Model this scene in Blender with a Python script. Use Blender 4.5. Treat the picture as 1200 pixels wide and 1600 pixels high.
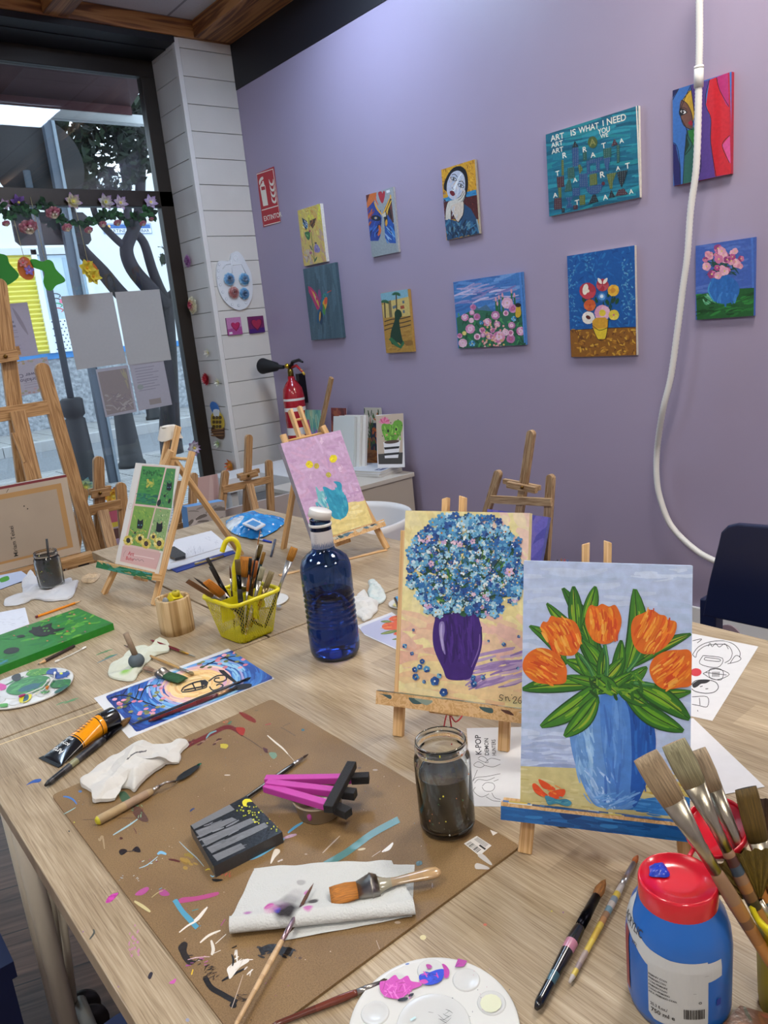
import bpy, math, random
from mathutils import Vector, Matrix, noise
from mathutils.geometry import tessellate_polygon
V = Vector; PI = math.pi
for o in list(bpy.data.objects): bpy.data.objects.remove(o)
SC = bpy.context.scene; COL = SC.collection

# ------------------------------------------------------------------ camera
EYE = V((0, 0, 1.40))
RIGHT = V((.76603, -.63525, -.09821)); UP = V((.22658, .12387, .96608)); FWD = V((.60154, .76230, -.23883))
cam = bpy.data.cameras.new('camera'); cam.sensor_fit = 'HORIZONTAL'; cam.sensor_width = 36; cam.lens = 36.0
cam.clip_start = .02; cam.clip_end = 200
co = bpy.data.objects.new('camera', cam); COL.objects.link(co)
mw = Matrix.Identity(4)
for i in range(3): mw[i][0] = RIGHT[i]; mw[i][1] = UP[i]; mw[i][2] = -FWD[i]; mw[i][3] = EYE[i]
co.matrix_world = mw; SC.camera = co
# ------------------------------------------------------------------ view, sky, sun
SC.view_settings.view_transform = 'Standard'; SC.view_settings.look = 'None'
SC.view_settings.gamma = 1; SC.view_settings.use_curve_mapping = False
SC.view_settings.exposure = 1.0
SC.cycles.use_denoising = True
SC.cycles.max_bounces = 10; SC.cycles.transmission_bounces = 10; SC.cycles.transparent_max_bounces = 16
W = bpy.data.worlds.new('sky'); SC.world = W; W.use_nodes = True
wb = W.node_tree.nodes['Background']; wb.inputs[0].default_value = (.74, .87, 1, 1); wb.inputs[1].default_value = 1.6
PANEL_STRENGTH = 23.0

def hexc(h):
    h = h.lstrip('#'); h = h if len(h) == 6 else ''.join(k+k for k in h); c = [int(h[i:i+2], 16)/255 for i in (0, 2, 4)]
    return tuple(x/12.92 if x <= .04045 else ((x+.055)/1.055)**2.4 for x in c)
def C(c):
    return hexc(c) if isinstance(c, str) else tuple(c[:3])
def shade(c, k):
    c = C(c); return tuple(min(1, x*k) for x in c)
def mix(a, b, t):
    a = C(a); b = C(b); return tuple(a[i]*(1-t)+b[i]*t for i in range(3))

# ------------------------------------------------------------------ where a line of sight meets a real plane
def ray(px, py): return (RIGHT*(px-600) - (py-800)*UP + FWD*1200)
def onz(px, py, z=.75):
    r = ray(px, py); return EYE + r*((z-EYE.z)/r.z)
def onx(px, py, x):
    r = ray(px, py); return EYE + r*(x/r.x)
def ony(px, py, y):
    r = ray(px, py); return EYE + r*(y/r.y)

# ------------------------------------------------------------------ materials
MATS = {}
def newmat(name):
    m = bpy.data.materials.new(name); m.use_nodes = True
    nt = m.node_tree; b = nt.nodes['Principled BSDF']; return m, nt, b
def nd(nt, t, **k):
    n = nt.nodes.new(t)
    for a, v in k.items():
        if a.startswith('i_'):
            key = a[2:]; key = int(key) if key.isdigit() else key.replace('_', ' ')
            n.inputs[key].default_value = v
        else: setattr(n, a, v)
    return n
def ramp(nt, stops):
    r = nt.nodes.new('ShaderNodeValToRGB'); e = r.color_ramp.elements
    while len(e) < len(stops): e.new(.5)
    for i, (p, c) in enumerate(stops): e[i].position = p; e[i].color = (*C(c), 1)
    return r
def coords(nt, scale=(1, 1, 1), kind='Object'):
    tc = nt.nodes.new('ShaderNodeTexCoord'); mp = nt.nodes.new('ShaderNodeMapping')
    mp.inputs['Scale'].default_value = scale; nt.links.new(tc.outputs[kind], mp.inputs[0]); return mp
def bump(nt, b, src, strength=.2, dist=.002):
    n = nt.nodes.new('ShaderNodeBump'); n.inputs['Strength'].default_value = strength; n.inputs['Distance'].default_value = dist
    nt.links.new(src, n.inputs['Height']); nt.links.new(n.outputs[0], b.inputs['Normal'])
def vc(name, rough=.5, metal=0, bumps=None, coat=0, var=0, sss=0, trans=0, vscale=60, vst=(1, 1, 1)):
    """surface whose pigment comes from the faces' own colours"""
    if name in MATS: return MATS[name]
    m, nt, b = newmat(name)
    a = nd(nt, 'ShaderNodeAttribute', attribute_name='Col')
    src = a.outputs['Color']
    if var:
        mp = coords(nt, vst); n = nd(nt, 'ShaderNodeTexNoise', i_Scale=vscale, i_Detail=4.0); nt.links.new(mp.outputs[0], n.inputs['Vector'])
        mr = nd(nt, 'ShaderNodeMapRange'); mr.inputs['To Min'].default_value = 1-var; mr.inputs['To Max'].default_value = 1+var
        mr.inputs['From Min'].default_value = .3; mr.inputs['From Max'].default_value = .7
        nt.links.new(n.outputs['Fac'], mr.inputs['Value'])
        mm = nd(nt, 'ShaderNodeVectorMath', operation='SCALE'); nt.links.new(src, mm.inputs[0]); nt.links.new(mr.outputs[0], mm.inputs['Scale'])
        src = mm.outputs[0]
    nt.links.new(src, b.inputs['Base Color'])
    b.inputs['Roughness'].default_value = rough; b.inputs['Metallic'].default_value = metal; b.inputs['Coat Weight'].default_value = coat
    if sss: b.inputs['Subsurface Weight'].default_value = sss; b.inputs['Subsurface Radius'].default_value = (.01, .01, .01)
    if trans: b.inputs['Transmission Weight'].default_value = trans
    if bumps:
        sc, st, di = bumps
        mp = coords(nt, sc if isinstance(sc, tuple) else (sc, sc, sc)); n = nd(nt, 'ShaderNodeTexNoise', i_Scale=1.0, i_Detail=3.0)
        nt.links.new(mp.outputs[0], n.inputs['Vector']); bump(nt, b, n.outputs['Fac'], st, di)
    MATS[name] = m; return m
def m_plastic(): return vc('smooth plastic', .35)
def m_paint(): return vc('acrylic paint on canvas', .42, bumps=((900, 900, 300), .25, .0006), var=.10, vscale=90)
def m_wet(): return vc('wet acrylic paint', .3, bumps=(250, .3, .001))
def m_card(): return vc('matt paper', .75, var=.02)
def m_print(): return vc('printed paper', .45)
def m_gloss(): return vc('glossy lacquer', .2, coat=.3)
def m_fab(): return vc('petal fabric', .7, bumps=(200, .3, .001), var=.12)
def m_metal(): return vc('brushed metal', .28, metal=1, bumps=(120, .15, .0005), var=.1)
def m_bristle(): return vc('bristles', .6, bumps=((1800, 1800, 30), .8, .0008), var=.4, vscale=900, vst=(1, 1, .02))
def m_tissue(): return vc('soft tissue', .85, bumps=(350, .35, .001))
def m_matte(): return vc('matt paint', .7, var=.04, vscale=8)

def wood(name, c1, c2, c3, rough=.5, sc=60, along='z'):
    if name in MATS: return MATS[name]
    m, nt, b = newmat(name)
    s = {'z': (sc, sc, sc*.035), 'y': (sc, sc*.035, sc), 'x': (sc*.035, sc, sc)}[along]
    mp = coords(nt, s)
    oi = nd(nt, 'ShaderNodeObjectInfo'); ad = nd(nt, 'ShaderNodeVectorMath', operation='ADD')
    sc_ = nd(nt, 'ShaderNodeMath', operation='MULTIPLY'); sc_.inputs[1].default_value = 37
    nt.links.new(oi.outputs['Random'], sc_.inputs[0]); nt.links.new(mp.outputs[0], ad.inputs[0]); nt.links.new(sc_.outputs[0], ad.inputs[1])
    n = nd(nt, 'ShaderNodeTexNoise', i_Scale=1.0, i_Detail=5.0, i_Distortion=1.2); nt.links.new(ad.outputs[0], n.inputs['Vector'])
    w = nd(nt, 'ShaderNodeMath', operation='SINE'); mu = nd(nt, 'ShaderNodeMath', operation='MULTIPLY'); mu.inputs[1].default_value = 30
    nt.links.new(n.outputs['Fac'], mu.inputs[0]); nt.links.new(mu.outputs[0], w.inputs[0])
    mr = nd(nt, 'ShaderNodeMapRange'); mr.inputs['From Min'].default_value = -1; nt.links.new(w.outputs[0], mr.inputs['Value'])
    r = ramp(nt, [(0, c1), (.55, c2), (1, c3)]); nt.links.new(mr.outputs[0], r.inputs[0])
    nt.links.new(r.outputs[0], b.inputs['Base Color']); b.inputs['Roughness'].default_value = rough
    bump(nt, b, n.outputs['Fac'], .15, .001)
    MATS[name] = m; return m
def m_pine(): return wood('easel pine', '#8f6a42', '#ad8558', '#bc9669', sc=90)
def m_pale(): return wood('pale beech', '#c59a63', '#d3ac78', '#dcb888', sc=70)
def glass(name, col=(1, 1, 1), rough=0.0, ior=1.45):
    if name in MATS: return MATS[name]
    m, nt, b = newmat(name)
    b.inputs['Base Color'].default_value = (*col, 1); b.inputs['Roughness'].default_value = rough
    b.inputs['Transmission Weight'].default_value = 1; b.inputs['IOR'].default_value = ior
    MATS[name] = m; return m

# ------------------------------------------------------------------ mesh builder
class M:
    def __init__(s): s.v = []; s.f = []; s.c = []; s.m = []; s.s = []
    def add(s, vs, fs, col='#ffffff', mat=0, sm=False):
        b = len(s.v); s.v += [V(p) for p in vs]; k = C(col)
        for f in fs: s.f.append([b+i for i in f]); s.c.append(k); s.m.append(mat); s.s.append(sm)
        return s
    def box(s, c, d, col='#ffffff', mat=0, rot=None):
        c = V(c); vs = []
        for x in (-.5, .5):
            for y in (-.5, .5):
                for z in (-.5, .5):
                    p = V((x*d[0], y*d[1], z*d[2]))
                    if rot is not None: p = rot @ p
                    vs.append(c+p)
        return s.add(vs, [(0, 1, 3, 2), (4, 6, 7, 5), (0, 4, 5, 1), (2, 3, 7, 6), (0, 2, 6, 4), (1, 5, 7, 3)], col, mat)
    def b2(s, a, b, col='#ffffff', mat=0):
        a = V(a); b = V(b); return s.box((a+b)/2, [abs(b[i]-a[i]) for i in range(3)], col, mat)
    def tube(s, pts, r, n=10, col='#ffffff', mat=0, caps=True, closed=False, sq=None, sm=True):
        pts = [V(p) for p in pts]; N = len(pts)
        rs = r if isinstance(r, (list, tuple)) else [r]*N
        cols = col if isinstance(col, list) else None
        up = None; rings = []
        for i, p in enumerate(pts):
            if closed: t = pts[(i+1) % N]-pts[i-1]
            else: t = pts[min(i+1, N-1)]-pts[max(i-1, 0)]
            t = t.normalized() if t.length > 1e-9 else V((0, 0, 1))
            if up is None:
                up = t.orthogonal().normalized()
                if sq: up = (V(sq[0])-t*V(sq[0]).dot(t)).normalized()
            else:
                up = (up-t*up.dot(t)); up = up.normalized() if up.length > 1e-6 else t.orthogonal().normalized()
            w = t.cross(up); fl = 1
            if sq: fl = sq[1][i] if isinstance(sq[1], (list, tuple)) else sq[1]
            rings.append([p+(up*math.cos(a)+w*math.sin(a)*fl)*rs[i] for a in [2*PI*k/n for k in range(n)]])
        b = len(s.v)
        for g in rings: s.v += g
        seg = N if closed else N-1
        for i in range(seg):
            j = (i+1) % N; k_ = C(cols[min(i, len(cols)-1)]) if cols else C(col)
            for k in range(n):
                s.f.append([b+i*n+k, b+i*n+(k+1) % n, b+j*n+(k+1) % n, b+j*n+k]); s.c.append(k_); s.m.append(mat); s.s.append(sm)
        if caps and not closed:
            s.f.append([b+k for k in range(n)][::-1]); s.f.append([b+(N-1)*n+k for k in range(n)])
            s.c += [C(cols[0]) if cols else C(col), C(cols[-1]) if cols else C(col)]; s.m += [mat]*2; s.s += [False]*2
        return s
    def lathe(s, prof, n=32, col='#ffffff', mat=0, o=(0, 0, 0), R=None, sm=True, sx=1, sy=1, ang=2*PI):
        """profile of (radius, height[, colour]) turned about z"""
        o = V(o); b = len(s.v)
        for q in prof:
            for k in range(n):
                a = ang*k/n; p = V((q[0]*math.cos(a)*sx, q[0]*math.sin(a)*sy, q[1]))
                s.v.append(o+(R @ p if R is not None else p))
        for i in range(len(prof)-1):
            kc = C(prof[i][2]) if len(prof[i]) > 2 else C(col)
            for k in range(n):
                s.f.append([b+i*n+k, b+i*n+(k+1) % n, b+(i+1)*n+(k+1) % n, b+(i+1)*n+k]); s.c.append(kc); s.m.append(mat); s.s.append(sm)
        return s
    def prism(s, poly, z0, z1, col='#ffffff', mat=0, side=None, T=None):
        n = len(poly); b = len(s.v)
        for z in (z0, z1):
            for p in poly:
                q = V((p[0], p[1], z)); s.v.append(T @ q if T is not None else q)
        a = sum(poly[i][0]*poly[(i+1) % n][1]-poly[(i+1) % n][0]*poly[i][1] for i in range(n))
        idx = list(range(n)) if a > 0 else list(range(n))[::-1]
        s.f.append([b+i for i in idx[::-1]]); s.f.append([b+n+i for i in idx])
        s.c += [C(side or col), C(col)]; s.m += [mat]*2; s.s += [False]*2
        for k in range(n):
            i, j = idx[k], idx[(k+1) % n]
            s.f.append([b+i, b+j, b+n+j, b+n+i]); s.c.append(C(side or col)); s.m.append(mat); s.s.append(False)
        return s
    def ball(s, c, r, col='#ffffff', mat=0, n=12, k=8, R=None):
        r = r if isinstance(r, (list, tuple)) else (r, r, r); c = V(c); vs = []; fs = []
        for i in range(k+1):
            t = PI*i/k
            for j in range(n):
                a = 2*PI*j/n; p = V((r[0]*math.sin(t)*math.cos(a), r[1]*math.sin(t)*math.sin(a), r[2]*math.cos(t)))
                vs.append(c+(R @ p if R is not None else p))
        for i in range(k):
            for j in range(n): fs.append((i*n+j, (i+1)*n+j, (i+1)*n+(j+1) % n, i*n+(j+1) % n))
        return s.add(vs, fs, col, mat, True)
    def grid(s, fn, nu, nv, col='#ffffff', mat=0, sm=True, cf=None):
        vs = [fn(i/nu, j/nv) for j in range(nv+1) for i in range(nu+1)]; b = len(s.v); s.v += [V(p) for p in vs]
        for j in range(nv):
            for i in range(nu):
                a = b+j*(nu+1)+i; s.f.append([a, a+1, a+nu+2, a+nu+1])
                s.c.append(C(cf((i+.5)/nu, (j+.5)/nv)) if cf else C(col)); s.m.append(mat); s.s.append(sm)
        return s
    def merge(s, o, T=None):
        b = len(s.v); s.v += [T @ p if T is not None else p.copy() for p in o.v]
        for i, f in enumerate(o.f): s.f.append([b+k for k in f]); s.c.append(o.c[i]); s.m.append(o.m[i]); s.s.append(o.s[i])
        return s
    def obj(s, name, mats, mw=None, parent=None, label=None, cat=None, group=None, kind=None, org=None, bevel=0, sub=0, solid=0):
        """links everything collected so far as ONE mesh object"""
        me = bpy.data.meshes.new(name)
        if mw is None: mw = Matrix.Identity(4)
        if org is not None: org = V(org); vs = [p-org for p in s.v]; mw = mw @ Matrix.Translation(org)
        else: vs = s.v
        me.from_pydata([tuple(p) for p in vs], [], s.f)
        me.polygons.foreach_set('material_index', s.m); me.polygons.foreach_set('use_smooth', s.s)
        ca = me.color_attributes.new('Col', 'FLOAT_COLOR', 'CORNER'); buf = []
        for i, f in enumerate(s.f): buf += [*s.c[i], 1.0]*len(f)
        ca.data.foreach_set('color', buf)
        for m in (mats if isinstance(mats, (list, tuple)) else [mats]): me.materials.append(m)
        me.validate(); me.update()
        o = bpy.data.objects.new(name, me); COL.objects.link(o)
        place(o, mw, parent); props(o, label, cat, group, kind)
        if bevel:
            md = o.modifiers.new('soft edges', 'BEVEL'); md.width = bevel; md.segments = 2; md.limit_method = 'ANGLE'; md.harden_normals = False
        if solid:
            md = o.modifiers.new('thickness', 'SOLIDIFY'); md.thickness = solid; md.offset = 0
        if sub:
            md = o.modifiers.new('smooth', 'SUBSURF'); md.levels = sub; md.render_levels = sub
        return o
WM = {}
def place(o, mw, parent):
    WM[o.name] = mw.copy()
    if parent is None: o.matrix_world = mw
    else: o.parent = parent; o.matrix_local = WM[parent.name].inverted() @ mw
def props(o, label=None, cat=None, group=None, kind=None):
    for k, v in (('label', label), ('category', cat), ('group', group), ('kind', kind)):
        if v: o[k] = v
def thing(name, label, cat, loc, group=None):
    o = bpy.data.objects.new(name, None); COL.objects.link(o); o.empty_display_size = .05
    place(o, Matrix.Translation(V(loc)), None); props(o, label, cat, group); return o
def frame_z(p0, p1, up=None):
    """frame at p0 with local z running towards p1"""
    p0 = V(p0); z = (V(p1)-p0).normalized(); up = V(up) if up is not None else V((0, 0, 1))
    if abs(z.dot(up)) > .98: up = V((1, 0, 0))
    x = up.cross(z).normalized(); y = z.cross(x); m = Matrix.Identity(4)
    for i in range(3): m[i][0] = x[i]; m[i][1] = y[i]; m[i][2] = z[i]; m[i][3] = p0[i]
    return m
def bar(name, p0, p1, w, d, mat, parent, up=None, cut=0, label=None, round_top=False, bev=.0012, paint=None):
    """a lath from p0 to p1: w across local x, d along local y"""
    fm = frame_z(p0, p1, up); L = (V(p1)-V(p0)).length; m = M()
    if round_top:
        pr = [(-w/2, 0), (w/2, 0)]+[(w/2*math.cos(a), L-w/2+w/2*math.sin(a)) for a in [PI*k/8 for k in range(9)]]
        T = Matrix(((1, 0, 0, 0), (0, 0, 1, 0), (0, 1, 0, 0), (0, 0, 0, 1)))
        m.prism(pr, -d/2, d/2, T=T)
    else:
        m.add([(-w/2, -d/2, 0), (w/2, -d/2, 0), (w/2, d/2, 0), (-w/2, d/2, 0), (-w/2, -d/2, L), (w/2, -d/2, L-cut), (w/2, d/2, L-cut), (-w/2, d/2, L)],
              [(3, 2, 1, 0), (4, 5, 6, 7), (0, 1, 5, 4), (1, 2, 6, 5), (2, 3, 7, 6), (3, 0, 4, 7)])
    if paint: paint(m, L)
    return m.obj(name, mat if isinstance(mat, list) else [mat], fm, parent, label=label, bevel=bev)

# ------------------------------------------------------------------ flat artwork: strokes of pigment laid one over another on a real surface
TXT = {}
def text_mesh(s):
    if s in TXT: return TXT[s]
    c = bpy.data.curves.new('lettering', 'FONT'); c.body = s; c.size = 1; c.resolution_u = 3; c.offset = .014
    o = bpy.data.objects.new('lettering', c); COL.objects.link(o)
    dg = bpy.context.evaluated_depsgraph_get(); me = o.evaluated_get(dg).to_mesh()
    r = ([(v.co.x, v.co.y) for v in me.vertices], [list(p.vertices) for p in me.polygons])
    o.evaluated_get(dg).to_mesh_clear(); bpy.data.objects.remove(o); bpy.data.curves.remove(c)
    TXT[s] = r; return r
def clip(poly, w, h):
    for ax, lim, sg in ((0, 0, 1), (0, w, -1), (1, 0, 1), (1, h, -1)):
        out = []; n = len(poly)
        for i in range(n):
            a, b = poly[i-1], poly[i]; da = (a[ax]-lim)*sg; db = (b[ax]-lim)*sg
            if (da >= 0) != (db >= 0):
                t = da/(da-db); out.append((a[0]+(b[0]-a[0])*t, a[1]+(b[1]-a[1])*t))
            if db >= 0: out.append(b)
        poly = out
        if len(poly) < 3: return None
    return poly
def clipc(poly, cv):
    """keeps the part of poly inside the convex outline cv (anticlockwise)"""
    for i in range(len(cv)):
        ax, ay = cv[i-1]; bx, by = cv[i]; nx_, ny_ = -(by-ay), bx-ax; out = []; n = len(poly)
        for j in range(n):
            a, b = poly[j-1], poly[j]; da = (a[0]-ax)*nx_+(a[1]-ay)*ny_; db = (b[0]-ax)*nx_+(b[1]-ay)*ny_
            if (da >= 0) != (db >= 0): t = da/(da-db); out.append((a[0]+(b[0]-a[0])*t, a[1]+(b[1]-a[1])*t))
            if db >= 0: out.append(b)
        poly = out
        if len(poly) < 3: return None
    return poly
class Art(M):
    within = None
    def __init__(s, mw=None, size=None, dz=None, rnd=1, z0=.0001, step=1.2e-6, mat=0):
        super().__init__(); s.mw = mw; s.size = size; s.z = z0; s.step = step; s.o = (0, 0, 1); s.r = random.Random(rnd); s.mat = mat; s.uv = False
        if mw is not None: s.inv = mw.inverted(); s.n = (mw.to_3x3() @ V((0, 0, 1))); s.p = mw.translation
    def view(s, x0, y0, k): s.o = (x0, y0, k); return s
    def map(s, x, y):
        if s.uv: return (x*s.uv[0]+s.uv[2], y*s.uv[1]+s.uv[3])
        px, py = s.o[0]+x/s.o[2], s.o[1]+y/s.o[2]
        r = ray(px, py); P = EYE+r*((s.p-EYE).dot(s.n)/r.dot(s.n)); q = s.inv @ P; return (q.x, q.y)
    def raw(s, pts, col):
        if s.size: pts = clip(pts, *s.size)
        if s.within and pts: pts = clipc(pts, s.within)
        if not pts or len(pts) < 3: return s
        a = sum(pts[i-1][0]*pts[i][1]-pts[i][0]*pts[i-1][1] for i in range(len(pts)))
        if a < 0: pts = pts[::-1]
        s.z += s.step
        vs = [(p[0], p[1], s.z) for p in pts]
        if len(pts) > 4:
            tri = tessellate_polygon([[V(p) for p in vs]]); fs = []
            for t in tri:
                A, B, D = (vs[i] for i in t)
                ar = (B[0]-A[0])*(D[1]-A[1])-(B[1]-A[1])*(D[0]-A[0])
                if abs(ar) < 1e-14: continue
                fs.append(tuple(t) if ar > 0 else tuple(t[::-1]))
            return s.add(vs, fs, col, s.mat)
        return s.add(vs, [tuple(range(len(pts)))], col, s.mat)
    def poly(s, pts, col): return s.raw([s.map(*p) for p in pts], col)
    def fill(s, col, w=None, h=None):
        w, h = (w, h) if w else s.size
        return s.raw([(0, 0), (w, 0), (w, h), (0, h)], col)
    def smooth(s, pts, col, k=4): return s.poly(spline(pts, k, True), col)
    def blob(s, x, y, rx, ry=None, rot=0, col='#fff', n=12, jit=0):
        ry = ry or rx; c, q = math.cos(math.radians(rot)), math.sin(math.radians(rot)); pts = []
        for k in range(n):
            a = 2*PI*k/n; j = 1+s.r.uniform(-jit, jit); u, v = rx*math.cos(a)*j, ry*math.sin(a)*j
            pts.append((x+u*c-v*q, y+u*q+v*c))
        return s.poly(pts, col)
    def stroke(s, pts, w, col, taper=True, k=4):
        P = spline(pts, k) if len(pts) > 2 else list(pts); n = len(P); L = []; Rr = []
        for i, p in enumerate(P):
            a = P[max(i-1, 0)]; b = P[min(i+1, n-1)]; dx, dy = b[0]-a[0], b[1]-a[1]; l = math.hypot(dx, dy) or 1
            t = i/(n-1); ww = (w if not isinstance(w, tuple) else w[0]+(w[1]-w[0])*t)/2
            if taper: ww *= .35+.65*math.sin(PI*min(1, max(0, t*.86+.07)))
            L.append((p[0]-dy/l*ww, p[1]+dx/l*ww)); Rr.append((p[0]+dy/l*ww, p[1]-dx/l*ww))
        return s.poly(L+Rr[::-1], col) if n < 3 else s.strip(L, Rr, col)
    def strip(s, L, Rr, col):
        z = s.z = s.z+s.step; n = len(L)
        for i in range(n-1):
            q = [s.map(*p) for p in (L[i], L[i+1], Rr[i+1], Rr[i])]
            if s.size: q = clip(q, *s.size)
            if s.within and q: q = clipc(q, s.within)
            if not q: continue
            a = sum(q[k-1][0]*q[k][1]-q[k][0]*q[k-1][1] for k in range(len(q)))
            if abs(a) < 1e-12: continue
            if a < 0: q = q[::-1]
            s.add([(p[0], p[1], z) for p in q], [tuple(range(len(q)))], col, s.mat)
        return s
    def leaf(s, x0, y0, x1, y1, w, col, bend=0, hi=None, nh=3):
        dx, dy = x1-x0, y1-y0; l = math.hypot(dx, dy) or 1; nx, ny = -dy/l, dx/l; A = []; B = []
        for i in range(11):
            t = i/10; c = (x0+dx*t+nx*bend*math.sin(PI*t), y0+dy*t+ny*bend*math.sin(PI*t)); q = w/2*math.sin(PI*min(1, t*.94+.03))**.7
            A.append((c[0]+nx*q, c[1]+ny*q)); B.append((c[0]-nx*q, c[1]-ny*q))
        s.poly(A+B[::-1], col)
        if hi:
            for k in range(nh):
                f = s.r.uniform(-.3, .3); P = []
                a, b = sorted((s.r.uniform(.05, .5), s.r.uniform(.5, .95)))
                for i in range(5):
                    t = a+(b-a)*i/4; q = f*w*math.sin(PI*t)
                    P.append((x0+dx*t+nx*(bend*math.sin(PI*t)+q), y0+dy*t+ny*(bend*math.sin(PI*t)+q)))
                s.stroke(P, w*s.r.uniform(.08, .2), hi if isinstance(hi, str) else s.r.choice(hi), k=2)
        return s
    def flower(s, x, y, r, col, cen=None, n=5, rot=0, asp=1, fat=.55):
        for k in range(n):
            a = rot+2*PI*k/n; c = col if isinstance(col, (str, tuple)) else s.r.choice(col)
            s.blob(x+math.cos(a)*r*.55, y+math.sin(a)*r*.55*asp, r*.5, r*fat*.62, math.degrees(a), c, 8, .08)
        if cen: s.blob(x, y, r*.22, r*.22*asp, 0, cen, 7)
        return s
    def text(s, t, x, y, h, col, rot=0, flip=False, sx=1, shear=0, dirs=None):
        """lettering with its baseline starting at x, y in the view's units; dirs gives its own reading and rising directions"""
        vs, fs = text_mesh(t)
        if dirs: (ax, ay), (bx, by) = dirs
        else:
            c, q = math.cos(math.radians(rot)), math.sin(math.radians(rot)); ax, ay, bx, by = c, q, q, -c
            if s.uv: bx, by = -q, c
        k = h/.72; z = s.z = s.z+s.step; m = []
        mir = -1 if flip else 1
        for p in vs:
            u, v = p[0]*k*sx*mir+shear*p[1]*k, p[1]*k; m.append(s.map(x+ax*u+bx*v, y+ay*u+by*v))
        b = [(p[0], p[1], z) for p in m]; out = []
        for f in fs:
            a = sum(m[f[i-1]][0]*m[f[i]][1]-m[f[i]][0]*m[f[i-1]][1] for i in range(len(f)))
            out.append(f if a > 0 else f[::-1])
        return s.add(b, out, col, s.mat)
    def line(s, pts, w, col): return s.stroke(pts, w, col, taper=False)
def spline(pts, k=4, closed=False):
    n = len(pts); out = []
    if n < 3: return list(pts)
    rng = range(n) if closed else range(n-1)
    for i in rng:
        g = lambda j: pts[j % n] if closed else pts[max(0, min(n-1, j))]
        a, b, c, d = g(i-1), g(i), g(i+1), g(i+2)
        for q in range(k):
            t = q/k; out.append(tuple(.5*((2*b[e])+(-a[e]+c[e])*t+(2*a[e]-5*b[e]+4*c[e]-d[e])*t*t+(-a[e]+3*b[e]-3*c[e]+d[e])*t**3) for e in range(len(b))))
    if not closed: out.append(tuple(pts[-1]))
    return out
def flat_frame(x0, y0, z, ang=0):
    return Matrix.Translation((x0, y0, z)) @ Matrix.Rotation(ang, 4, 'Z')
# ================================================================== THE ROOM
XW, YC, XC, YG, ZT = 2.93, 4.82, 2.53, 5.2, .75
def panel_light(x, y, lamp):
    t = thing('ceiling_light', 'square white ceiling light panel set in the ceiling tiles', 'ceiling light', (x, y, 3.33), 'ceiling light panels')
    m = M(); 
    for a, b in (((-.3, -.3), (.3, -.28)), ((-.3, .28), (.3, .3)), ((-.3, -.28), (-.28, .28)), ((.28, -.28), (.3, .28))):
        m.b2((x+a[0], y+a[1], 3.322), (x+b[0], y+b[1], 3.335), '#e8e8ea')
    m.obj('frame', m_plastic(), parent=t)
    k = M().b2((x-.28, y-.28, 3.326), (x+.28, y+.28, 3.334)); k.obj('diffuser', lamp, parent=t)
def lampmat(name, col, st):
    m, nt, b = newmat(name); b.inputs['Emission Color'].default_value = (*col, 1); b.inputs['Emission Strength'].default_value = st; return m
WARM, COOL = lampmat('warm lit diffuser', (1, .95, .87), PANEL_STRENGTH), lampmat('cool lit diffuser', (.58, .75, 1), 17.0)
for x in (-.8, 2.2):
    for y in (3.3, .9, -1.5): panel_light(x, y, COOL if y > 3 else WARM)

def wallmat(name, col, rough=.55, var=.03, bs=.12):
    m, nt, b = newmat(name)
    mp = coords(nt, (1, 1, 1)); n = nd(nt, 'ShaderNodeTexNoise', i_Scale=1.3, i_Detail=4.0); nt.links.new(mp.outputs[0], n.inputs['Vector'])
    r = ramp(nt, [(.3, shade(col, 1-var)), (.7, shade(col, 1+var))]); nt.links.new(n.outputs['Fac'], r.inputs[0]); nt.links.new(r.outputs[0], b.inputs['Base Color'])
    n2 = nd(nt, 'ShaderNodeTexNoise', i_Scale=160.0, i_Detail=3.0); nt.links.new(mp.outputs[0], n2.inputs['Vector']); bump(nt, b, n2.outputs['Fac'], bs, .0015)
    b.inputs['Roughness'].default_value = rough; return m
PURPLE = wallmat('mauve wall paint', '#a094ab', .45); BLACKP = wallmat('black wall paint', '#14131a', .5); WHITEP = wallmat('white wall paint', '#c9c5cc', .6)
M().b2((XW, -3.3, 0), (XW+.12, YC+.6, 3.42)).obj('wall_right', PURPLE, kind='structure')
M().b2((XW-.004, -3.2, 2.97), (XW+.001, YC, 3.34)).obj('trim_1', BLACKP, kind='structure')
M().b2((-2.5, -3.32, 0), (XW, -3.2, 3.42)).obj('wall_back', WHITEP, kind='structure')
M().b2((-2.52, -3.2, 0), (-2.4, YG+.1, 3.42)).obj('wall_left', WHITEP, kind='structure')
M().b2((-2.4, YG-.02, 0), (-1.45, YG+.1, 3.42)).obj('wall_front', WHITEP, kind='structure')
# floor: brown laminate planks
FL, nt, b = newmat('brown laminate floor')
mp = coords(nt, (1, 1, 1)); br = nd(nt, 'ShaderNodeTexBrick', i_Scale=1.0); br.inputs['Brick Width'].default_value = 1.2; br.inputs['Row Height'].default_value = .19
br.inputs['Mortar Size'].default_value = .0022; br.inputs['Color1'].default_value = (*hexc('#5d4638'), 1); br.inputs['Color2'].default_value = (*hexc('#6b5142'), 1); br.inputs['Mortar'].default_value = (*hexc('#241a16'), 1)
rt = nd(nt, 'ShaderNodeMapping'); rt.inputs['Rotation'].default_value = (0, 0, .35); nt.links.new(mp.outputs[0], rt.inputs[0]); nt.links.new(rt.outputs[0], br.inputs['Vector'])
m2 = nd(nt, 'ShaderNodeMapping'); m2.inputs['Scale'].default_value = (3, 40, 1); nt.links.new(rt.outputs[0], m2.inputs[0]); n = nd(nt, 'ShaderNodeTexNoise', i_Scale=1.0, i_Detail=6.0, i_Distortion=1.5); nt.links.new(m2.outputs[0], n.inputs['Vector'])
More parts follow.
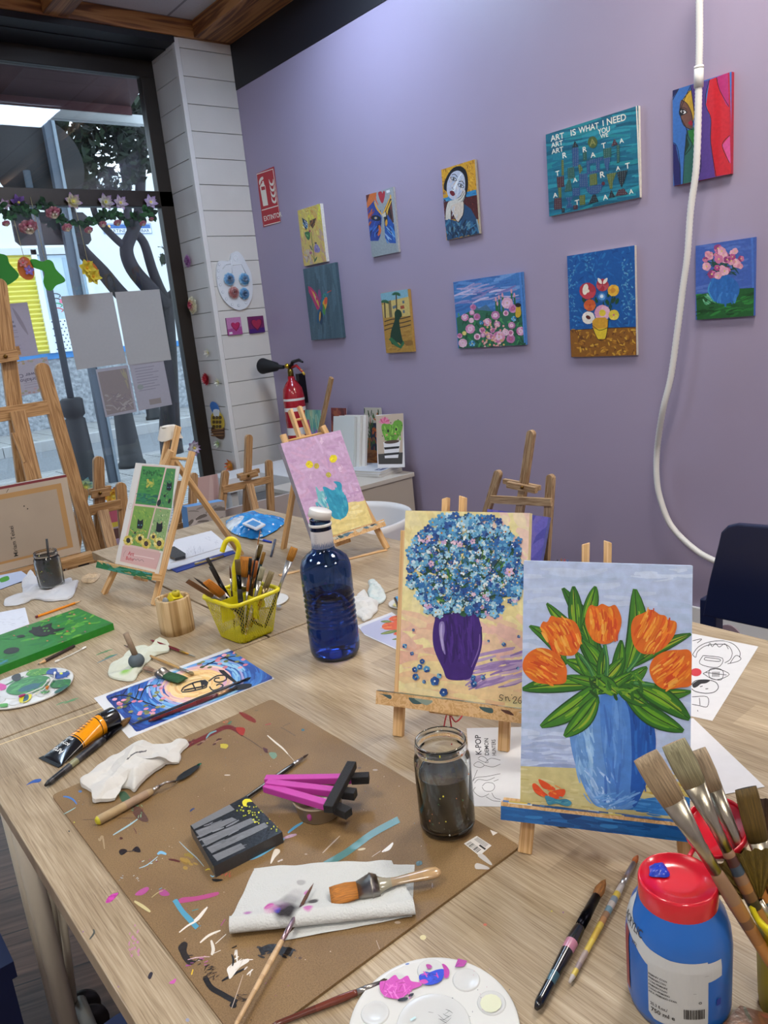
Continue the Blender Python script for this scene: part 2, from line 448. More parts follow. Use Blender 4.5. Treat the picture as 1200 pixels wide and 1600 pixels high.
r = ramp(nt, [(.3, '#8a8078'), (.7, '#ffffff')]); nt.links.new(n.outputs['Fac'], r.inputs[0]); mx = nd(nt, 'ShaderNodeMix', data_type='RGBA', blend_type='MULTIPLY'); mx.inputs['Factor'].default_value = 1
nt.links.new(br.outputs['Color'], mx.inputs['A']); nt.links.new(r.outputs[0], mx.inputs['B']); nt.links.new(mx.outputs['Result'], b.inputs['Base Color']); b.inputs['Roughness'].default_value = .45
M().b2((-2.5, -3.3, -.12), (XW+.1, YG+.1, 0)).obj('floor', FL, kind='structure')
# ceiling: speckled mineral tiles in a grid
CL, nt, b = newmat('speckled ceiling tile')
mp = coords(nt, (1, 1, 1)); mp.inputs['Location'].default_value = (-2.5, -3.0, 0); br = nd(nt, 'ShaderNodeTexBrick', offset=0.0, i_Scale=1.0); br.inputs['Brick Width'].default_value = .6; br.inputs['Row Height'].default_value = .6; br.inputs['Mortar Size'].default_value = .008
br.inputs['Mortar Smooth'].default_value = 0
for k, c_ in (('Color1', '#c8c6c6'), ('Color2', '#c8c6c6'), ('Mortar', '#8f8c8c')): br.inputs[k].default_value = (*hexc(c_), 1)
nt.links.new(mp.outputs[0], br.inputs['Vector'])
vo = nd(nt, 'ShaderNodeTexVoronoi', i_Scale=90.0); nt.links.new(mp.outputs[0], vo.inputs['Vector']); r = ramp(nt, [(.09, '#6a6868'), (.14, '#ffffff')]); nt.links.new(vo.outputs['Distance'], r.inputs[0])
mx = nd(nt, 'ShaderNodeMix', data_type='RGBA', blend_type='MULTIPLY'); mx.inputs['Factor'].default_value = .8
nt.links.new(br.outputs['Color'], mx.inputs['A']); nt.links.new(r.outputs[0], mx.inputs['B']); nt.links.new(mx.outputs['Result'], b.inputs['Base Color']); b.inputs['Roughness'].default_value = .9
M().b2((-2.5, -3.3, 3.34), (XW+.1, YG+.1, 3.42)).obj('ceiling', CL, kind='structure')
BX = wood('stained ceiling beam', '#6b3f1f', '#9a6233', '#b07a45', .5, 14, 'x'); BY = wood('stained ceiling beam along', '#6b3f1f', '#9a6233', '#b07a45', .5, 14, 'y')
def beam(n, a, b_, mt): M().b2(a, b_).obj('trim_%d' % n, mt, kind='structure', bevel=.004)
beam(2, (-2.4, YC-.02, 3.24), (XW, YC+.13, 3.34), BX)
beam(3, (XW-.27, -3.2, 3.241), (XW, YC-.02, 3.34), BY)
beam(4, (1.74, -3.2, 3.241), (1.88, YC-.02, 3.34), BY)
beam(5, (-.3, -3.2, 3.241), (-.16, YC-.02, 3.34), BY)
M().b2((-2.4, YC+.13, 3.2), (XC, YG+.1, 3.34)).b2((-2.4, YC-.005, 3.205), (XC, YC+.13, 3.24)).obj('trim_6', BLACKP, kind='structure')
# white boarded pillar between the window and the mauve wall
SHIP = vc('painted boards', .5, bumps=(30, .1, .002), var=.03, vscale=5)
m = M().b2((XC+.012, YC+.012, 0), (XW, YG+.1, 3.24), '#98928c')
z = .14-.16
while z < 3.24:
    z0, z1 = max(z+.002, 0), min(z+.158, 3.238)
    m.b2((XC+.03, YC, z0), (XW-.001, YC+.02, z1), '#d2cdc4'); m.b2((XC, YC+.03, z0), (XC+.02, YG-.01, z1), '#d6d2cc'); z += .16
m.b2((XC-.004, YC-.004, 0), (XC+.028, YC+.03, 3.235), '#dcd8d2')
m.obj('wall_column', SHIP, kind='structure', bevel=.0015)
M().b2((XW-.015, -3.2, 0), (XW, 3.2, .085), '#d8d8d8').obj('baseboard_right', m_plastic(), kind='structure', bevel=.003)
# ------------------------------------------------------------------ shop window
FRM = vc('dark bronze frame', .35, metal=.3)
m = M(); fc = '#2e2620'
x0, x1, y0, y1 = -1.45, XC, YG-.035, YG+.035
m.b2((x0, y0, 3.10), (x1, y1, 3.2), fc); m.b2((x0, y0, 2.30), (x1, y1, 2.40), fc); m.b2((x0, y0, 0), (x1, y1, .1), fc)
m.b2((x1-.095, y0, .1), (x1, y1, 3.1), fc); m.b2((x0, y0, .1), (x0+.09, y1, 3.1), fc); m.b2((.52, y0, .1), (.60, y1, 3.1), fc)
win = m.obj('window_1', FRM, kind='structure', bevel=.003)
GL, nt, b = newmat('window glass'); out = nt.nodes['Material Output']; nt.nodes.remove(b)
tr = nd(nt, 'ShaderNodeBsdfTransparent'); tr.inputs[0].default_value = (.86, .89, .9, 1); gl = nd(nt, 'ShaderNodeBsdfGlossy', i_Roughness=.0); fr = nd(nt, 'ShaderNodeFresnel'); fr.inputs[0].default_value = 1.52
mxs = nd(nt, 'ShaderNodeMixShader'); nt.links.new(fr.outputs[0], mxs.inputs[0]); nt.links.new(tr.outputs[0], mxs.inputs[1]); nt.links.new(gl.outputs[0], mxs.inputs[2]); nt.links.new(mxs.outputs[0], out.inputs[0])
for a, b_ in (((-1.36, 2.40), (.52, 3.10)), ((.60, 2.40), (2.435, 3.10)), ((-1.36, .1), (.52, 2.30)), ((.60, .1), (2.435, 2.30))):
    M().b2((a[0], YG-.003, a[1]), (b_[0], YG+.003, b_[1])).obj('pane', GL, parent=win)

# ================================================================== THE STREET
def noisemat(name, c1, c2, scale, bst=.4, bd=.02, rough=.85, stretch=(1, 1, 1)):
    m, nt, b = newmat(name); mp = coords(nt, stretch); n = nd(nt, 'ShaderNodeTexNoise', i_Scale=scale, i_Detail=6.0); nt.links.new(mp.outputs[0], n.inputs['Vector'])
    r = ramp(nt, [(.35, c1), (.65, c2)]); nt.links.new(n.outputs['Fac'], r.inputs[0]); nt.links.new(r.outputs[0], b.inputs['Base Color']); b.inputs['Roughness'].default_value = rough
    bump(nt, b, n.outputs['Fac'], bst, bd); return m
ASPH = noisemat('asphalt', '#6a6e74', '#7d8187', 30); PAVE, nt, b = newmat('pavement slabs')
mp = coords(nt); br = nd(nt, 'ShaderNodeTexBrick', i_Scale=1.0, offset=0); br.inputs['Brick Width'].default_value = .4; br.inputs['Row Height'].default_value = .1; br.inputs['Mortar Size'].default_value = .012
for k, c_ in (('Color1', '#9a9a9a'), ('Color2', '#a8a8a8'), ('Mortar', '#5e5e60')): br.inputs[k].default_value = (*hexc(c_), 1)
nt.links.new(mp.outputs[0], br.inputs['Vector']); nt.links.new(br.outputs['Color'], b.inputs['Base Color']); b.inputs['Roughness'].default_value = .85
M().b2((-12, 5.31, -.3), (22, 10.2, -.03)).obj('near_pavement', PAVE, kind='structure')
M().b2((-12, 10.2, -.3), (22, 10.35, -.03), '#8d8d8f').obj('near_kerb', m_matte(), kind='structure', bevel=.01)
M().b2((-12, 10.35, -.3), (22, 13.6, -.14)).obj('road', ASPH, kind='structure')
m = M(); 
for i in range(34): m.b2((-12+i+.004, 13.6, -.3), (-11+i-.004, 13.78, .03), '#a9a9aa')
m.obj('far_kerb', m_matte(), kind='structure', bevel=.01)
M().b2((-12, 13.78, -.3), (22, 15.8, .03)).obj('far_pavement', PAVE, kind='structure')
REND = noisemat('rough grey render', '#7f858c', '#a9aeb4', 14, .8, .05); FACE = wallmat('white facade', '#dfe3e6', .8, .02)
ft = thing('street_facade', 'white building across the street with rough grey base and blue stripe', 'building', (6, 15.8, 0))
M().b2((-12, 15.8, .03), (22, 16.2, 1.34)).obj('plinth', REND, parent=ft, label='rough grey rendered base')
M().b2((-12, 15.77, 1.34), (22, 16.2, 1.45), '#3f86c8').obj('stripe', m_matte(), parent=ft, label='bright blue painted stripe')
M().b2((-12, 15.8, 1.45), (22, 16.2, 4.75)).obj('wall', FACE, parent=ft)
m = M(); k = 0; z = 1.46
while z < 3.26:
    m.add([(2.2, 15.78, z), (4.66, 15.78, z), (4.66, 15.70, z+.045), (2.2, 15.70, z+.045)], [(0, 1, 2, 3)], '#e9e06a'); m.add([(2.2, 15.70, z+.045), (4.66, 15.70, z+.045), (4.66, 15.78, z+.085), (2.2, 15.78, z+.085)], [(0, 1, 2, 3)], '#f2ea84'); z += .085
m.obj('roller_shutter', m_plastic(), parent=ft, label='yellow roller shutter')
m = M().b2((4.66, 15.68, 1.45), (4.76, 15.8, 3.35), '#e6ebef').b2((2.1, 15.68, 3.26), (5.75, 15.8, 3.38), '#c9ced2').b2((5.6, 15.68, 1.45), (5.72, 15.8, 3.26), '#dfe4e8')
m.obj('door_surround', m_plastic(), parent=ft)
a = Art(Matrix(((1, 0, 0, 4.76), (0, 0, -1, 15.745), (0, 1, 0, 1.45), (0, 0, 0, 1))), (.86, 1.8), z0=.01, step=1e-4); a.uv = (1, 1, 0, 0)
a.fill('#b9cfe0')
a.raw([(.02, .02), (.42, .02), (.42, .62), (.02, .62)], '#e8eff5')
for i in range(5):
    for j in range(9): a.blob(.05+i*.08+(j % 2)*.04, .06+j*.065, .016, col='#27446e', n=6)
for i, c_ in enumerate(('#c8424c', '#2d9a5a', '#2a2a33', '#2a2a33')): a.stroke([(.05, .78+i*.09), (.2, .83+i*.09), (.3, .79+i*.09), (.26, .75+i*.09)], .02, c_)
a.blob(.3, .95, .04, col='#de6f8e'); a.blob(.34, .78, .035, col='#42b37e'); a.blob(.1, .9, .04, col='#42b3a0')
a.raw([(.46, .02), (.84, .02), (.84, 1.75), (.46, 1.75)], '#9db6c8'); a.b2((0, 0, -.03), (.86, 1.8, 0), '#c8d8e2')
a.obj('shop_door', m_plastic(), a.mw, ft, label='pale blue door with dotted lattice')
SM = Matrix(((1, 0, 0, 6.15), (0, 0, -1, 15.79), (0, 1, 0, 3.63), (0, 0, 0, 1)))
a = Art(SM, (1.0, .2), step=1e-4, z0=.012); a.uv = (1, 1, 0, 0); a.b2((0, 0, 0), (1.0, .2, .011), '#3c6fa8'); a.raw([(.01, .01), (.99, .01), (.99, .19), (.01, .19)], '#dfe6ee'); a.raw([(.02, .10), (.98, .10), (.98, .18), (.02, .18)], '#2d5fa0')
a.text('MARTINEZ ESCOBAR', .05, .025, .065, '#1c2f5c', sx=1.05)
a.blob(.12, .14, .03, col='#e8b05a'); a.obj('street_sign', m_plastic(), SM, label='blue and white street name plate on the white facade behind the tree', cat='street sign')
# rooftop mass further back is pale sky only
# ------------------------------------------------------------------ posts, signs, bollards
def cyl(m, x, y, z0, z1, r0, r1, col, n=20): m.tube([(x, y, z0), (x, y, z1)], [r0, r1], n, col)
t = thing('traffic_sign_post', 'square grey steel post carrying the dark backs of two traffic signs', 'sign post', (2.94, 8.5, -.03))
M().b2((2.88, 8.46, -.03), (2.98, 8.54, 4.6), '#4a5360').b2((2.955, 8.44, -.03), (2.985, 8.462, 4.6), '#7c8894').obj('post', vc('galvanised steel', .6, .15), parent=t)
c = ony(60, 256, 8.6); m = M(); R = Matrix.Rotation(PI/2, 3, 'X'); m.lathe([(0, 0), (.44, 0), (.45, .01), (.45, .03), (0, .03)], 40, '#141317', o=(c.x, 8.6, c.z), R=R); m.obj('round_sign', m_matte(), parent=t)
A_ = ony(15, 336, 8.6); B_ = ony(142, 378, 8.6); m = M(); zz = (A_.z+B_.z)/2
m.prism([(A_.x+.04, -.16), (B_.x-.04, -.16), (B_.x, -.12), (B_.x, .12), (B_.x-.04, .16), (A_.x+.04, .16), (A_.x, .12), (A_.x, -.12)], 0, .03, '#1d1a1f', T=Matrix(((1, 0, 0, 0), (0, 0, 1, 8.57), (0, 1, 0, zz), (0, 0, 0, 1)))); m.obj('rectangular_sign', m_matte(), parent=t)
t = thing('street_post', 'slim grey post rising from a dark tapered bollard foot', 'post', (2.8, 9.02, -.03))
p = onz(138, 762, -.03)
m = M(); cyl(m, p.x, p.y, .8, 3.2, .035, .035, '#363e48'); m.obj('post', m_matte(), parent=t)
m = M(); m.lathe([(.0, -.03), (.15, -.03), (.15, .05), (.13, .08), (.105, .72), (.085, .74), (.115, .77), (.115, .93), (.09, .95), (0, .95)], 24, '#13161c', o=(p.x, p.y, 0)); m.obj('bollard_foot', m_matte(), parent=t)
for (px, py, s_, lb) in ((207, 729, 1, 'dark tapered bollard standing left of the tree trunk on the near pavement'), (241, 655, .9, 'small dark bollard on the far pavement beside the tree trunk')):
    p = onz(px, py, -.03 if s_ == 1 else .03); m = M()
    m.lathe([(0, 0), (.17*s_, 0), (.17*s_, .05), (.145*s_, .08), (.1*s_, .86), (.07*s_, .9), (0, .9)], 24, '#17191e', o=(p.x, p.y, p.z)); m.obj('bollard', m_matte(), label=lb, cat='bollard', org=p)
# ------------------------------------------------------------------ trees
BARK = noisemat('dark bark', '#100e10', '#252126', 14, .6, .02, stretch=(1, 1, .3)); LEAFM = vc('tree leaves', .9, var=.2, vscale=3)
def tree(label, Y, branches, leafspec, org, seed):
    rr = random.Random(seed); t = thing('street_tree', label, 'tree', org); m = M()
    for pts, w0, w1 in branches:
        P = [ony(x, y, Y+dy) for x, y, dy in pts]; P = [V(p) for p in spline([tuple(q) for q in P], 4)]
        m.tube(P, [(w0+(w1-w0)*i/(len(P)-1)) for i in range(len(P))], 10)
    m.obj('trunk', BARK, parent=t)
    m = M()
    for (px, py, rx, ry, n, cs) in leafspec:
        for _ in range(n):
            a, q = rr.uniform(0, 2*PI), math.sqrt(rr.random()); y = Y+rr.uniform(-1.1, 1.1)
            c = ony(px+rx*q*math.cos(a), py+ry*q*math.sin(a), y); s_ = rr.uniform(.05, .09); R = Matrix.Rotation(rr.uniform(0, 6.3), 3, V((rr.uniform(-1, 1), rr.uniform(-1, 1), rr.uniform(-1, 1))).normalized())
            m.add([c+R @ V(p) for p in ((0, -s_, 0), (s_*.5, 0, .01), (0, s_, 0), (-s_*.5, 0, .01))], [(0, 1, 2, 3)], rr.choice(cs))
    m.obj('foliage', LEAFM, parent=t, kind='stuff'); return t
dk = ['#0f1a10', '#16241a', '#0c130f', '#1f2f1e']; g2 = ['#1c3a1f', '#2c5a2a', '#183020', '#3d6c38']
q = lambda x, y, d=0: (x/4, 280+y/4, d)
tree('dark forked tree with pale grey foot on the near pavement', 9.8,
     [([(272, 728, 0), (266, 680, 0), (265, 640, 0), (263, 560, 0), q(1045, 900), q(1040, 750)], .16, .085),
      ([q(1040, 760), q(1000, 690), q(950, 560), q(900, 400), q(840, 330)], .075, .05),
      ([q(1040, 800), q(930, 680), q(830, 560), q(790, 440), q(830, 330), q(870, 200), (222, 240, 0), (236, 150, 0)], .11, .05),
      ([q(790, 430), q(700, 350), q(600, 230), (140, 296, .2), (115, 240, .3)], .05, .03),
      ([q(830, 340), q(800, 220), (196, 280, 0), (180, 200, 0), (170, 120, .3)], .06, .03),
      ([q(1045, 760), q(1080, 720), q(1120, 690), (300, 440, 0)], .07, .05),
      ([q(1045, 1000), q(900, 860), q(740, 700), q(640, 580), q(500, 430), q(460, 300), (108, 330, 0), (95, 250, 0)], .1, .07)],
     [(165, 250, 55, 65, 640, dk), (215, 225, 30, 60, 300, dk), (120, 225, 25, 60, 300, dk), (200, 180, 50, 30, 500, dk), (40, 200, 60, 50, 400, dk), (255, 395, 8, 12, 10, dk), (130, 150, 60, 30, 500, dk)], onz(270, 727, -.03), 3)
# overhead greenery hanging outside above the awning
# ------------------------------------------------------------------ awning
t = thing('awning', 'maroon shop awning with a pale front rail outside above the window', 'awning', (1.6, 6.0, 2.9))
a = ony(-40, 143, 6.3); b_ = ony(206, 176, 6.3)
m = M().grid(lambda u, v: V((-1.5+u*(b_.x+1.5), 5.33+v*.97, 3.5+(a.z-3.5)*v)), 8, 4, '#3c2026'); m.add([(-1.5, 6.3, a.z), (b_.x, 6.3, a.z), (b_.x, 6.3, b_.z-.02), (-1.5, 6.3, b_.z-.02)], [(0, 1, 2, 3)], '#4a2229')
m.obj('cloth', m_fab(), parent=t, solid=.004)
z = ony(150, 182, 6.34).z; m = M().b2((-1.5, 6.31, z-.035), (b_.x+.12, 6.38, z+.03), '#c9cdcf').b2((-1.5, 6.29, z-.06), (b_.x+.05, 6.31, z-.045), '#9a9fa3'); m.obj('front_rail', m_plastic(), parent=t, label='pale grey metal rail')
# ================================================================== PICTURES ON THE MAUVE WALL
def dabs(a, n, x0, y0, x1, y1, L, w, cols, ang=0, aj=20, k=2):
    for _ in range(n):
        x, y = a.r.uniform(x0, x1), a.r.uniform(y0, y1); t = math.radians(ang+a.r.uniform(-aj, aj)); l = L*a.r.uniform(.5, 1.2)/2
        c, s_ = math.cos(t)*l, math.sin(t)*l; b = a.r.uniform(-.15, .15)*l
        a.stroke([(x-c, y-s_), (x+b*math.sin(t), y-b*math.cos(t)), (x+c, y+s_)], w*a.r.uniform(.6, 1.3), a.r.choice(cols), k=k)
def wallpic(name, label, q, d, base, side, fn, view, seed=1, cat='painting', step=3e-6, mat=None, group=None):
    X = XW-d-.001; P = [onx(x, y, X) for x, y in q]
    yl = (P[0].y+P[3].y)/2; yr = (P[1].y+P[2].y)/2; zt = (P[0].z+P[1].z)/2; zb = (P[2].z+P[3].z)/2
    mw = Matrix(((0, 0, -1, X), (-1, 0, 0, yl), (0, 1, 0, zb), (0, 0, 0, 1))); w, h = yl-yr, zt-zb
    a = Art(mw, (w, h), rnd=seed, step=step); a.b2((0, 0, -d), (w, h, 0), side); a.fill(base); a.view(*view)
    fn(a); return a.obj(name, mat or m_paint(), mw, label=label, cat=cat, group=group)
G3 = (440, 230, 3.0)
def art_butterfly(a):
    a.view(430, 250, 5.333)
    dabs(a, 60, 190, 380, 360, 640, 60, 14, ['#d9cf4e', '#d3b95c', '#dccd6a', '#cfa45a'], 70); dabs(a, 60, 210, 600, 420, 880, 60, 14, ['#c79a72', '#cba36a', '#d0b05c', '#bb9c86'], 70)
    dabs(a, 12, 250, 390, 340, 450, 26, 6, ['#b9852e', '#c69a3c'], 20); dabs(a, 14, 240, 760, 310, 880, 40, 12, ['#b5a59a', '#c3b2a2'], 70); dabs(a, 10, 355, 400, 375, 500, 40, 8, ['#e0dc4a'], 80)
    a.poly([(222, 480), (268, 512), (274, 545), (258, 588), (236, 540)], '#1c3250'); dabs(a, 14, 232, 495, 268, 570, 24, 5, ['#4f8fc4', '#86b7d9', '#e6ecf2'], 60)
    a.poly([(290, 505), (342, 482), (330, 540), (312, 572), (290, 540)], '#4a3326'); dabs(a, 10, 295, 495, 335, 560, 20, 4, ['#a8652e', '#cc8b4a'], 110)
    a.smooth([(248, 605), (285, 598), (292, 640), (278, 668), (256, 640)], '#2e6b3d'); dabs(a, 6, 258, 610, 286, 655, 20, 4, ['#79b069'], 60)
    a.blob(288, 592, 9, col='#a8385f'); a.line([(300, 600), (308, 680), (322, 780), (330, 850)], 5, '#59713d'); a.leaf(312, 755, 286, 708, 9, '#42643c'); a.leaf(326, 852, 350, 806, 12, '#3f5d38')
    a.smooth([(336, 700), (358, 712), (376, 745), (368, 768), (334, 768), (326, 735)], '#8b7fae'); dabs(a, 6, 336, 715, 366, 760, 30, 4, ['#c1b7d8', '#6e5f9a'], 80); a.blob(338, 692, 10, 7, col='#3d2c48')
    a.blob(296, 774, 11, col='#a65a76'); a.line([(298, 782), (326, 826)], 3, '#6a6a48'); a.line([(322, 700), (312, 708)], 3, '#3b2e3a'); a.line([(282, 480), (284, 560)], 4, '#332a2a'); a.line([(270, 850), (276, 800), (280, 812)], 3, '#6d6355')
def art_hummer(a):
    a.view(430, 250, 5.333); dabs(a, 90, 220, 880, 560, 1500, 220, 20, ['#3f5a67', '#47626f', '#4d6a78', '#3a535f'], 85, 6); a.poly([(485, 862), (500, 858), (572, 1480), (556, 1484)], '#4a6673')
    a.poly([(274, 1050), (300, 1060), (340, 1105), (378, 1190), (372, 1240), (350, 1250), (310, 1160), (280, 1100)], '#b12f63')
    for i in range(9): t = i/8; a.leaf(372-10*t, 1235-20*t, 290+58*t, 1072+90*t-60*t*(1-t), 12, ['#c23a6a', '#d94b78', '#d66c3c', '#d7a83a', '#cfc24d', '#b9be57', '#d98fae', '#9e3158', '#c9b23f'][i])
    a.leaf(374, 1170, 366, 1078, 26, '#8c3f7b'); a.smooth([(392, 1150), (415, 1100), (440, 1095), (444, 1120), (430, 1160), (434, 1200), (415, 1260), (405, 1310), (380, 1300), (368, 1250), (380, 1190)], '#2c6f86')
    a.smooth([(398, 1180), (430, 1140), (432, 1200), (416, 1250), (396, 1230)], '#d8a32f'); a.smooth([(412, 1150), (434, 1150), (430, 1196), (412, 1200)], '#d8562f'); a.leaf(396, 1200, 412, 1290, 26, '#3f8a3c'); a.leaf(388, 1200, 390, 1260, 14, '#463f7e')
    a.poly([(430, 1112), (434, 1100), (468, 1084), (468, 1090)], '#c6432f'); a.blob(410, 1130, 14, 20, 20, '#2f8a7b'); a.blob(414, 1134, 4, col='#101010')
    a.leaf(372, 1240, 356, 1360, 30, '#1d5578'); a.leaf(380, 1250, 384, 1372, 34, '#22405c'); a.leaf(376, 1260, 370, 1345, 12, '#d5a03c'); a.leaf(388, 1270, 388, 1320, 12, '#151a22')
FX = (560, 240, 5.4545)
def art_parrots(a):
    a.view(*FX); a.poly([(110, 745), (340, 770), (352, 850), (118, 873)], '#8f999c'); a.poly([(140, 330), (290, 296), (210, 540), (150, 400)], '#939a9e')
    a.poly([(52, 356), (96, 345), (62, 450)], '#5a1f1c'); a.poly([(96, 343), (156, 330), (134, 410), (78, 470), (66, 440)], '#c4672a')
    a.poly([(134, 400), (200, 545), (188, 700), (170, 744), (104, 745), (84, 600), (74, 470)], '#27408f'); dabs(a, 26, 95, 470, 185, 730, 60, 9, ['#15172c', '#2e5cb2', '#1f2f78', '#101018', '#3a76c4'], 110); dabs(a, 8, 80, 480, 130, 600, 60, 9, ['#c26a26', '#9c3d1c'], 115)
    a.stroke([(136, 412), (160, 470), (200, 520)], 14, '#dda22b'); a.stroke([(150, 345), (146, 390), (170, 440)], 12, '#cf5d2b'); a.stroke([(178, 610), (184, 660), (168, 700)], 22, '#c8632a'); a.stroke([(70, 580), (100, 520), (118, 470)], 14, '#b85a25')
    a.blob(150, 550, 44, 24, 10, '#0f1116'); a.blob(148, 549, 15, 12, 0, '#2f5fae'); a.blob(148, 549, 9, 8, 0, '#d7b53a')
    a.poly([(262, 385), (300, 385), (318, 560), (296, 590), (250, 570), (222, 470)], '#4a2a2a'); dabs(a, 10, 262, 420, 305, 560, 50, 10, ['#7a2f2a', '#1d1416', '#5d3b34'], 80)
    a.stroke([(268, 380), (232, 470), (206, 520)], 12, '#d9a22e'); a.stroke([(280, 400), (240, 520), (290, 600), (318, 610)], 14, '#dfb632'); a.poly([(268, 352), (292, 350), (296, 388), (270, 384)], '#e2a92e')
    a.poly([(220, 560), (250, 520), (300, 600), (330, 620), (334, 765), (268, 762), (228, 720)], '#204f9e'); dabs(a, 16, 232, 610, 325, 750, 70, 9, ['#3f84c9', '#12224e', '#8fb3d6', '#1a3a86'], 60); a.poly([(214, 520), (240, 500), (250, 560), (246, 620), (226, 600)], '#17151c'); a.poly([(200, 520), (232, 500), (236, 535), (212, 542)], '#c9c3b4')
    a.leaf(240, 560, 236, 620, 20, '#d39a2c'); a.smooth([(168, 335), (196, 322), (205, 340), (214, 318), (228, 330), (222, 380), (206, 424), (184, 395)], '#a82a3a'); a.poly([(236, 316), (266, 306), (270, 328), (242, 338)], '#d7dade'); a.poly([(272, 300), (292, 296), (350, 838), (330, 846)], '#9aa0a4')
def art_woman(a):
    a.view(*FX); dabs(a, 260, 690, 60, 1000, 400, 26, 8, ['#d39b22', '#b8801c', '#e0b23a', '#a06a1a'], 40, 60)
    a.poly([(714, 384), (1004, 306), (1010, 352), (720, 420)], '#2f7fae'); dabs(a, 20, 720, 320, 1000, 410, 30, 8, ['#1d5f93', '#4fa0c4'], -15)
    a.poly([(720, 415), (1010, 352), (1030, 560), (745, 560)], '#4f1c1c'); dabs(a, 60, 730, 370, 1015, 550, 20, 8, ['#6b2723', '#3a1214'], 30, 60)
    a.smooth([(728, 295), (745, 215), (800, 130), (870, 108), (920, 150), (936, 250), (925, 340), (895, 410), (860, 420), (760, 330)], '#15141a')
    a.smooth([(764, 230), (800, 165), (855, 146), (900, 185), (912, 270), (896, 330), (850, 380), (800, 392), (762, 350), (754, 290)], '#b6bccb'); dabs(a, 34, 775, 180, 895, 370, 40, 10, ['#c9d0da', '#9aa7c0', '#cdb7a5', '#a9b6c9', '#d8cfc6'], 110)
    a.stroke([(880, 170), (838, 250), (815, 310), (800, 296)], 18, '#dfe4e6'); a.stroke([(878, 185), (845, 235)], 4, '#22252e'); a.line([(800, 284), (804, 304), (818, 302)], 4, '#22252e')
    for x, y in ((812, 212), (874, 270)): a.leaf(x-26, y-10, x+28, y+18, 30, '#1b1f2b'); a.leaf(x-20, y-6, x+22, y+14, 18, '#d7dbe0'); a.blob(x+2, y+3, 10, col='#141720'); a.blob(x+5, y, 3, col='#f0f0f0')
    a.line([(796, 184), (822, 176), (846, 200)], 6, '#191b24'); a.line([(858, 240), (886, 236), (902, 262)], 6, '#191b24')
    a.smooth([(780, 324), (798, 316), (818, 328), (824, 350), (806, 362), (786, 346)], '#6a1220')
    a.smooth([(906, 306), (912, 350), (890, 410), (840, 440), (792, 450), (790, 560), (744, 566), (748, 480), (770, 410), (830, 390), (876, 360)], '#c9c4b8')
    for p in ([(905, 330), (880, 376), (850, 398)], [(895, 320), (870, 362), (845, 380)], [(912, 350), (890, 400), (850, 425)], [(764, 410), (746, 480), (742, 566)], [(840, 440), (796, 452), (790, 560)]): a.line(p, 4, '#22252e')
    a.smooth([(792, 450), (880, 410), (898, 430), (890, 520), (852, 580), (812, 520)], '#cdbfae'); dabs(a, 12, 805, 450, 885, 550, 40, 10, ['#b9bcc4', '#d6b58e', '#c4b49f'], 100)
    a.poly([(738, 566), (792, 562), (852, 582), (892, 520), (905, 430), (960, 470), (1010, 560), (1040, 680), (900, 700), (758, 740)], '#24486a'); dabs(a, 70, 750, 580, 1020, 715, 60, 14, ['#2f6288', '#1a3250', '#3d7796', '#5b8596', '#17283f'], 100, 50)
    a.line([(790, 566), (806, 640), (810, 720)], 5, '#12161f'); a.line([(805, 520), (852, 585), (895, 520), (902, 430)], 6, '#12161f'); a.line([(1010, 560), (1036, 680)], 12, '#8ea5a8')
def art_dog(a):
    a.poly([(462, 686), (590, 664), (596, 720), (470, 730)], '#7fb0c0'); a.poly([(470, 740), (500, 722), (596, 700), (604, 800), (480, 808)], '#cdb56a'); a.poly([(500, 722), (512, 716), (520, 800), (506, 806)], '#7a6a45')
    a.poly([(480, 800), (604, 790), (622, 960), (494, 962)], '#b08636'); dabs(a, 40, 485, 850, 618, 955, 30, 6, ['#a97c30', '#bd9345', '#9c7029'], -10)
    for y in (806, 826, 846): a.line([(482, y+12), (520, y), (560, y-2), (606, y-14)], 5, '#3f2c1c')
    for x, y in ((520, 745), (528, 742), (566, 720), (568, 765)): a.poly([(x, y), (x+9, y-2), (x+10, y+12), (x+1, y+13)], '#5d6f7a')
    a.poly([(556, 744), (574, 741), (576, 756), (558, 759)], '#a4492c')
    for cx, cy, by in ((537, 690, 770), (483, 726, 800)):
        a.line([(cx, cy), (cx+3, by)], 6, '#4a3c22')
        for t in range(9): an = math.radians(180+t*22.5+10); a.leaf(cx, cy, cx+math.cos(an)*22, cy+math.sin(an)*16+4, 6, '#1d5b38')
    a.smooth([(530, 775), (545, 760), (560, 770), (564, 792), (552, 808), (556, 850), (566, 900), (572, 915), (560, 925), (545, 915), (520, 925), (510, 900), (514, 860), (530, 810)], '#173a26')
    a.poly([(502, 900), (530, 930), (560, 945), (580, 915), (570, 908), (556, 930), (515, 890)], '#2f6b42'); a.smooth([(575, 912), (610, 905), (618, 925), (585, 930)], '#8a6327')
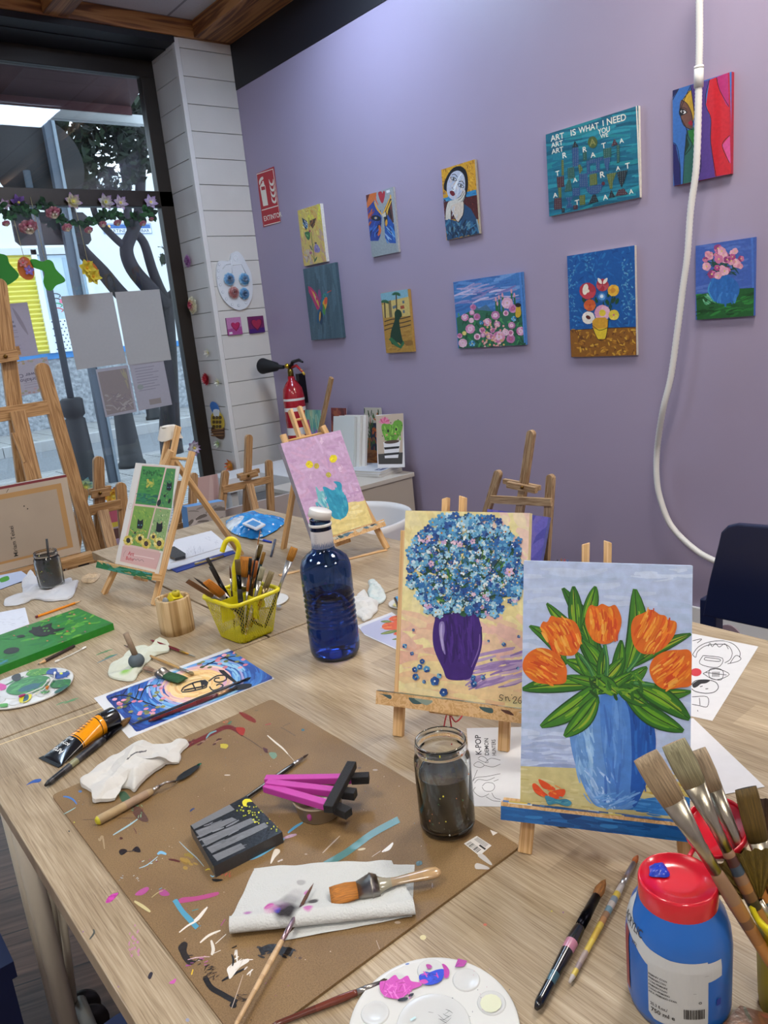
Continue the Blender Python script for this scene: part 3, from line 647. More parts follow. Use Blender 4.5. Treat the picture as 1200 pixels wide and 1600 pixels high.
def art_pink(a):
    dabs(a, 60, 800, 600, 1120, 760, 110, 12, ['#3f70b4', '#4a80c0', '#5b8cc8', '#6f9ad0', '#3a66a6'], -12, 14); dabs(a, 26, 830, 640, 1100, 730, 90, 9, ['#8f8fc0', '#a8a3cc', '#7b78b4', '#c4bcdc'], -14, 14)
    a.poly([(820, 800), (900, 760), (1000, 770), (1130, 770), (1146, 935), (832, 948)], '#2f6b50'); dabs(a, 130, 825, 785, 1140, 940, 26, 8, ['#1f5236', '#2d7a44', '#3d8d4e', '#244f3c', '#4e9c5a'], 80, 50)
    a.poly([(880, 762), (910, 742), (925, 756), (960, 738), (985, 765)], '#4a6f8c')
    for x, y in ((1020, 700), (1036, 690), (1005, 710), (1078, 672), (1092, 690), (1012, 730)): a.line([(x+4, y+90), (x, y+10)], 8, '#276b3a'); a.leaf(x, y+14, x-1, y-8, 9, '#d99aa2')
    for x, y, r in ((898, 750, 14), (893, 776, 12), (860, 798, 17), (916, 795, 16), (890, 812, 12), (966, 820, 18), (1003, 788, 20), (1058, 730, 26), (1085, 756, 20), (1052, 778, 13), (885, 852, 22), (942, 858, 14), (850, 918, 20), (836, 884, 12), (918, 888, 15), (1020, 890, 28), (1075, 898, 20), (1080, 835, 16), (1122, 862, 20), (976, 885, 16), (1050, 868, 16), (1012, 830, 15), (945, 880, 12), (990, 858, 12), (1075, 870, 14)):
        c_ = a.r.choice([['#d68fb4', '#c774a2', '#e2b3cc'], ['#dba9c0', '#e6c3d0'], ['#b9729f', '#cf90b8']]); a.flower(x, y, r, c_, '#cf9f5a', 9, a.r.random(), fat=.9); a.flower(x, y, r*.55, a.r.choice(['#b55a8c', '#e4c0d4']), '#c9a24a', 7, fat=.9)
    for _ in range(60): a.blob(a.r.uniform(940, 1050), a.r.uniform(815, 935), 5, col=a.r.choice(['#e3a9a6', '#dd8f90', '#eac2b8', '#d9b36a']))
    for x, y, r in ((1090, 804, 13), (938, 822, 10), (895, 920, 15)): a.flower(x, y, r, ['#3f8fc0', '#2a6fa6', '#7fc0dc'], '#d9c04a', 8)
    a.blob(858, 872, 10, col='#e6d27a'); a.smooth([(1102, 745), (1118, 740), (1124, 780), (1112, 798), (1098, 790)], '#caa62e'); a.blob(1110, 740, 14, 10, 0, '#1f1a1a'); a.poly([(1113, 584), (1123, 580), (1148, 915), (1138, 918)], '#4e86cc')
FT = (820, 150, 6.0)
def art_teal(a):
    a.view(*FT); dabs(a, 150, 200, 120, 1080, 1100, 420, 34, ['#176b85', '#1c7a90', '#125f7c', '#1f8590', '#0f5870', '#2a90a0'], -12, 6)
    w = '#e4e4d6'; D = ((.96, -.26), (-.08, -1)); tx = lambda t, x, y, h, sx=1.0: a.text(t, x, y, h, w, dirs=D, sx=sx)
    tx('ART', 245, 428, 56, .9); tx('IS', 428, 376, 58); tx('WHAT', 508, 352, 58, .8); tx('I', 728, 284, 56); tx('NEED', 768, 275, 64, .86); tx('YOU', 688, 360, 50, .8); tx('WE', 710, 398, 40, .9)
    tx('ART', 250, 486, 46, .95); tx('ART', 254, 546, 46, .95); tx('R', 352, 586, 52)
    for t, x, y, h in (('T', 290, 752, 46), ('R', 542, 530, 50), ('A', 620, 580, 48), ('T', 722, 494, 50), ('A', 890, 446, 44), ('A', 455, 812, 42), ('R', 704, 770, 58), ('A', 858, 702, 40), ('T', 944, 686, 54), ('A', 268, 956, 44), ('T', 472, 1030, 52), ('A', 736, 978, 48), ('A', 980, 922, 44)): tx(t, x, y, h)
    cs = dict(m='#4a2430', g='#2a5a50', b='#2c4f80', k='#17222c', o='#5d6a2c')
    for p, c_ in (([(300, 760), (368, 750), (370, 850), (306, 860)], 'm'), ([(312, 860), (342, 856), (346, 950), (318, 955)], 'o'), ([(276, 960), (344, 950), (350, 1060), (276, 1066)], 'm'), ([(346, 1052), (374, 1048), (376, 1092), (348, 1096)], 'k'), ([(344, 600), (364, 596), (368, 742), (346, 748)], 'o'),
                  ([(400, 680), (464, 664), (470, 770), (404, 780)], 'g'), ([(404, 785), (430, 780), (446, 890), (372, 902)], 'g'), ([(382, 955), (456, 945), (424, 1000), (462, 1040), (380, 1054), (412, 1000)], 'b'), ([(446, 870), (516, 860), (520, 930), (448, 945)], 'b'), ([(456, 1024), (496, 1020), (498, 1060), (458, 1068)], 'm'), ([(512, 935), (566, 925), (568, 1018), (516, 1026)], 'o'),
                  ([(444, 490), (504, 480), (508, 655), (450, 665)], 'b'), ([(444, 486), (470, 420), (506, 476)], 'k'), ([(546, 530), (580, 522), (584, 600), (548, 608)], 'g'), ([(500, 650), (520, 640), (546, 690), (514, 730)], 'o'), ([(510, 735), (590, 722), (594, 850), (514, 860)], 'b'),
                  ([(580, 610), (735, 572), (738, 600), (706, 610), (706, 690), (670, 695), (668, 625), (612, 636), (614, 708), (582, 715)], 'b'), ([(582, 715), (706, 690), (708, 715), (584, 738)], 'b'), ([(608, 740), (676, 724), (682, 830), (612, 840)], 'o'), ([(576, 856), (740, 820), (720, 880), (690, 915), (620, 925), (585, 895)], 'b'), ([(640, 925), (664, 922), (694, 990), (596, 1016)], 'k'),
                  ([(736, 500), (812, 482), (814, 570), (742, 584)], 'g'), ([(740, 588), (806, 572), (780, 720), (752, 650)], 'b'), ([(812, 472), (842, 398), (874, 456)], 'm'), ([(862, 462), (890, 456), (892, 620), (866, 628)], 'g'), ([(768, 735), (862, 715), (828, 800), (822, 870), (800, 872)], 'o'), ([(864, 712), (968, 692), (940, 790), (910, 860), (885, 800)], 'k'), ([(812, 880), (850, 945), (784, 958)], 'k'), ([(850, 940), (880, 880), (930, 866), (972, 920)], 'm')):
        a.poly(p, cs[c_]); x0, x1 = min(q_[0] for q_ in p), max(q_[0] for q_ in p); y0, y1 = min(q_[1] for q_ in p), max(q_[1] for q_ in p)
        for yy in range(int(y0)+14, int(y1)-2, 18):
            for xx in range(int(x0)+10, int(x1)-12, 20):
                ins = False
                for i in range(len(p)):
                    A_, B_ = p[i-1], p[i]
                    if (A_[1] > yy) != (B_[1] > yy) and xx+5 < (B_[0]-A_[0])*(yy-A_[1])/(B_[1]-A_[1])+A_[0]: ins = not ins
                if ins: a.text(a.r.choice('ARTART'), xx, yy+4, 12, mix(cs[c_], '#8fa39a', .5), dirs=D)
    a.blob(638, 434, 46, 56, 0, '#4c5f2e'); a.text('A', 612, 470, 62, '#8a8a4a', dirs=D); a.blob(738, 820, 16, 18, 0, '#5a2430')
    a.poly([(1044, 96), (1054, 86), (1098, 945), (1078, 945)], '#e0ddd0')
FK = (820, 100, 3.158)
def art_face(a):
    K = '#120f14'; bl, pu, rd = '#3a6fb8', '#553a86', '#c4202c'
    a.poly([(722, 133), (760, 122), (722, 190)], '#1c1c4e'); a.poly([(760, 122), (820, 105), (790, 170), (766, 260), (800, 330), (790, 440), (780, 606), (738, 606), (722, 180)], bl)
    a.poly([(722, 385), (745, 400), (765, 500), (768, 606), (738, 606)], '#211c5e'); a.poly([(800, 330), (850, 300), (866, 420), (866, 530), (834, 596), (780, 606), (790, 440)], '#2f6a5c'); a.poly([(805, 330), (852, 318), (866, 400), (828, 400)], '#2f8a30'); a.poly([(795, 340), (812, 400), (788, 450)], '#1c3a28')
    a.smooth([(818, 128), (834, 200), (832, 280), (806, 250), (790, 185), (776, 182)], '#dcb02a'); a.smooth([(772, 178), (800, 195), (822, 240), (830, 300), (822, 318), (795, 312), (776, 285), (764, 230)], '#7a5140')
    a.poly([(820, 105), (912, 78), (895, 150), (893, 210), (914, 262), (918, 300), (918, 380), (940, 470), (944, 556), (836, 582), (850, 500), (858, 400), (846, 300), (832, 200)], pu)
    a.poly([(912, 78), (946, 65), (1010, 215), (1024, 540), (940, 556), (918, 400), (918, 270), (894, 200)], rd); a.poly([(946, 65), (1002, 42), (1012, 218), (992, 200), (962, 130)], '#b02a6e'); a.poly([(1014, 350), (1022, 490), (1010, 488), (974, 400)], '#d0508e')
    for p in ([(820, 105), (790, 170), (766, 250), (800, 330), (788, 440), (780, 600)], [(912, 78), (893, 150), (894, 210), (918, 270), (918, 390), (944, 556)], [(946, 65), (962, 130), (1012, 218)], [(1014, 350), (974, 400), (1010, 488)], [(760, 122), (722, 190)], [(722, 385), (750, 405), (766, 500), (768, 606)], [(820, 115), (834, 220), (845, 300), (866, 420), (866, 530), (836, 590)], [(772, 178), (800, 195), (822, 240), (830, 290)], [(764, 230), (776, 285), (795, 312), (830, 325)], [(800, 320), (806, 360), (826, 400), (790, 450)], [(818, 128), (776, 182), (764, 230)]): a.line(p, 3.2, K)
    a.smooth([(762, 228), (780, 220), (802, 238), (782, 252), (764, 254)], K); a.smooth([(768, 234), (781, 226), (796, 238), (782, 246)], '#f0efe8'); a.blob(780, 235, 7, 10, 0, '#1a120e'); a.blob(782, 232, 2, col='#fff'); a.line([(762, 224), (780, 214), (800, 224)], 3, K); a.smooth([(806, 292), (820, 278), (828, 290), (822, 304)], '#b3203a')
    a.poly([(1002, 42), (1010, 40), (1027, 540), (1018, 543)], '#b3213a')
def art_pot(a):
    dabs(a, 190, 200, 900, 550, 1310, 34, 9, ['#17569c', '#1c63ac', '#124a8c', '#2a74b4', '#1f6aa8'], 60, 90); dabs(a, 60, 480, 960, 540, 1260, 12, 6, ['#4a90c0', '#6ba6c9'], 60, 90); dabs(a, 50, 215, 950, 260, 1290, 12, 6, ['#3f86bb', '#5b9ac2'], 60, 90); dabs(a, 20, 300, 950, 350, 1020, 12, 6, ['#3f86bb', '#5b9ac2'], 60, 90)
    a.poly([(224, 1314), (552, 1298), (558, 1440), (230, 1446)], '#8c5a1a'); dabs(a, 120, 230, 1310, 552, 1438, 24, 8, ['#a8701f', '#7a4a18', '#c08a2a', '#6a3f16', '#d0a034'], 40, 80); a.line([(224, 1314), (380, 1304), (552, 1298)], 3, '#3a2410')
    for p in ([(385, 1270), (320, 1150)], [(388, 1270), (382, 1110)], [(392, 1270), (438, 1130)], [(380, 1280), (320, 1250)], [(395, 1275), (440, 1240)], [(395, 1270), (430, 1190)]): a.line([p[0], ((p[0][0]+p[1][0])/2+4, (p[0][1]+p[1][1])/2), p[1]], 5, '#1f4a2a')
    for x, y in ((340, 1215), (415, 1190), (432, 1180), (300, 1180), (450, 1185), (358, 1180), (410, 1150)): a.leaf(x, y, x+a.r.uniform(-24, 24), y-30, 16, a.r.choice(['#1c4a28', '#26402c']))
    a.flower(312, 1120, 40, ['#b0303c', '#c4404a'], '#e8dcc0', 7, fat=1.1); a.blob(300, 1112, 14, 28, 10, '#e9e2cf'); a.flower(384, 1090, 30, ['#a82c3a', '#c05058'], None, 6, fat=1.1); a.leaf(380, 1085, 362, 1056, 16, '#e8e2d2'); a.leaf(388, 1085, 408, 1056, 16, '#e8e2d2')
    a.flower(438, 1117, 28, ['#dba02c', '#e6b43c'], '#c47a24', 10, fat=.9); a.blob(436, 1117, 13, col='#cf8a2a'); a.blob(381, 1148, 27, col='#2a62a4'); a.blob(381, 1148, 18, col='#5a98cc'); a.blob(381, 1146, 9, col='#d9e6ee')
    a.flower(322, 1190, 28, ['#c8582a', '#d46a34'], '#b84a22', 6, fat=1.2); a.flower(384, 1228, 38, ['#d698b0', '#e2b0c2'], None, 8, fat=1.0); a.blob(384, 1228, 17, col='#dfc43a'); a.flower(315, 1252, 30, ['#e6dfd2', '#f0eadf'], None, 5, fat=1.2); a.blob(314, 1250, 13, 9, 30, '#5a1f1a'); a.flower(440, 1238, 25, ['#d8c03c', '#e2ce58'], '#c8687c', 6, fat=1.1)
    a.poly([(334, 1268), (352, 1252), (398, 1250), (412, 1264), (410, 1302), (336, 1310)], '#d09a28'); a.poly([(338, 1308), (410, 1302), (398, 1356), (362, 1358)], '#dcc02e'); a.line([(334, 1290), (370, 1314), (412, 1300)], 3, '#2a1e10'); a.line([(412, 1266), (410, 1302), (398, 1356), (362, 1358), (336, 1300)], 3, '#3a2a12')
def art_vase(a):
    dabs(a, 50, 838, 860, 1128, 1130, 120, 14, ['#3f5fae', '#4a6ab6', '#4462b0', '#5674bd'], -8, 6); a.poly([(845, 1138), (920, 1128), (1060, 1108), (1132, 1104), (1132, 1242), (850, 1264)], '#1f5a28'); dabs(a, 70, 850, 1130, 1128, 1240, 50, 9, ['#175020', '#27702e', '#2f8236', '#124018'], -12, 14); dabs(a, 8, 885, 1140, 925, 1190, 40, 10, ['#4f9a6a', '#7ab892'], 40)
    a.blob(982, 1114, 78, 70, 0, '#2a66ae', 26); dabs(a, 30, 925, 1060, 1040, 1165, 60, 14, ['#2f6fb8', '#2560a8', '#3f80c4', '#2868b0'], 100, 20); a.stroke([(918, 1075), (906, 1120), (935, 1172)], 7, '#3f96c4')
    for _ in range(26): a.leaf(975+a.r.uniform(-80, 80), 1000+a.r.uniform(-60, 50), 975+a.r.uniform(-90, 90), 990+a.r.uniform(-60, 60), 8, '#1f4a3c')
    for _ in range(34):
        t, q_ = a.r.uniform(0, 6.28), math.sqrt(a.r.random()); a.flower(977+math.cos(t)*q_*95, 978+math.sin(t)*q_*72, a.r.uniform(13, 22), a.r.choice([['#d69aae', '#e2b3be'], ['#a8407a', '#b85a8c'], ['#dba2b2', '#cf869c'], ['#c77298', '#8e3a72']]), '#d8c86a', 5, a.r.random()*6, fat=.95)
    a.poly([(1116, 854), (1128, 852), (1132, 1104), (1122, 1106)], '#4a72c0')
wallpic('canvas_painting', 'small yellow canvas with butterflies and a stem, above the slate blue one', [(463, 331), (499, 317), (511, 408), (477, 416)], .022, '#cdb764', '#dcd9cf', art_butterfly, G3, 11)
wallpic('canvas_painting', 'slate blue canvas with a bright hummingbird, on the mauve wall', [(472, 421), (523, 410), (537, 527), (488, 532)], .02, '#435e6b', '#3f5966', art_hummer, G3, 12)
wallpic('canvas_painting', 'unfinished canvas of two dark parrots below a red heart, bottom still grey', [(570, 305), (613, 293), (624, 393), (583, 402)], .014, '#8f999c', '#b9bcbc', art_parrots, FX, 13)
wallpic('canvas_painting', 'canvas of a dark-haired woman resting her chin on her hand', [(687, 264), (741, 251), (750, 365), (700, 375)], .014, '#cf9a26', '#b5b0a2', art_woman, FX, 14)
wallpic('canvas_painting', 'sandy canvas with a dark green dog under palm trees', [(594, 459), (636, 451), (648, 550), (604, 551)], .018, '#b08636', '#b8934c', art_dog, G3, 15)
wallpic('canvas_painting', 'wide canvas of a pink flower meadow under a blue sky', [(707, 442), (815, 424), (822, 537), (717, 546)], .014, '#3f78b8', '#4a80c4', art_pink, G3, 16)
wallpic('canvas_painting', 'large teal canvas covered in white capital letters and small shapes', [(851, 211), (996, 165), (1001, 306), (860, 340)], .014, '#176b85', '#dcd9cc', art_teal, FT, 17)
wallpic('canvas_painting', 'rainbow banded canvas with half a face, behind the white hose', [(1049, 142), (1140, 113), (1145, 270), (1054, 291)], .018, '#3a6fb8', '#b3213a', art_face, FK, 18)
wallpic('canvas_painting', 'tall deep blue canvas with flowers in a yellow pot', [(884, 400), (990, 384), (996, 555), (894, 558)], .014, '#17569c', '#c9c6be', art_pot, FK, 19)
wallpic('canvas_painting', 'small blue and green canvas with pink blossoms in a round vase', [(1085, 385), (1178, 370), (1179, 493), (1089, 500)], .014, '#3f5fae', '#3f66b8', art_vase, FK, 20)
# fire extinguisher sign
def art_sign(a):
    a.view(240, 240, 4.446); r_, w = '#b3202c', '#e6dfd0'
    a.poly([(714, 142), (830, 104), (884, 474), (768, 504)], w); a.poly([(717, 147), (827, 110), (864, 358), (748, 392)], r_); a.poly([(750, 398), (866, 364), (880, 470), (768, 498)], r_)
    a.poly([(738, 230), (752, 205), (764, 205), (776, 226), (796, 358), (762, 366)], w); a.smooth([(732, 195), (742, 170), (758, 160), (762, 178), (748, 190), (738, 220)], w); a.poly([(754, 192), (764, 190), (768, 210), (758, 212)], w); a.poly([(746, 232), (772, 226), (776, 250), (750, 256)], r_)
    for x, y in ((806, 200), (812, 240), (818, 280), (824, 322)): a.smooth([(x-6, y-24), (x+6, y+2), (x+20, y+4), (x+24, y-26), (x+30, y+8), (x+18, y+24), (x, y+12)], w)
    a.text('EXTINTOR', 768, 470, 34, w, dirs=((.965, -.26), (-.18, -1)), sx=.56)
wallpic('fire_extinguisher_sign', 'red sign with a white extinguisher and flames, reading EXTINTOR', [(400, 270), (427, 262), (439, 346), (412, 355)], .003, '#b3202c', '#a01c28', art_sign, G3, 3, cat='sign', mat=m_print())

# ------------------------------------------------------------------ white ribbed hose in front of the mauve wall
hp = [(1094, -60), (1093, 0), (1093, 60), (1092, 110), (1091, 170), (1088, 260), (1079, 330), (1074, 400), (1067, 450), (1058, 520), (1048, 590), (1036, 640), (1027, 700), (1026, 745), (1032, 780), (1048, 820), (1078, 852), (1112, 874), (1180, 900), (1260, 930)]
P = [V(p) for p in spline([tuple(onx(x, y, 2.84+(.05 if y > 650 else 0))) for x, y in hp], 22)]
t = thing('corrugated_hose', 'long white ribbed hose hanging over the mauve wall and the rainbow canvas', 'hose', P[-1])
rr = [(.0132 if i % 2 else .0118) for i in range(len(P))]
M().tube(P, rr, 12, '#dcdad6').obj('hose', m_plastic(), parent=t)
i0 = min(range(len(P)), key=lambda i: abs(P[i].z-onx(1093, 120, 2.84).z)); d = (P[i0+1]-P[i0]).normalized()
M().tube([P[i0]-d*.035, P[i0]+d*.035], .0165, 16, '#e6e4e0').tube([P[i0]-d*.03, P[i0]-d*.026], .0172, 16, '#bdbab4').obj('joint_sleeve', m_plastic(), parent=t)

# ------------------------------------------------------------------ fire extinguisher
ex = onx(453, 685, 2.83); bx, by = 2.83, 4.44; z0 = .62
t = thing('fire_extinguisher', 'red fire extinguisher with a black horn hanging by the white pillar', 'fire extinguisher', (bx, by, z0))
m = M().lathe([(0, 0, '#9c1a24'), (.06, 0, '#9c1a24'), (.072, .02, '#9c1a24'), (.073, .1, '#d8d5d0'), (.0732, .15, '#9c1a24'), (.0732, .19, '#a81c28'), (.0732, .26, '#e2ded8'), (.0732, .285, '#a81c28'), (.0732, .33, '#e2ded8'), (.0732, .345, '#a81c28'), (.073, .36, '#a81c28'), (.065, .41, '#a81c28'), (.04, .45, '#a81c28'), (.025, .465, '#a81c28'), (.023, .49, '#a81c28'), (0, .49)], 32, o=(bx, by, z0))
m.obj('cylinder', m_gloss(), parent=t)
m = M(); m.lathe([(0, .49), (.02, .49), (.02, .53), (.012, .545), (0, .545)], 16, '#8d7a3a', o=(bx, by, z0)); m.ball((bx-.02, by, z0+.56), .018, '#c9a63a'); m.obj('valve', m_metal(), parent=t)
m = M(); m.tube([(bx, by+.0, z0+.54), (bx-.005, by-.05, z0+.585), (bx, by-.12, z0+.595), (bx, by-.16, z0+.58)], [.014, .012, .01, .007], 8, '#17171a'); m.obj('lever', m_plastic(), parent=t, label='black squeeze lever')
m = M(); m.tube([(bx, by-.01, z0+.545), (bx, by-.08, z0+.56), (bx, by-.15, z0+.515)], [.009, .009, .007], 8, '#b3222c'); m.tube([(bx, by-.13, z0+.53), (bx, by-.165, z0+.5)], .007, 8, '#c9a63a'); m.obj('carry_handle', m_plastic(), parent=t, label='red handle with brass end')
hA = V((bx-.03, by+.03, z0+.555)); hB = onx(411, 572, 2.78); d = (hB-hA)
m = M().tube([hA, hA+d*.3, hA+d*.36, hA+d*.95, hB], [.012, .018, .03, .052, .055], 20, '#141416'); m.obj('horn', m_matte(), parent=t, label='black discharge horn')
m = M().b2((bx+.05, by-.02, z0+.3), (XW, by+.02, z0+.5), '#3a3a3e'); m.obj('wall_bracket', m_metal(), parent=t)
# ================================================================== PILLAR AND WINDOW DECORATIONS
def rose(m, c, r, cols, n1, rnd, layers=4, cup=.5):
    """ruffled flower head facing n1"""
    z = V(n1).normalized(); x = z.orthogonal().normalized(); y = z.cross(x)
    for L in range(layers):
        k = 5+L; rr = r*(.25+.75*(L+1)/layers)
        for i in range(k):
            a = 2*PI*i/k+L*.5+rnd.uniform(-.15, .15); col = cols[min(len(cols)-1, L*len(cols)//layers)]
            d = x*math.cos(a)+y*math.sin(a); s_ = z.cross(d)
            def fn(u, v, d=d, s_=s_, rr=rr, L=L):
                w = (u-.5)*rr*1.25*math.sin(PI*min(1, .18+v*.75)); return c+d*(rr*v*.95)+s_*w+z*(r*cup*(layers-L)/layers*math.sin(v*2.2)+.06*r*math.sin(u*9+v*5))
            m.grid(fn, 5, 4, mix(col, '#ffffff', rnd.uniform(0, .18)))
def starflower(m, c, r, cols, n1, rnd, n=7, cen='#e0d060'):
    z = V(n1).normalized(); x = z.orthogonal().normalized(); y = z.cross(x)
    for L, (k, q) in enumerate(((n, 1), (n, .6))):
        for i in range(k):
            a = 2*PI*(i+.5*L)/k; d = x*math.cos(a)+y*math.sin(a); s_ = z.cross(d)
            def fn(u, v, d=d, s_=s_): return c+d*(r*q*v)+s_*((u-.5)*r*.62*q*math.sin(PI*min(1, .1+v*.9)))+z*(r*.35*v*v*(1+L)+.004*L)
            m.grid(fn, 4, 5, cf=lambda u, v: mix(cols[0], cols[-1], v**1.5))
    m.ball(c+z*r*.15, r*.16, cen)
rnd = random.Random(5); PF = m_fab()
def deco(fn, label, cat='artificial flower', name='artificial_flower', group=None, org=None):
    m = M(); fn(m); return m.obj(name, PF, label=label, cat=cat, group=group, org=org)
def xs(px, py, off=0): return onx(px, py, XC-off)      # on the pillar's window-side face
def yf(px, py, off=0): return ony(px, py, YC-off)      # on the pillar's front face
nx, ny = (-1, 0, 0), (0, -1, 0)
for (px, py, r, kind, cols, lb) in ((294, 408, .045, 'r', ['#7a2f78', '#a254a0', '#b877b4'], 'purple rose head pinned high on the white pillar edge'), (302, 477, .065, 'r', ['#a83048', '#d9a878', '#e6dcae', '#eee8c8'], 'cream peony head with red tips on the white pillar'),
      (325, 551, .034, 's', ['#e8e4c8', '#f0eee6'], 'small white flower above the red daisy on the pillar'), (324, 592, .048, 'd', ['#a01826', '#c42434'], 'red daisy head on the white pillar'), (341, 597, .034, 's', ['#e6e3c0', '#eeece4'], 'small white flower beside the red daisy'),
      (341, 693, .036, 's', ['#a8c48a', '#e4ead8'], 'white flower with green heart below the cardboard basket')):
    c = xs(px, py, .012)
    if kind == 'r': deco(lambda m: rose(m, c, r, cols, nx, rnd, 4), lb, org=c)
    elif kind == 's': deco(lambda m: starflower(m, c, r, cols, nx, rnd, 5), lb, org=c)
    else: deco(lambda m: starflower(m, c, r, cols, nx, rnd, 12, '#7a1420'), lb, org=c)
c = xs(361, 728, .012); deco(lambda m: starflower(m, c, .055, ['#e8b83a', '#cc2a34'], nx, rnd, 7), 'red and yellow flower head low on the pillar', org=c)
# cardboard basket of eggs
m = M(); T = Matrix(((0, 0, -1, XC-.004), (-1, 0, 0, 0), (0, 1, 0, 0), (0, 0, 0, 1)))
def yz(px, py): p = xs(px, py); return (-p.y, p.z)
def lay(pts, z, col, m=m): m.prism([yz(*p) for p in spline(pts, 3, True)], z, z+.003, col, T=T)
lay([(331, 672), (335, 664), (346, 660), (351, 668), (351, 684), (345, 686), (337, 681)], .0, '#5a3c26'); lay([(331, 652), (335, 644), (343, 643), (350, 652), (351, 668), (334, 668)], .002, '#d0b23a')
lay([(330, 634), (334, 627), (342, 633), (344, 646), (336, 646)], .004, '#3f78c0'); lay([(336, 640), (344, 640), (344, 650), (337, 650)], .006, '#dfe2e0')
for i in range(9): lay([(335+(i % 3)*5, 650+(i//3)*7), (338+(i % 3)*5, 650+(i//3)*7), (338+(i % 3)*5, 654+(i//3)*7), (335+(i % 3)*5, 654+(i//3)*7)], .008, '#5a4416')
for i in range(3): lay([(333, 671+i*4), (350, 669+i*5), (350, 671+i*5), (334, 673+i*4)], .006, '#8a6038')
m.obj('cardboard_basket', m_card(), label='cut-out cardboard basket of yellow eggs with a blue bow on the pillar', cat='decoration', org=xs(341, 660))
# white plastic palette with cloth roses
c = yf(364, 440, .006); t = thing('wall_palette', 'white plastic paint palette holding blue and rust cloth roses on the pillar', 'palette', c)
T = Matrix(((1, 0, 0, 0), (0, 0, -1, YC-.002), (0, 1, 0, 0), (0, 0, 0, 1)))
def xz(px, py): p = yf(px, py); return (p.x, p.z)
m = M(); pts = [xz(240+x/4.446, 240+y/4.446) for x, y in spline([(432, 860), (434, 790), (450, 748), (520, 745), (534, 700), (575, 680), (612, 715), (640, 770), (668, 830), (682, 930), (670, 1020), (630, 1075), (570, 1085), (500, 1040), (450, 960)], 4, True)]
m.prism(pts, 0, .012, '#d9dbdc', T=T)
for x, y in ((455, 770), (449, 815), (450, 862), (462, 912), (480, 962), (505, 1010), (545, 1048), (590, 1055), (640, 1035)):
    q0 = yf(240+x/4.446, 240+y/4.446, .012); m.tube([q0, q0+V((0, -.004, 0))], [.0115, .009], 14, '#c3c6ca', caps=True); m.ball(q0+V((0, -.001, 0)), (.008, .004, .008), '#e6e8e9')
q0 = yf(240+570/4.446, 240+725/4.446, .013); m.tube([q0+V((math.cos(a)*.016, 0, math.sin(a)*.019)) for a in [2*PI*i/16 for i in range(16)]], .004, 6, '#e8eaeb', closed=True)
m.tube([yf(240+540/4.446, 240+740/4.446, .014), yf(240+545/4.446, 240+830/4.446, .014)], .004, 6, '#e8eaeb'); m.tube([yf(240+480/4.446, 240+800/4.446, .014), yf(240+500/4.446, 240+770/4.446, .014), yf(240+535/4.446, 240+765/4.446, .014)], .004, 6, '#e8eaeb'); m.tube([yf(240+550/4.446, 240+775/4.446, .014), yf(240+610/4.446, 240+765/4.446, .014), yf(240+640/4.446, 240+830/4.446, .014)], .004, 6, '#e8eaeb')
m.obj('palette_plate', m_plastic(), parent=t)
for x, y, r, cols in ((524, 872, .044, ['#17466e', '#3f86b8', '#6fb0d6']), (628, 872, .044, ['#2a5f86', '#4a94c4', '#8cc2de']), (628, 972, .042, ['#1d4f78', '#3f88bc', '#7ab6d8']), (555, 965, .043, ['#7a2a2a', '#a8605c', '#b98a80'])):
    q0 = yf(240+x/4.446, 240+y/4.446, .02); m = M(); rose(m, q0, r, cols, ny, rnd, 5, .6); m.obj('cloth_rose', PF, parent=t)
def minicanvas(q, label, fn, seed):
    Y = YC-.012; A_, B_, D_ = ony(*q[0], Y), ony(*q[1], Y), ony(*q[2], Y); w, h = B_.x-A_.x, A_.z-D_.z
    mw = Matrix(((1, 0, 0, A_.x), (0, 0, -1, Y), (0, 1, 0, D_.z), (0, 0, 0, 1))); a = Art(mw, (w, h), rnd=seed, step=6e-6); a.b2((0, 0, -.011), (w, h, 0), '#6e2a5c'); fn(a, w, h)
    a.obj('mini_canvas', m_paint(), mw, label=label, cat='painting')
def heart(cx, cy, r, k=1): return [(cx+r*k*.9*math.sin(t)**3*1.05, cy+r*(.8*math.cos(t)-.3*math.cos(2*t)-.12*math.cos(3*t))) for t in [2*PI*i/24 for i in range(24)]]
def h1(a, w, h): a.fill('#b87aa4'); a.raw([(0, 0), (w, 0), (w, h*.45), (0, h*.35)], '#a04a86'); a.raw(heart(w*.58, h*.5, w*.33), '#8a1440'); a.raw(heart(w*.58, h*.53, w*.27), '#b0265a'); a.raw([(w*.08, h*.06), (w*.3, h*.06), (w*.3, h*.18), (w*.08, h*.18)], '#d9cfd6')
def h2(a, w, h): a.fill('#6a1f56'); a.raw([(0, 0), (w, 0), (w, h*.3), (0, h*.25)], '#3f1a66'); a.raw(heart(w*.52, h*.52, w*.4), '#5a1038'); a.raw(heart(w*.52, h*.55, w*.33), '#9c2446')
minicanvas([(353, 497), (376, 497), (379, 522)], 'tiny pink canvas with a heart, under the wall palette', h1, 1); minicanvas([(387, 495), (411, 493), (413, 519)], 'tiny violet canvas with a dark red heart beside the pink one', h2, 2)

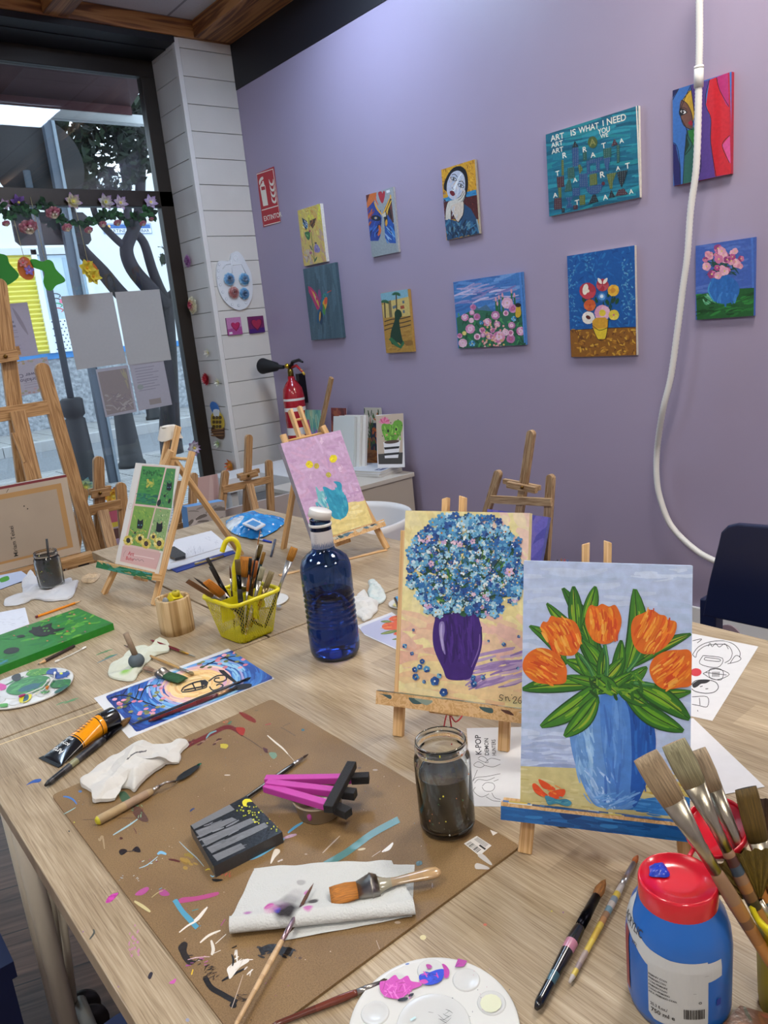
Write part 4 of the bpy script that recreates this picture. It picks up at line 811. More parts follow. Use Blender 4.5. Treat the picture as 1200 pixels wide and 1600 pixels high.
# flowers stuck to the window frame and hanging garland
for (px, py, r, cols, lb) in ((7, 320, .035, ['#e8d8c0', '#a070b8'], 'half-seen lilac flower at the outer end of the transom'), (29, 317, .05, ['#4a2f70', '#9068b0'], 'dark violet flower above the large pink rose'), (114, 315, .055, ['#dfe07a', '#a878c0'], 'yellow-hearted lilac flower above the string of the daffodil egg'),
      (165, 316, .055, ['#d8dcb0', '#9870b4'], 'lilac star flower over the street name plate'), (188, 317, .05, ['#e8dcd0', '#9a78b8'], 'white and lilac star flower with orange heart'), (235, 316, .05, ['#f0e6f0', '#9c78bc'], 'white and lilac star flower nearest the pillar')):
    c = ony(px, py, YG-.05); deco(lambda m: starflower(m, c, r, cols, (0, -1, .1), rnd, 6), lb, org=c)
c = ony(303, 700, YG-.02); c = ony(303, 700, YG-.012); deco(lambda m: starflower(m, c, .06, ['#eef0e0', '#8a50a8'], ny, rnd, 8), 'purple-edged white flower on the glass near the poster easel', org=c)
for (px, py, cols, lb) in ((133, 762, ['#d8e070', '#6fb8dc'], 'pale blue and yellow flower low on the glass behind the easels'), (176, 776, ['#f0e050', '#d83838'], 'red and yellow flower low on the glass beside the easel post')):
    c = ony(px, py, YG-.012); deco(lambda m: starflower(m, c, .075, cols, ny, rnd, 7), lb, org=c)
YH = YG-.075
t = thing('rose_garland', 'green leaf garland with small pink roses hung along the window transom', 'garland', ony(120, 330, YH))
P = [V(p) for p in spline([tuple(ony(x, y, YH)) for x, y in ((-20, 330), (0, 322), (10, 335), (28, 325), (45, 330), (70, 318), (85, 333), (100, 345), (125, 348), (145, 343), (165, 336), (178, 332), (190, 342), (215, 340), (228, 330), (236, 336))], 4)]
m = M().tube(P, .003, 6, '#1d2a1a'); 
for p in P[::1]:
    for _ in range(5):
        a = rnd.uniform(0, 6.28); d = V((math.cos(a), -.4, math.sin(a)-.4)).normalized(); s_ = d.cross(V((0, -1, 0))).normalized(); l = rnd.uniform(.03, .06)
        if rnd.random() < .65: m.grid(lambda u, v: p+d*l*v+s_*((u-.5)*l*.6*math.sin(PI*min(1, v*.9+.08)))+V((0, -.008*math.sin(PI*v), 0)), 2, 4, rnd.choice(['#16301c', '#1f4224', '#122818', '#2a5a30']))
m.obj('leaves', PF, parent=t)
for px, py, r in ((9, 348, .025), (43, 352, .06), (82, 330, .05), (104, 354, .035), (138, 358, .03), (160, 349, .028), (183, 347, .028), (223, 348, .025), (236, 342, .02)):
    q0 = ony(px, py, YH-.01); m = M(); rose(m, q0, r, ['#e8dcc0', '#e0a0a4', '#cc6a84', '#d88a9a'], (0, -.6, -.8), rnd, 4, .9); m.obj('pink_rose', PF, parent=t)
def hanging(label, name, top, pts, col, extra=None):
    Y = YG-.17; P = [ony(*p, Y) for p in pts]; cx = sum(p.x for p in P)/len(P); c = ony(*top[1], Y); t = thing(name, label, 'hanging decoration', c)
    m = M(); m.tube([ony(*top[0], YG-.037), c], .0016, 6, '#b5a578'); m.obj('string', m_card(), parent=t)
    T = Matrix(((1, 0, 0, 0), (0, 0, -1, Y), (0, 1, 0, 0), (0, 0, 0, 1)))
    m = M().prism([(p[0], p[2]) for p in spline([tuple(q_) for q_ in P], 4, True)], 0, .004, col, T=T); m.obj('foam_shape', m_card(), parent=t)
    if extra: extra(t, Y)
F4 = lambda x, y: (x/4, 280+y/4)
def e1(t, Y):
    for x, y, cols in ((142, 522, ['#e0b0a0', '#d85a60']), (180, 570, ['#c0a0d8', '#6a4ab0'])): q0 = ony(*F4(x, y), Y-.008); m = M(); starflower(m, q0, .032, cols, ny, rnd, 5, '#d84050'); m.obj('foam_flower', PF, parent=t)
def e2(t, Y):
    for x, y in ((542, 555), (580, 608)): q0 = ony(*F4(x, y), Y-.008); m = M(); starflower(m, q0, .055, ['#e8c83a', '#dfd04a'], ny, rnd, 6, '#e0a020'); m.obj('daffodil', PF, parent=t)
hanging('orange egg with pink and violet flowers hanging on a string in the window', 'hanging_egg', (F4(55, 130), F4(150, 490)), [F4(*p) for p in ((108, 550), (118, 500), (150, 485), (185, 505), (213, 570), (205, 620), (165, 628), (125, 600))], '#c96a24', e1)
hanging('orange egg covered by two daffodils hanging in the window', 'hanging_egg', (F4(470, 175), F4(548, 512)), [F4(*p) for p in ((522, 560), (530, 520), (560, 510), (600, 545), (622, 600), (600, 640), (560, 630))], '#cf6f26', e2)
hanging('green paper bird shape hanging at the end of its string beside the orange egg', 'hanging_bird', (F4(190, 112), F4(283, 510)), [F4(*p) for p in ((188, 505), (220, 500), (262, 515), (300, 503), (330, 520), (350, 565), (408, 633), (350, 665), (325, 695), (290, 690), (270, 640), (275, 580), (215, 555), (198, 540))], '#3f9428')
hanging('green paper bird shape cut by the photo edge', 'hanging_bird', (F4(-30, 130), F4(-20, 470)), [F4(*p) for p in ((-40, 480), (10, 468), (45, 485), (60, 530), (118, 600), (70, 650), (20, 668), (-40, 660))], '#2f8428')
# papers taped to the glass
def onglass(name, label, quad, fn, seed=1, col='#b9b5b2', off=.0, cat='poster', mat=None):
    Y = YG-.006-off; A_, B_, D_, E_ = [ony(*p, Y) for p in quad]; ang = math.atan2(B_.z-A_.z, B_.x-A_.x); w = (B_-A_).length; h = (A_-E_).length
    c, s_ = math.cos(ang), math.sin(ang); mw = Matrix(((c, -s_, 0, E_.x), (0, 0, -1, Y), (s_, c, 0, E_.z), (0, 0, 0, 1)))
    a = Art(mw, (w, h), rnd=seed, step=4e-6, z0=.0003); a.b2((0, 0, -.001), (w, h, 0), col); 
    if fn: fn(a, w, h)
    return a.obj(name, mat or m_card(), mw, label=label, cat=cat)
onglass('white_board', 'blank greyish board taped on the glass, outer half beside the hanging eggs', [(97, 463), (177, 456.5), (199, 570), (120, 578)], None, col='#b4b2b0', off=.004, cat='board')
onglass('white_board', 'blank greyish board taped on the glass, half nearest the pillar', [(178.5, 456.5), (248, 452), (266, 565), (200.5, 570.5)], None, col='#b6b4b1', off=.004, cat='board')
def pl(a, w, h):
    a.uv = (w/100, -h/100, 0, h)
    a.raw([(w*.0, 0), (w, 0), (w, h), (0, h)], '#b3aab4')
    a.leaf(62, 8, 85, 60, 9, '#9a8f96'); a.line([(12, 34), (58, 34)], 4, '#85808c'); a.line([(14, 42), (60, 42)], 4, '#85808c')
    for y in (50, 54, 62, 78, 84): a.line([(18, y), (62, y)], 1.2, '#9a929e')
def plm(title):
    def f(a, w, h):
        a.uv = (-w/100, -h/100, w, h); a.fill('#b9b2b8')
        for _ in range(30): a.blob(a.r.uniform(0, 100), a.r.choice([a.r.uniform(0, 12), a.r.uniform(85, 100)]), 4, 3, 0, a.r.choice(['#b79a92', '#a8a58a', '#c2a6a8', '#b5a27a']))
        for i, l in enumerate(title): a.text(l, 22, 38+i*15, 11, '#6a6470')
        for y in (66, 72, 80): a.line([(25, y), (75, y)], 1.2, '#9b919a')
    return f
onglass('window_poster', 'pale lilac poster on the glass behind the tall easel mast', [(-20, 477), (46, 472), (66, 555), (-4, 562)], pl, 4, '#b3aab4')
onglass('window_poster', 'pale flower craft workshop poster on the glass, seen from behind', [(14, 567), (76, 557), (88, 612), (26, 620)], plm(['Flower Craft', 'Workshop']), 5)
def pr1(a, w, h): a.uv = (w/100, -h/100, 0, h); a.raw([(w*.06, h*.04), (w*.94, h*.06), (w*.94, h*.94), (w*.04, h*.94)], '#958a88'); dabs(a, 40, 10, 55, 90, 90, 20, 3, ['#a9a2a0', '#8d8286', '#b0a8a4'], 10, 40); dabs(a, 8, 80, 15, 92, 50, 20, 4, ['#a89f86'], 80)
def pr2(a, w, h):
    a.uv = (w/100, -h/100, 0, h); a.fill('#b0acb4')
    for y in range(10, 60, 6): a.line([(12, y), (a.r.uniform(60, 90), y)], 1.4, '#8f8a94')
    a.raw([(w*.35, h*.08), (w*.7, h*.08), (w*.7, h*.2), (w*.35, h*.2)], '#988e88'); a.blob(18, 50, 9, 6, 0, '#9aa09a')
onglass('window_print', 'grey-brown printed sheet below the blank boards', [(152, 577), (202, 570), (214, 642), (165, 652)], pr1, 6, '#b0adb6'); onglass('window_print', 'pale printed text sheet below the blank boards', [(204, 570), (257, 562), (268, 633), (217, 642)], pr2, 7, '#b4b1ba')
# ================================================================== LOW WHITE DESK, CABINET, PRINTS BY THE WALL
WH = vc('white laminate', .4)
ZD = .56
t = thing('white_desk', 'low white laminate desk against the mauve wall by the pillar', 'desk', (2.6, 4.2, 0))
M().b2((2.15, 4.24, ZD-.09), (2.90, 4.5, ZD), '#dcdcdc').b2((2.38, 3.86, ZD-.09), (2.9, 4.24, ZD), '#dcdcdc').obj('desk_top', WH, parent=t, bevel=.003)
for x, y in ((2.18, 4.28), (2.18, 4.46), (2.42, 3.9), (2.6, 3.95)): M().b2((x, y, 0), (x+.045, y+.045, ZD-.09), '#cfcfcf').obj('leg', WH, parent=t)
M().b2((2.45, 4.3, .2), (2.85, 4.32, .42), '#b9b9b9').obj('drawer', WH, parent=t)
t = thing('storage_cabinet', 'pale grey-beige cabinet under the stacked canvases and cactus print', 'cabinet', (2.75, 3.6, 0))
M().b2((2.22, 3.35, 0), (2.88, 3.85, ZD-.05), '#b7ada0').obj('body', WH, parent=t, bevel=.002); M().b2((2.21, 3.34, ZD-.05), (2.89, 3.86, ZD-.025), '#c6bfb4').obj('cabinet_top', WH, parent=t, bevel=.002)
# grey board fronts behind the small easels
M().b2((1.7, 3.48, 0), (2.19, 3.5, .56), '#b3a8a4').obj('grey_board', m_matte(), label='plain grey board standing on the floor behind the small easel by the pillar', cat='board')
ZC = ZD-.025
def book(x0, y0, x1, y1, z, th, col, label, ang=0, edge='#d8d6d0'):
    m = M(); mw = Matrix.Translation(((x0+x1)/2, (y0+y1)/2, z)) @ Matrix.Rotation(ang, 4, 'Z'); w, l = (x1-x0)/2, (y1-y0)/2
    m.b2((-w+.003, -l+.003, .0015), (w-.003, l-.003, th-.0015), edge); m.b2((-w, -l, th-.0015), (w, l, th), col); m.b2((-w, -l, 0), (w, l, .0015), col)
    return m.obj('magazine', m_print(), mw, label=label, cat='magazine')
for k_, (an, th_, c_, lb) in enumerate(((.27, .012, '#d9d8d6', 'white magazine at the bottom of the pile on the cabinet'), (.2, .012, '#dedddb', 'white magazine in the middle of the pile on the cabinet'), (.25, .014, '#c9cdd2', 'glossy magazine on top of the pile under the navy leaflet'))):
    book(2.755-.11, 3.555-.1375, 2.755+.11, 3.555+.1375, ZC+k_*.013, th_, c_, lb, an)
a = Art(Matrix.Translation((2.66, 3.40, ZC+.0405)) @ Matrix.Rotation(.25, 4, 'Z'), None, step=1e-5); a.b2((.05, .004, 0), (.19, .055, .0006), '#26386a'); a.uv = (1, 1, 0, 0); a.z = .0007; a.raw([(.06, .032), (.10, .032), (.10, .04), (.06, .04)], '#d8dce6'); a.raw([(.12, .015), (.17, .015), (.17, .03), (.12, .03)], '#b03040'); a.obj('leaflet', m_print(), a.mw, label='small navy leaflet lying on the magazine pile', cat='leaflet')
def lean(name, label, BL, BR, h, tilt, fn, col='#dcdcdc', th=.004, cat='print', seed=1, hand=False):
    """sheet whose foot runs BL..BR and which leans back by tilt"""
    u = (V(BR)-V(BL)); w = u.length; u.normalize(); n = V((u.y, -u.x, 0)).normalized(); n = n if n.x < 0 else -n
    v = (V((0, 0, 1))*math.cos(tilt)-n*math.sin(tilt)); z = u.cross(v); mw = Matrix.Identity(4)
    for i in range(3): mw[i][0], mw[i][1], mw[i][2], mw[i][3] = u[i], v[i], z[i], BL[i]
    a = Art(mw, (w, h), rnd=seed, step=4e-6, z0=.0002); a.b2((0, 0, -th), (w, h, 0), col)
    if fn: fn(a, w, h)
    return a.obj(name, m_print(), mw, label=label, cat=cat)
def cactus(a, w, h):
    a.view(440, 620, 5.714); a.poly([(838, 172), (1088, 142), (1078, 600), (866, 600)], '#b5a594'); a.poly([(862, 512), (1082, 496), (1078, 600), (866, 602)], '#3a3836'); a.uv = False
    a.smooth([(893, 290), (900, 245), (945, 232), (985, 250), (1010, 215), (1055, 210), (1080, 240), (1070, 310), (1030, 380), (1000, 410), (950, 405), (915, 360)], '#5f9a2e'); dabs(a, 30, 915, 250, 1060, 390, 40, 12, ['#6fae38', '#84bc4a', '#4f8a2a'], 90, 20)
    for x, y in ((905, 300), (900, 350), (985, 270), (1075, 255), (1040, 205), (975, 232), (950, 375), (1040, 340)): a.blob(x, y, 5, col='#26401c')
    for t in range(7): an = math.radians(190+t*28); a.leaf(920, 235, 920+math.cos(an)*52, 232+math.sin(an)*56, 22, '#c2577e' if t % 2 else '#d47c9c')
    for x, y in ((951, 305), (1023, 290)): a.blob(x, y, 9, 14, 0, '#16181a')
    for x, y in ((940, 340), (1015, 330)): a.blob(x, y, 9, 7, 0, '#cf8a7a')
    a.line([(972, 342), (986, 354), (1002, 344)], 4, '#1a1a1a'); a.poly([(908, 405), (1060, 388), (1056, 430), (1040, 545), (922, 548), (912, 440)], '#d9d9dc'); a.blob(984, 402, 68, 16, -6, '#4a3a30', 16)
    for y in (446, 500): a.poly([(914, y+6), (1052, y-6), (1048, y+14), (920, y+26)], '#1c1c1e')
BLc = onx(593, 735, 2.71); BLc = onz(592, 733, ZC+.042); BRc = onz(632, 727, ZC+.042)
lean('cactus_print', 'white-bordered print of a smiling cactus in a striped pot, on the magazine pile', (2.732, 3.48, ZC+.042), (2.826, 3.345, ZC+.042), .312, .24, cactus, '#d8d8da')
lean('blank_canvas', 'blank white canvas at the front of the leaning stack on the cabinet', (2.53, 3.82, ZC+.001), (2.57, 3.745, ZC+.001), .02, .2, None) if False else None
for i, (lb) in enumerate(('blank white canvas, foremost of the leaning stack on the cabinet', 'blank white canvas, middle one of the leaning stack', 'blank white canvas, rearmost of the leaning stack nearest the wall')):
    lean('blank_canvas', lb, (2.66+i*.028, 3.84-i*.02, ZD+.001), (2.69+i*.028, 3.665-i*.02, ZD+.001), .32, .2, None, ['#c9cfcd', '#d4d4d0', '#dad8d2'][i], .02, 'canvas')
def arch(a, w, h): a.uv = (w/100, -h/100, 0, h); a.fill('#b9b3a4'); a.raw([(0, 0), (w, 0), (w, h*.5), (0, h*.5)], '#a8692e'); a.raw([(w*.3, h*.3), (w*.7, h*.3), (w*.7, h*.75), (w*.3, h*.75)], '#1c2440'); dabs(a, 90, 0, 5, 100, 70, 12, 5, ['#2f4a26', '#3f6230', '#b8602a', '#27401f'], 60, 80); dabs(a, 20, 0, 75, 100, 98, 60, 4, ['#c07a38', '#8e5222'], 0, 6)
lean('archway_print', 'print of a dark doorway with orange blossoms between the blank canvases and cactus print', (2.865, 3.76, ZD-.024), (2.872, 3.60, ZD-.024), .37, .08, arch, '#d5d5d5', .002)
def redp(a, w, h): a.uv = (w/100, -h/100, 0, h); a.fill('#6a2c2a'); dabs(a, 70, 0, 0, 100, 100, 40, 12, ['#7a3430', '#8a4034', '#5a2224', '#9a5236'], 20, 30)
lean('red_print', 'dark red abstract print leaning against the mauve wall', (2.84, 4.09, ZD+.001), (2.845, 3.93, ZD+.001), .34, .12, redp, '#cfd0d2', .002)
def pinkp(a, w, h): a.uv = (w/100, -h/100, 0, h); a.fill('#6fa08c'); dabs(a, 70, 0, 0, 100, 100, 60, 10, ['#5f9c86', '#8fb8a0', '#4f8a84', '#a8b890'], 85, 14); dabs(a, 60, 30, 40, 80, 75, 16, 7, ['#9a6ab0', '#b58ac4', '#8458a0'], 60, 80); dabs(a, 10, 5, 20, 30, 60, 30, 8, ['#b04a74'], 80)
lean('flower_print', 'green print with a purple bloom leaning by the fire extinguisher', (2.79, 4.31, ZD+.001), (2.80, 4.14, ZD+.001), .33, .1, pinkp, '#d5d5d5', .002)
# ------------------------------------------------------------------ white shell chair behind the work tables
c = V((1.79, 2.54, 0)); t = thing('shell_chair', 'white moulded shell chair behind the work tables', 'chair', c)
def shell(u, v):
    a = -2.3+u*3.6; r = .25+.03*v; top = .63; return c+V((r*math.cos(a), r*math.sin(a), .42+(top-.42)*v))
M().grid(shell, 30, 8, '#d5d5d6').obj('backrest', m_plastic(), parent=t, solid=.012); M().lathe([(0, .4), (.22, .4), (.25, .43), (.22, .425), (0, .415)], 30, '#cfcfd0', o=(c.x, c.y, 0)).obj('seat', m_plastic(), parent=t)
for a in (.7, 2.3, 3.9, 5.5): bar('leg', c+V((math.cos(a)*.14, math.sin(a)*.14, .4)), c+V((math.cos(a)*.22, math.sin(a)*.22, 0)), .025, .025, m_pine(), t)
# ------------------------------------------------------------------ navy chair beyond the right side of the table
NV = vc('navy painted metal', .35)
t = thing('navy_chair', 'navy blue chair with a broad panel back beside the mauve wall', 'chair', (1.72, .62, 0))
pts = [(1097, 962), (1108, 905), (1122, 850), (1126, 832), (1136, 822), (1150, 819), (1200, 823), (1300, 833), (1300, 1009), (1200, 984)]
P3 = [onx(x, y, 1.56) for x, y in pts]
T = Matrix(((0, 0, -1, 1.56), (-1, 0, 0, 0), (0, 1, 0, 0), (0, 0, 0, 1))); M().prism([(-p.y, p.z) for p in P3], -.018, 0, '#0f1a3c', T=T).obj('backrest', NV, parent=t, bevel=.004)
y1, y2 = onx(1112, 960, 1.58).y, onx(1290, 985, 1.58).y
for y in (y1, y2): M().b2((1.562, y-.018, 0), (1.60, y+.02, .72), '#101b3e').obj('leg', NV, parent=t, bevel=.004)
M().b2((1.60, y2-.02, .43), (1.98, y1+.02, .46), '#111d42').obj('seat', NV, parent=t, bevel=.006)
for y in (y1, y2): M().b2((1.93, y-.018, 0), (1.96, y+.018, .43), '#101b3e').obj('leg', NV, parent=t, bevel=.003)
c = onx(1141, 993, XW-.01); M().tube([c+V((.009, 0, 0)), c-V((.012, 0, 0))], .05, 20, '#8e7a84').tube([c-V((.012, 0, 0)), c-V((.014, 0, 0))], .03, 16, '#6c5c66').obj('wall_socket', m_plastic(), label='round mauve socket low on the wall below the navy chair back', cat='socket')
# ================================================================== WORK TABLES
TB, nt, b = newmat('oak laminate')
mp = coords(nt); rt = nd(nt, 'ShaderNodeMapping'); rt.inputs['Rotation'].default_value = (0, 0, PI/2); nt.links.new(mp.outputs[0], rt.inputs[0])
br = nd(nt, 'ShaderNodeTexBrick', i_Scale=1.0, offset=.37); br.inputs['Brick Width'].default_value = .38; br.inputs['Row Height'].default_value = .075; br.inputs['Mortar Size'].default_value = 0.0; br.inputs['Bias'].default_value = 0
br.inputs['Color1'].default_value = (*hexc('#b7a78f'), 1); br.inputs['Color2'].default_value = (*hexc('#cbbba1'), 1); nt.links.new(rt.outputs[0], br.inputs['Vector'])
s1 = nd(nt, 'ShaderNodeMapping'); s1.inputs['Scale'].default_value = (14, 520, 1); nt.links.new(rt.outputs[0], s1.inputs[0]); n = nd(nt, 'ShaderNodeTexNoise', i_Scale=1.0, i_Detail=5.0, i_Distortion=.6); nt.links.new(s1.outputs[0], n.inputs['Vector'])
r = ramp(nt, [(.3, '#b0a392'), (.5, '#e4ded5'), (.7, '#ffffff')]); nt.links.new(n.outputs['Fac'], r.inputs[0])
mx = nd(nt, 'ShaderNodeMix', data_type='RGBA', blend_type='MULTIPLY'); mx.inputs['Factor'].default_value = .85; nt.links.new(br.outputs['Color'], mx.inputs['A']); nt.links.new(r.outputs[0], mx.inputs['B'])
s2 = nd(nt, 'ShaderNodeMapping'); s2.inputs['Scale'].default_value = (3, 16, 1); nt.links.new(rt.outputs[0], s2.inputs[0]); n2 = nd(nt, 'ShaderNodeTexNoise', i_Scale=1.0, i_Detail=3.0, i_Distortion=1.0); nt.links.new(s2.outputs[0], n2.inputs['Vector'])
r2 = ramp(nt, [(.35, '#dcd6cd'), (.65, '#ffffff')]); nt.links.new(n2.outputs['Fac'], r2.inputs[0]); mx2 = nd(nt, 'ShaderNodeMix', data_type='RGBA', blend_type='MULTIPLY'); mx2.inputs['Factor'].default_value = 1; nt.links.new(mx.outputs['Result'], mx2.inputs['A']); nt.links.new(r2.outputs[0], mx2.inputs['B'])
nt.links.new(mx2.outputs['Result'], b.inputs['Base Color']); b.inputs['Roughness'].default_value = .42; bump(nt, b, n.outputs['Fac'], .25, .0006)
LEGM = vc('cream powder coat', .4)
def table(x0, y0, x1, y1, label, legs, marks=None, dz=0):
    c = V(((x0+x1)/2, (y0+y1)/2, 0)); t = thing('work_table', label, 'table', c)
    mw = Matrix.Translation((0, 0, ZT+dz)); a = Art(mw, None, rnd=8, step=1e-6, z0=.0002, mat=1); a.b2((x0, y0, -.028), (x1, y1, 0), '#b09a7c')
    for i in range(len(a.m)): a.m[i] = 0
    if marks: marks(a)
    a.obj('tabletop', [TB, m_wet()], mw, t, bevel=.0015)
    M().b2((x0+.06, y0+.06, ZT-.075), (x1-.06, y0+.09, ZT-.03), '#a79c8e').b2((x0+.06, y1-.09, ZT-.075), (x1-.06, y1-.06, ZT-.03), '#a79c8e').obj('apron', LEGM, parent=t)
    for (x, y) in legs: M().tube([(x, y, 0), (x, y, ZT-.03)], .017, 18, '#b9b0a0').obj('leg', LEGM, parent=t)
    return t
def tmarks(a):
    a.smooth([(165, 1410), (172, 1399), (185, 1395), (180, 1403), (172, 1410)], '#b8439a'); a.smooth([(41, 1227), (52, 1219), (64, 1217), (62, 1222), (50, 1224)], '#27509c')
    a.stroke([(140, 1468), (147, 1458), (146, 1452)], 3, '#4a4f4c'); a.smooth([(231, 1527), (235, 1519), (239, 1521), (235, 1530)], '#33303a'); a.smooth([(264, 1536), (275, 1529), (272, 1537)], '#c05aa6'); a.blob(293, 1594, 3, col='#8f93a8')
    for _ in range(22): a.blob(a.r.uniform(200, 218), a.r.uniform(1445, 1500), a.r.uniform(.5, 2), a.r.uniform(.5, 4), 20, '#b47a9a')
    for x, y in ((108, 1299), (157, 1306), (206, 1602), (185, 1542), (130, 1456), (880, 1426), (862, 1424)): a.blob(x, y, 1.5, col=a.r.choice(['#8a6a86', '#3d3a36', '#b8aa50']))
    a.blob(661, 1465, 5, 4, 0, '#c9bd8a'); a.blob(758, 1445, 3, 2, 0, '#c86a58')
    for x, y in ((150, 1024), (158, 1021), (163, 1029), (100, 1100), (88, 1102), (105, 1097)): a.stroke([(x, y), (x+9, y-4), (x+18, y-6)], 1.6, '#4f8a5a')
    a.stroke([(152, 1036), (170, 1028), (184, 1022)], 1.6, '#4f7f8a')
    a.stroke([(-60, 1185), (60, 1142), (200, 1092), (260, 1070)], 1.2, '#d8c28e', taper=False)
table(.155, -.38, 1.37, 1.424, 'large oak laminate work table carrying the brown board and two big canvases', [(.2, 1.385), (.2, -.3), (1.32, -.3), (1.32, 1.36)], tmarks)
table(.155, 1.429, .765, 2.43, 'oak laminate table holding the green canvas and dark water jar', [(.2, 1.455), (.2, 2.38), (.72, 2.38)], None)
table(.771, 1.43, 1.43, 2.58, 'oak laminate table holding the clipboard, wipes and pink canvas easel', [(.81, 2.53), (1.38, 2.53), (1.38, 1.5)], None)
# stool and castor under the table edge
c = onz(190, 1672, .46); t = thing('rolling_stool', 'navy stool on a black castor, half under the table edge', 'stool', (c.x, c.y, 0))
M().lathe([(0, 0), (.15, 0), (.17, .01), (.175, .03), (.16, .05), (0, .055)], 36, '#16234f', o=(c.x+.02, c.y-.1, .44)).obj('seat', NV, parent=t)
w_ = onz(130, 1592, .05); m = M()
for k in (-1, 1): m.lathe([(0, 0), (.035, 0), (.045, .006), (.045, .016), (.02, .02), (0, .02)], 26, '#17171a', o=w_+V((0, k*.014, 0)), R=Matrix.Rotation(PI/2*-k, 3, 'X'))
m.obj('castor', m_plastic(), parent=t)
M().tube([(c.x+.02, c.y-.1, .06), (c.x+.02, c.y-.1, .44)], .02, 14, '#9a9488').tube([(c.x+.02, c.y-.1, .08), w_+V((0, 0, .045))], .014, 10, '#9a9488').obj('pillar', LEGM, parent=t)
t = thing('metal_chair', 'chair with thin cream rod legs under the table edge', 'chair', onx(105, 1560, .26)*1)
for p0, p1 in (((72, 1388), (108, 1600)), ((82, 1402), (96, 1500)), ((97, 1430), (120, 1598))):
    a_, b_ = onx(*p0, .235), onx(*p1, .235); d = (b_-a_); a_ = a_-d*.12; b_ = b_+d*((b_.z-.01)/max(.01, a_.z-b_.z))*.9
    M().tube([a_, b_], .0075, 10, '#aca392').obj('leg', LEGM, parent=t)
a_ = onx(72, 1388, .235); M().b2((.222, a_.y-.04, .425), (.62, a_.y+.36, .445), '#1a2444').obj('seat', NV, parent=t, bevel=.004)
c = onz(4, 1500, .42); M().b2((c.x-.34, c.y-.07, .43), (c.x+.008, c.y+.33, .46), '#111d42').b2((c.x-.04, c.y-.07, .0), (c.x-.0, c.y-.04, .43), '#111d42').b2((c.x-.34, c.y-.07, .0), (c.x-.30, c.y-.04, .43), '#111d42').b2((c.x-.34, c.y+.29, .0), (c.x-.30, c.y+.33, .9), '#111d42').b2((c.x-.03, c.y+.29, .0), (c.x-.0, c.y+.33, .43), '#111d42').b2((c.x-.34, c.y-.07, .43), (c.x-.31, c.y+.33, .9), '#111d42').obj('navy_chair', NV, label='navy chair seat edge cut by the photo edge beside the table', cat='chair', org=(c.x-.17, c.y+.13, 0))

# ================================================================== TABLETOP EASELS AND THEIR CANVASES
def pframe(B, yaw, tilt, roll):
    yaw, tilt, roll = map(math.radians, (yaw, tilt, roll))
    n = V((math.cos(yaw)*math.cos(tilt), math.sin(yaw)*math.cos(tilt), math.sin(tilt))); u = V((-math.sin(yaw), math.cos(yaw), 0)); v = n.cross(u)
    u2 = u*math.cos(roll)+v*math.sin(roll); v2 = v*math.cos(roll)-u*math.sin(roll); mw = Matrix.Identity(4)
    for i in range(3): mw[i][0], mw[i][1], mw[i][2], mw[i][3] = u2[i], v2[i], n[i], B[i]
    return mw
def on_plane(mw, px, py, off=0):
    n = mw.to_3x3() @ V((0, 0, 1)); p = mw.translation+n*off; r = ray(px, py); return mw.inverted() @ (EYE+r*((p-EYE).dot(n)/r.dot(n)))
def canvas(name, label, pf, w, h, d, base, side, fn, seed=1, step=1.2e-6, cat='painting', mat=None):
    a = Art(pf, (w, h), rnd=seed, step=step); a.b2((0, 0, -d), (w, h, 0), side); a.fill(base); fn(a)
    return a.obj(name, mat or m_paint(), pf, label=label, cat=cat)
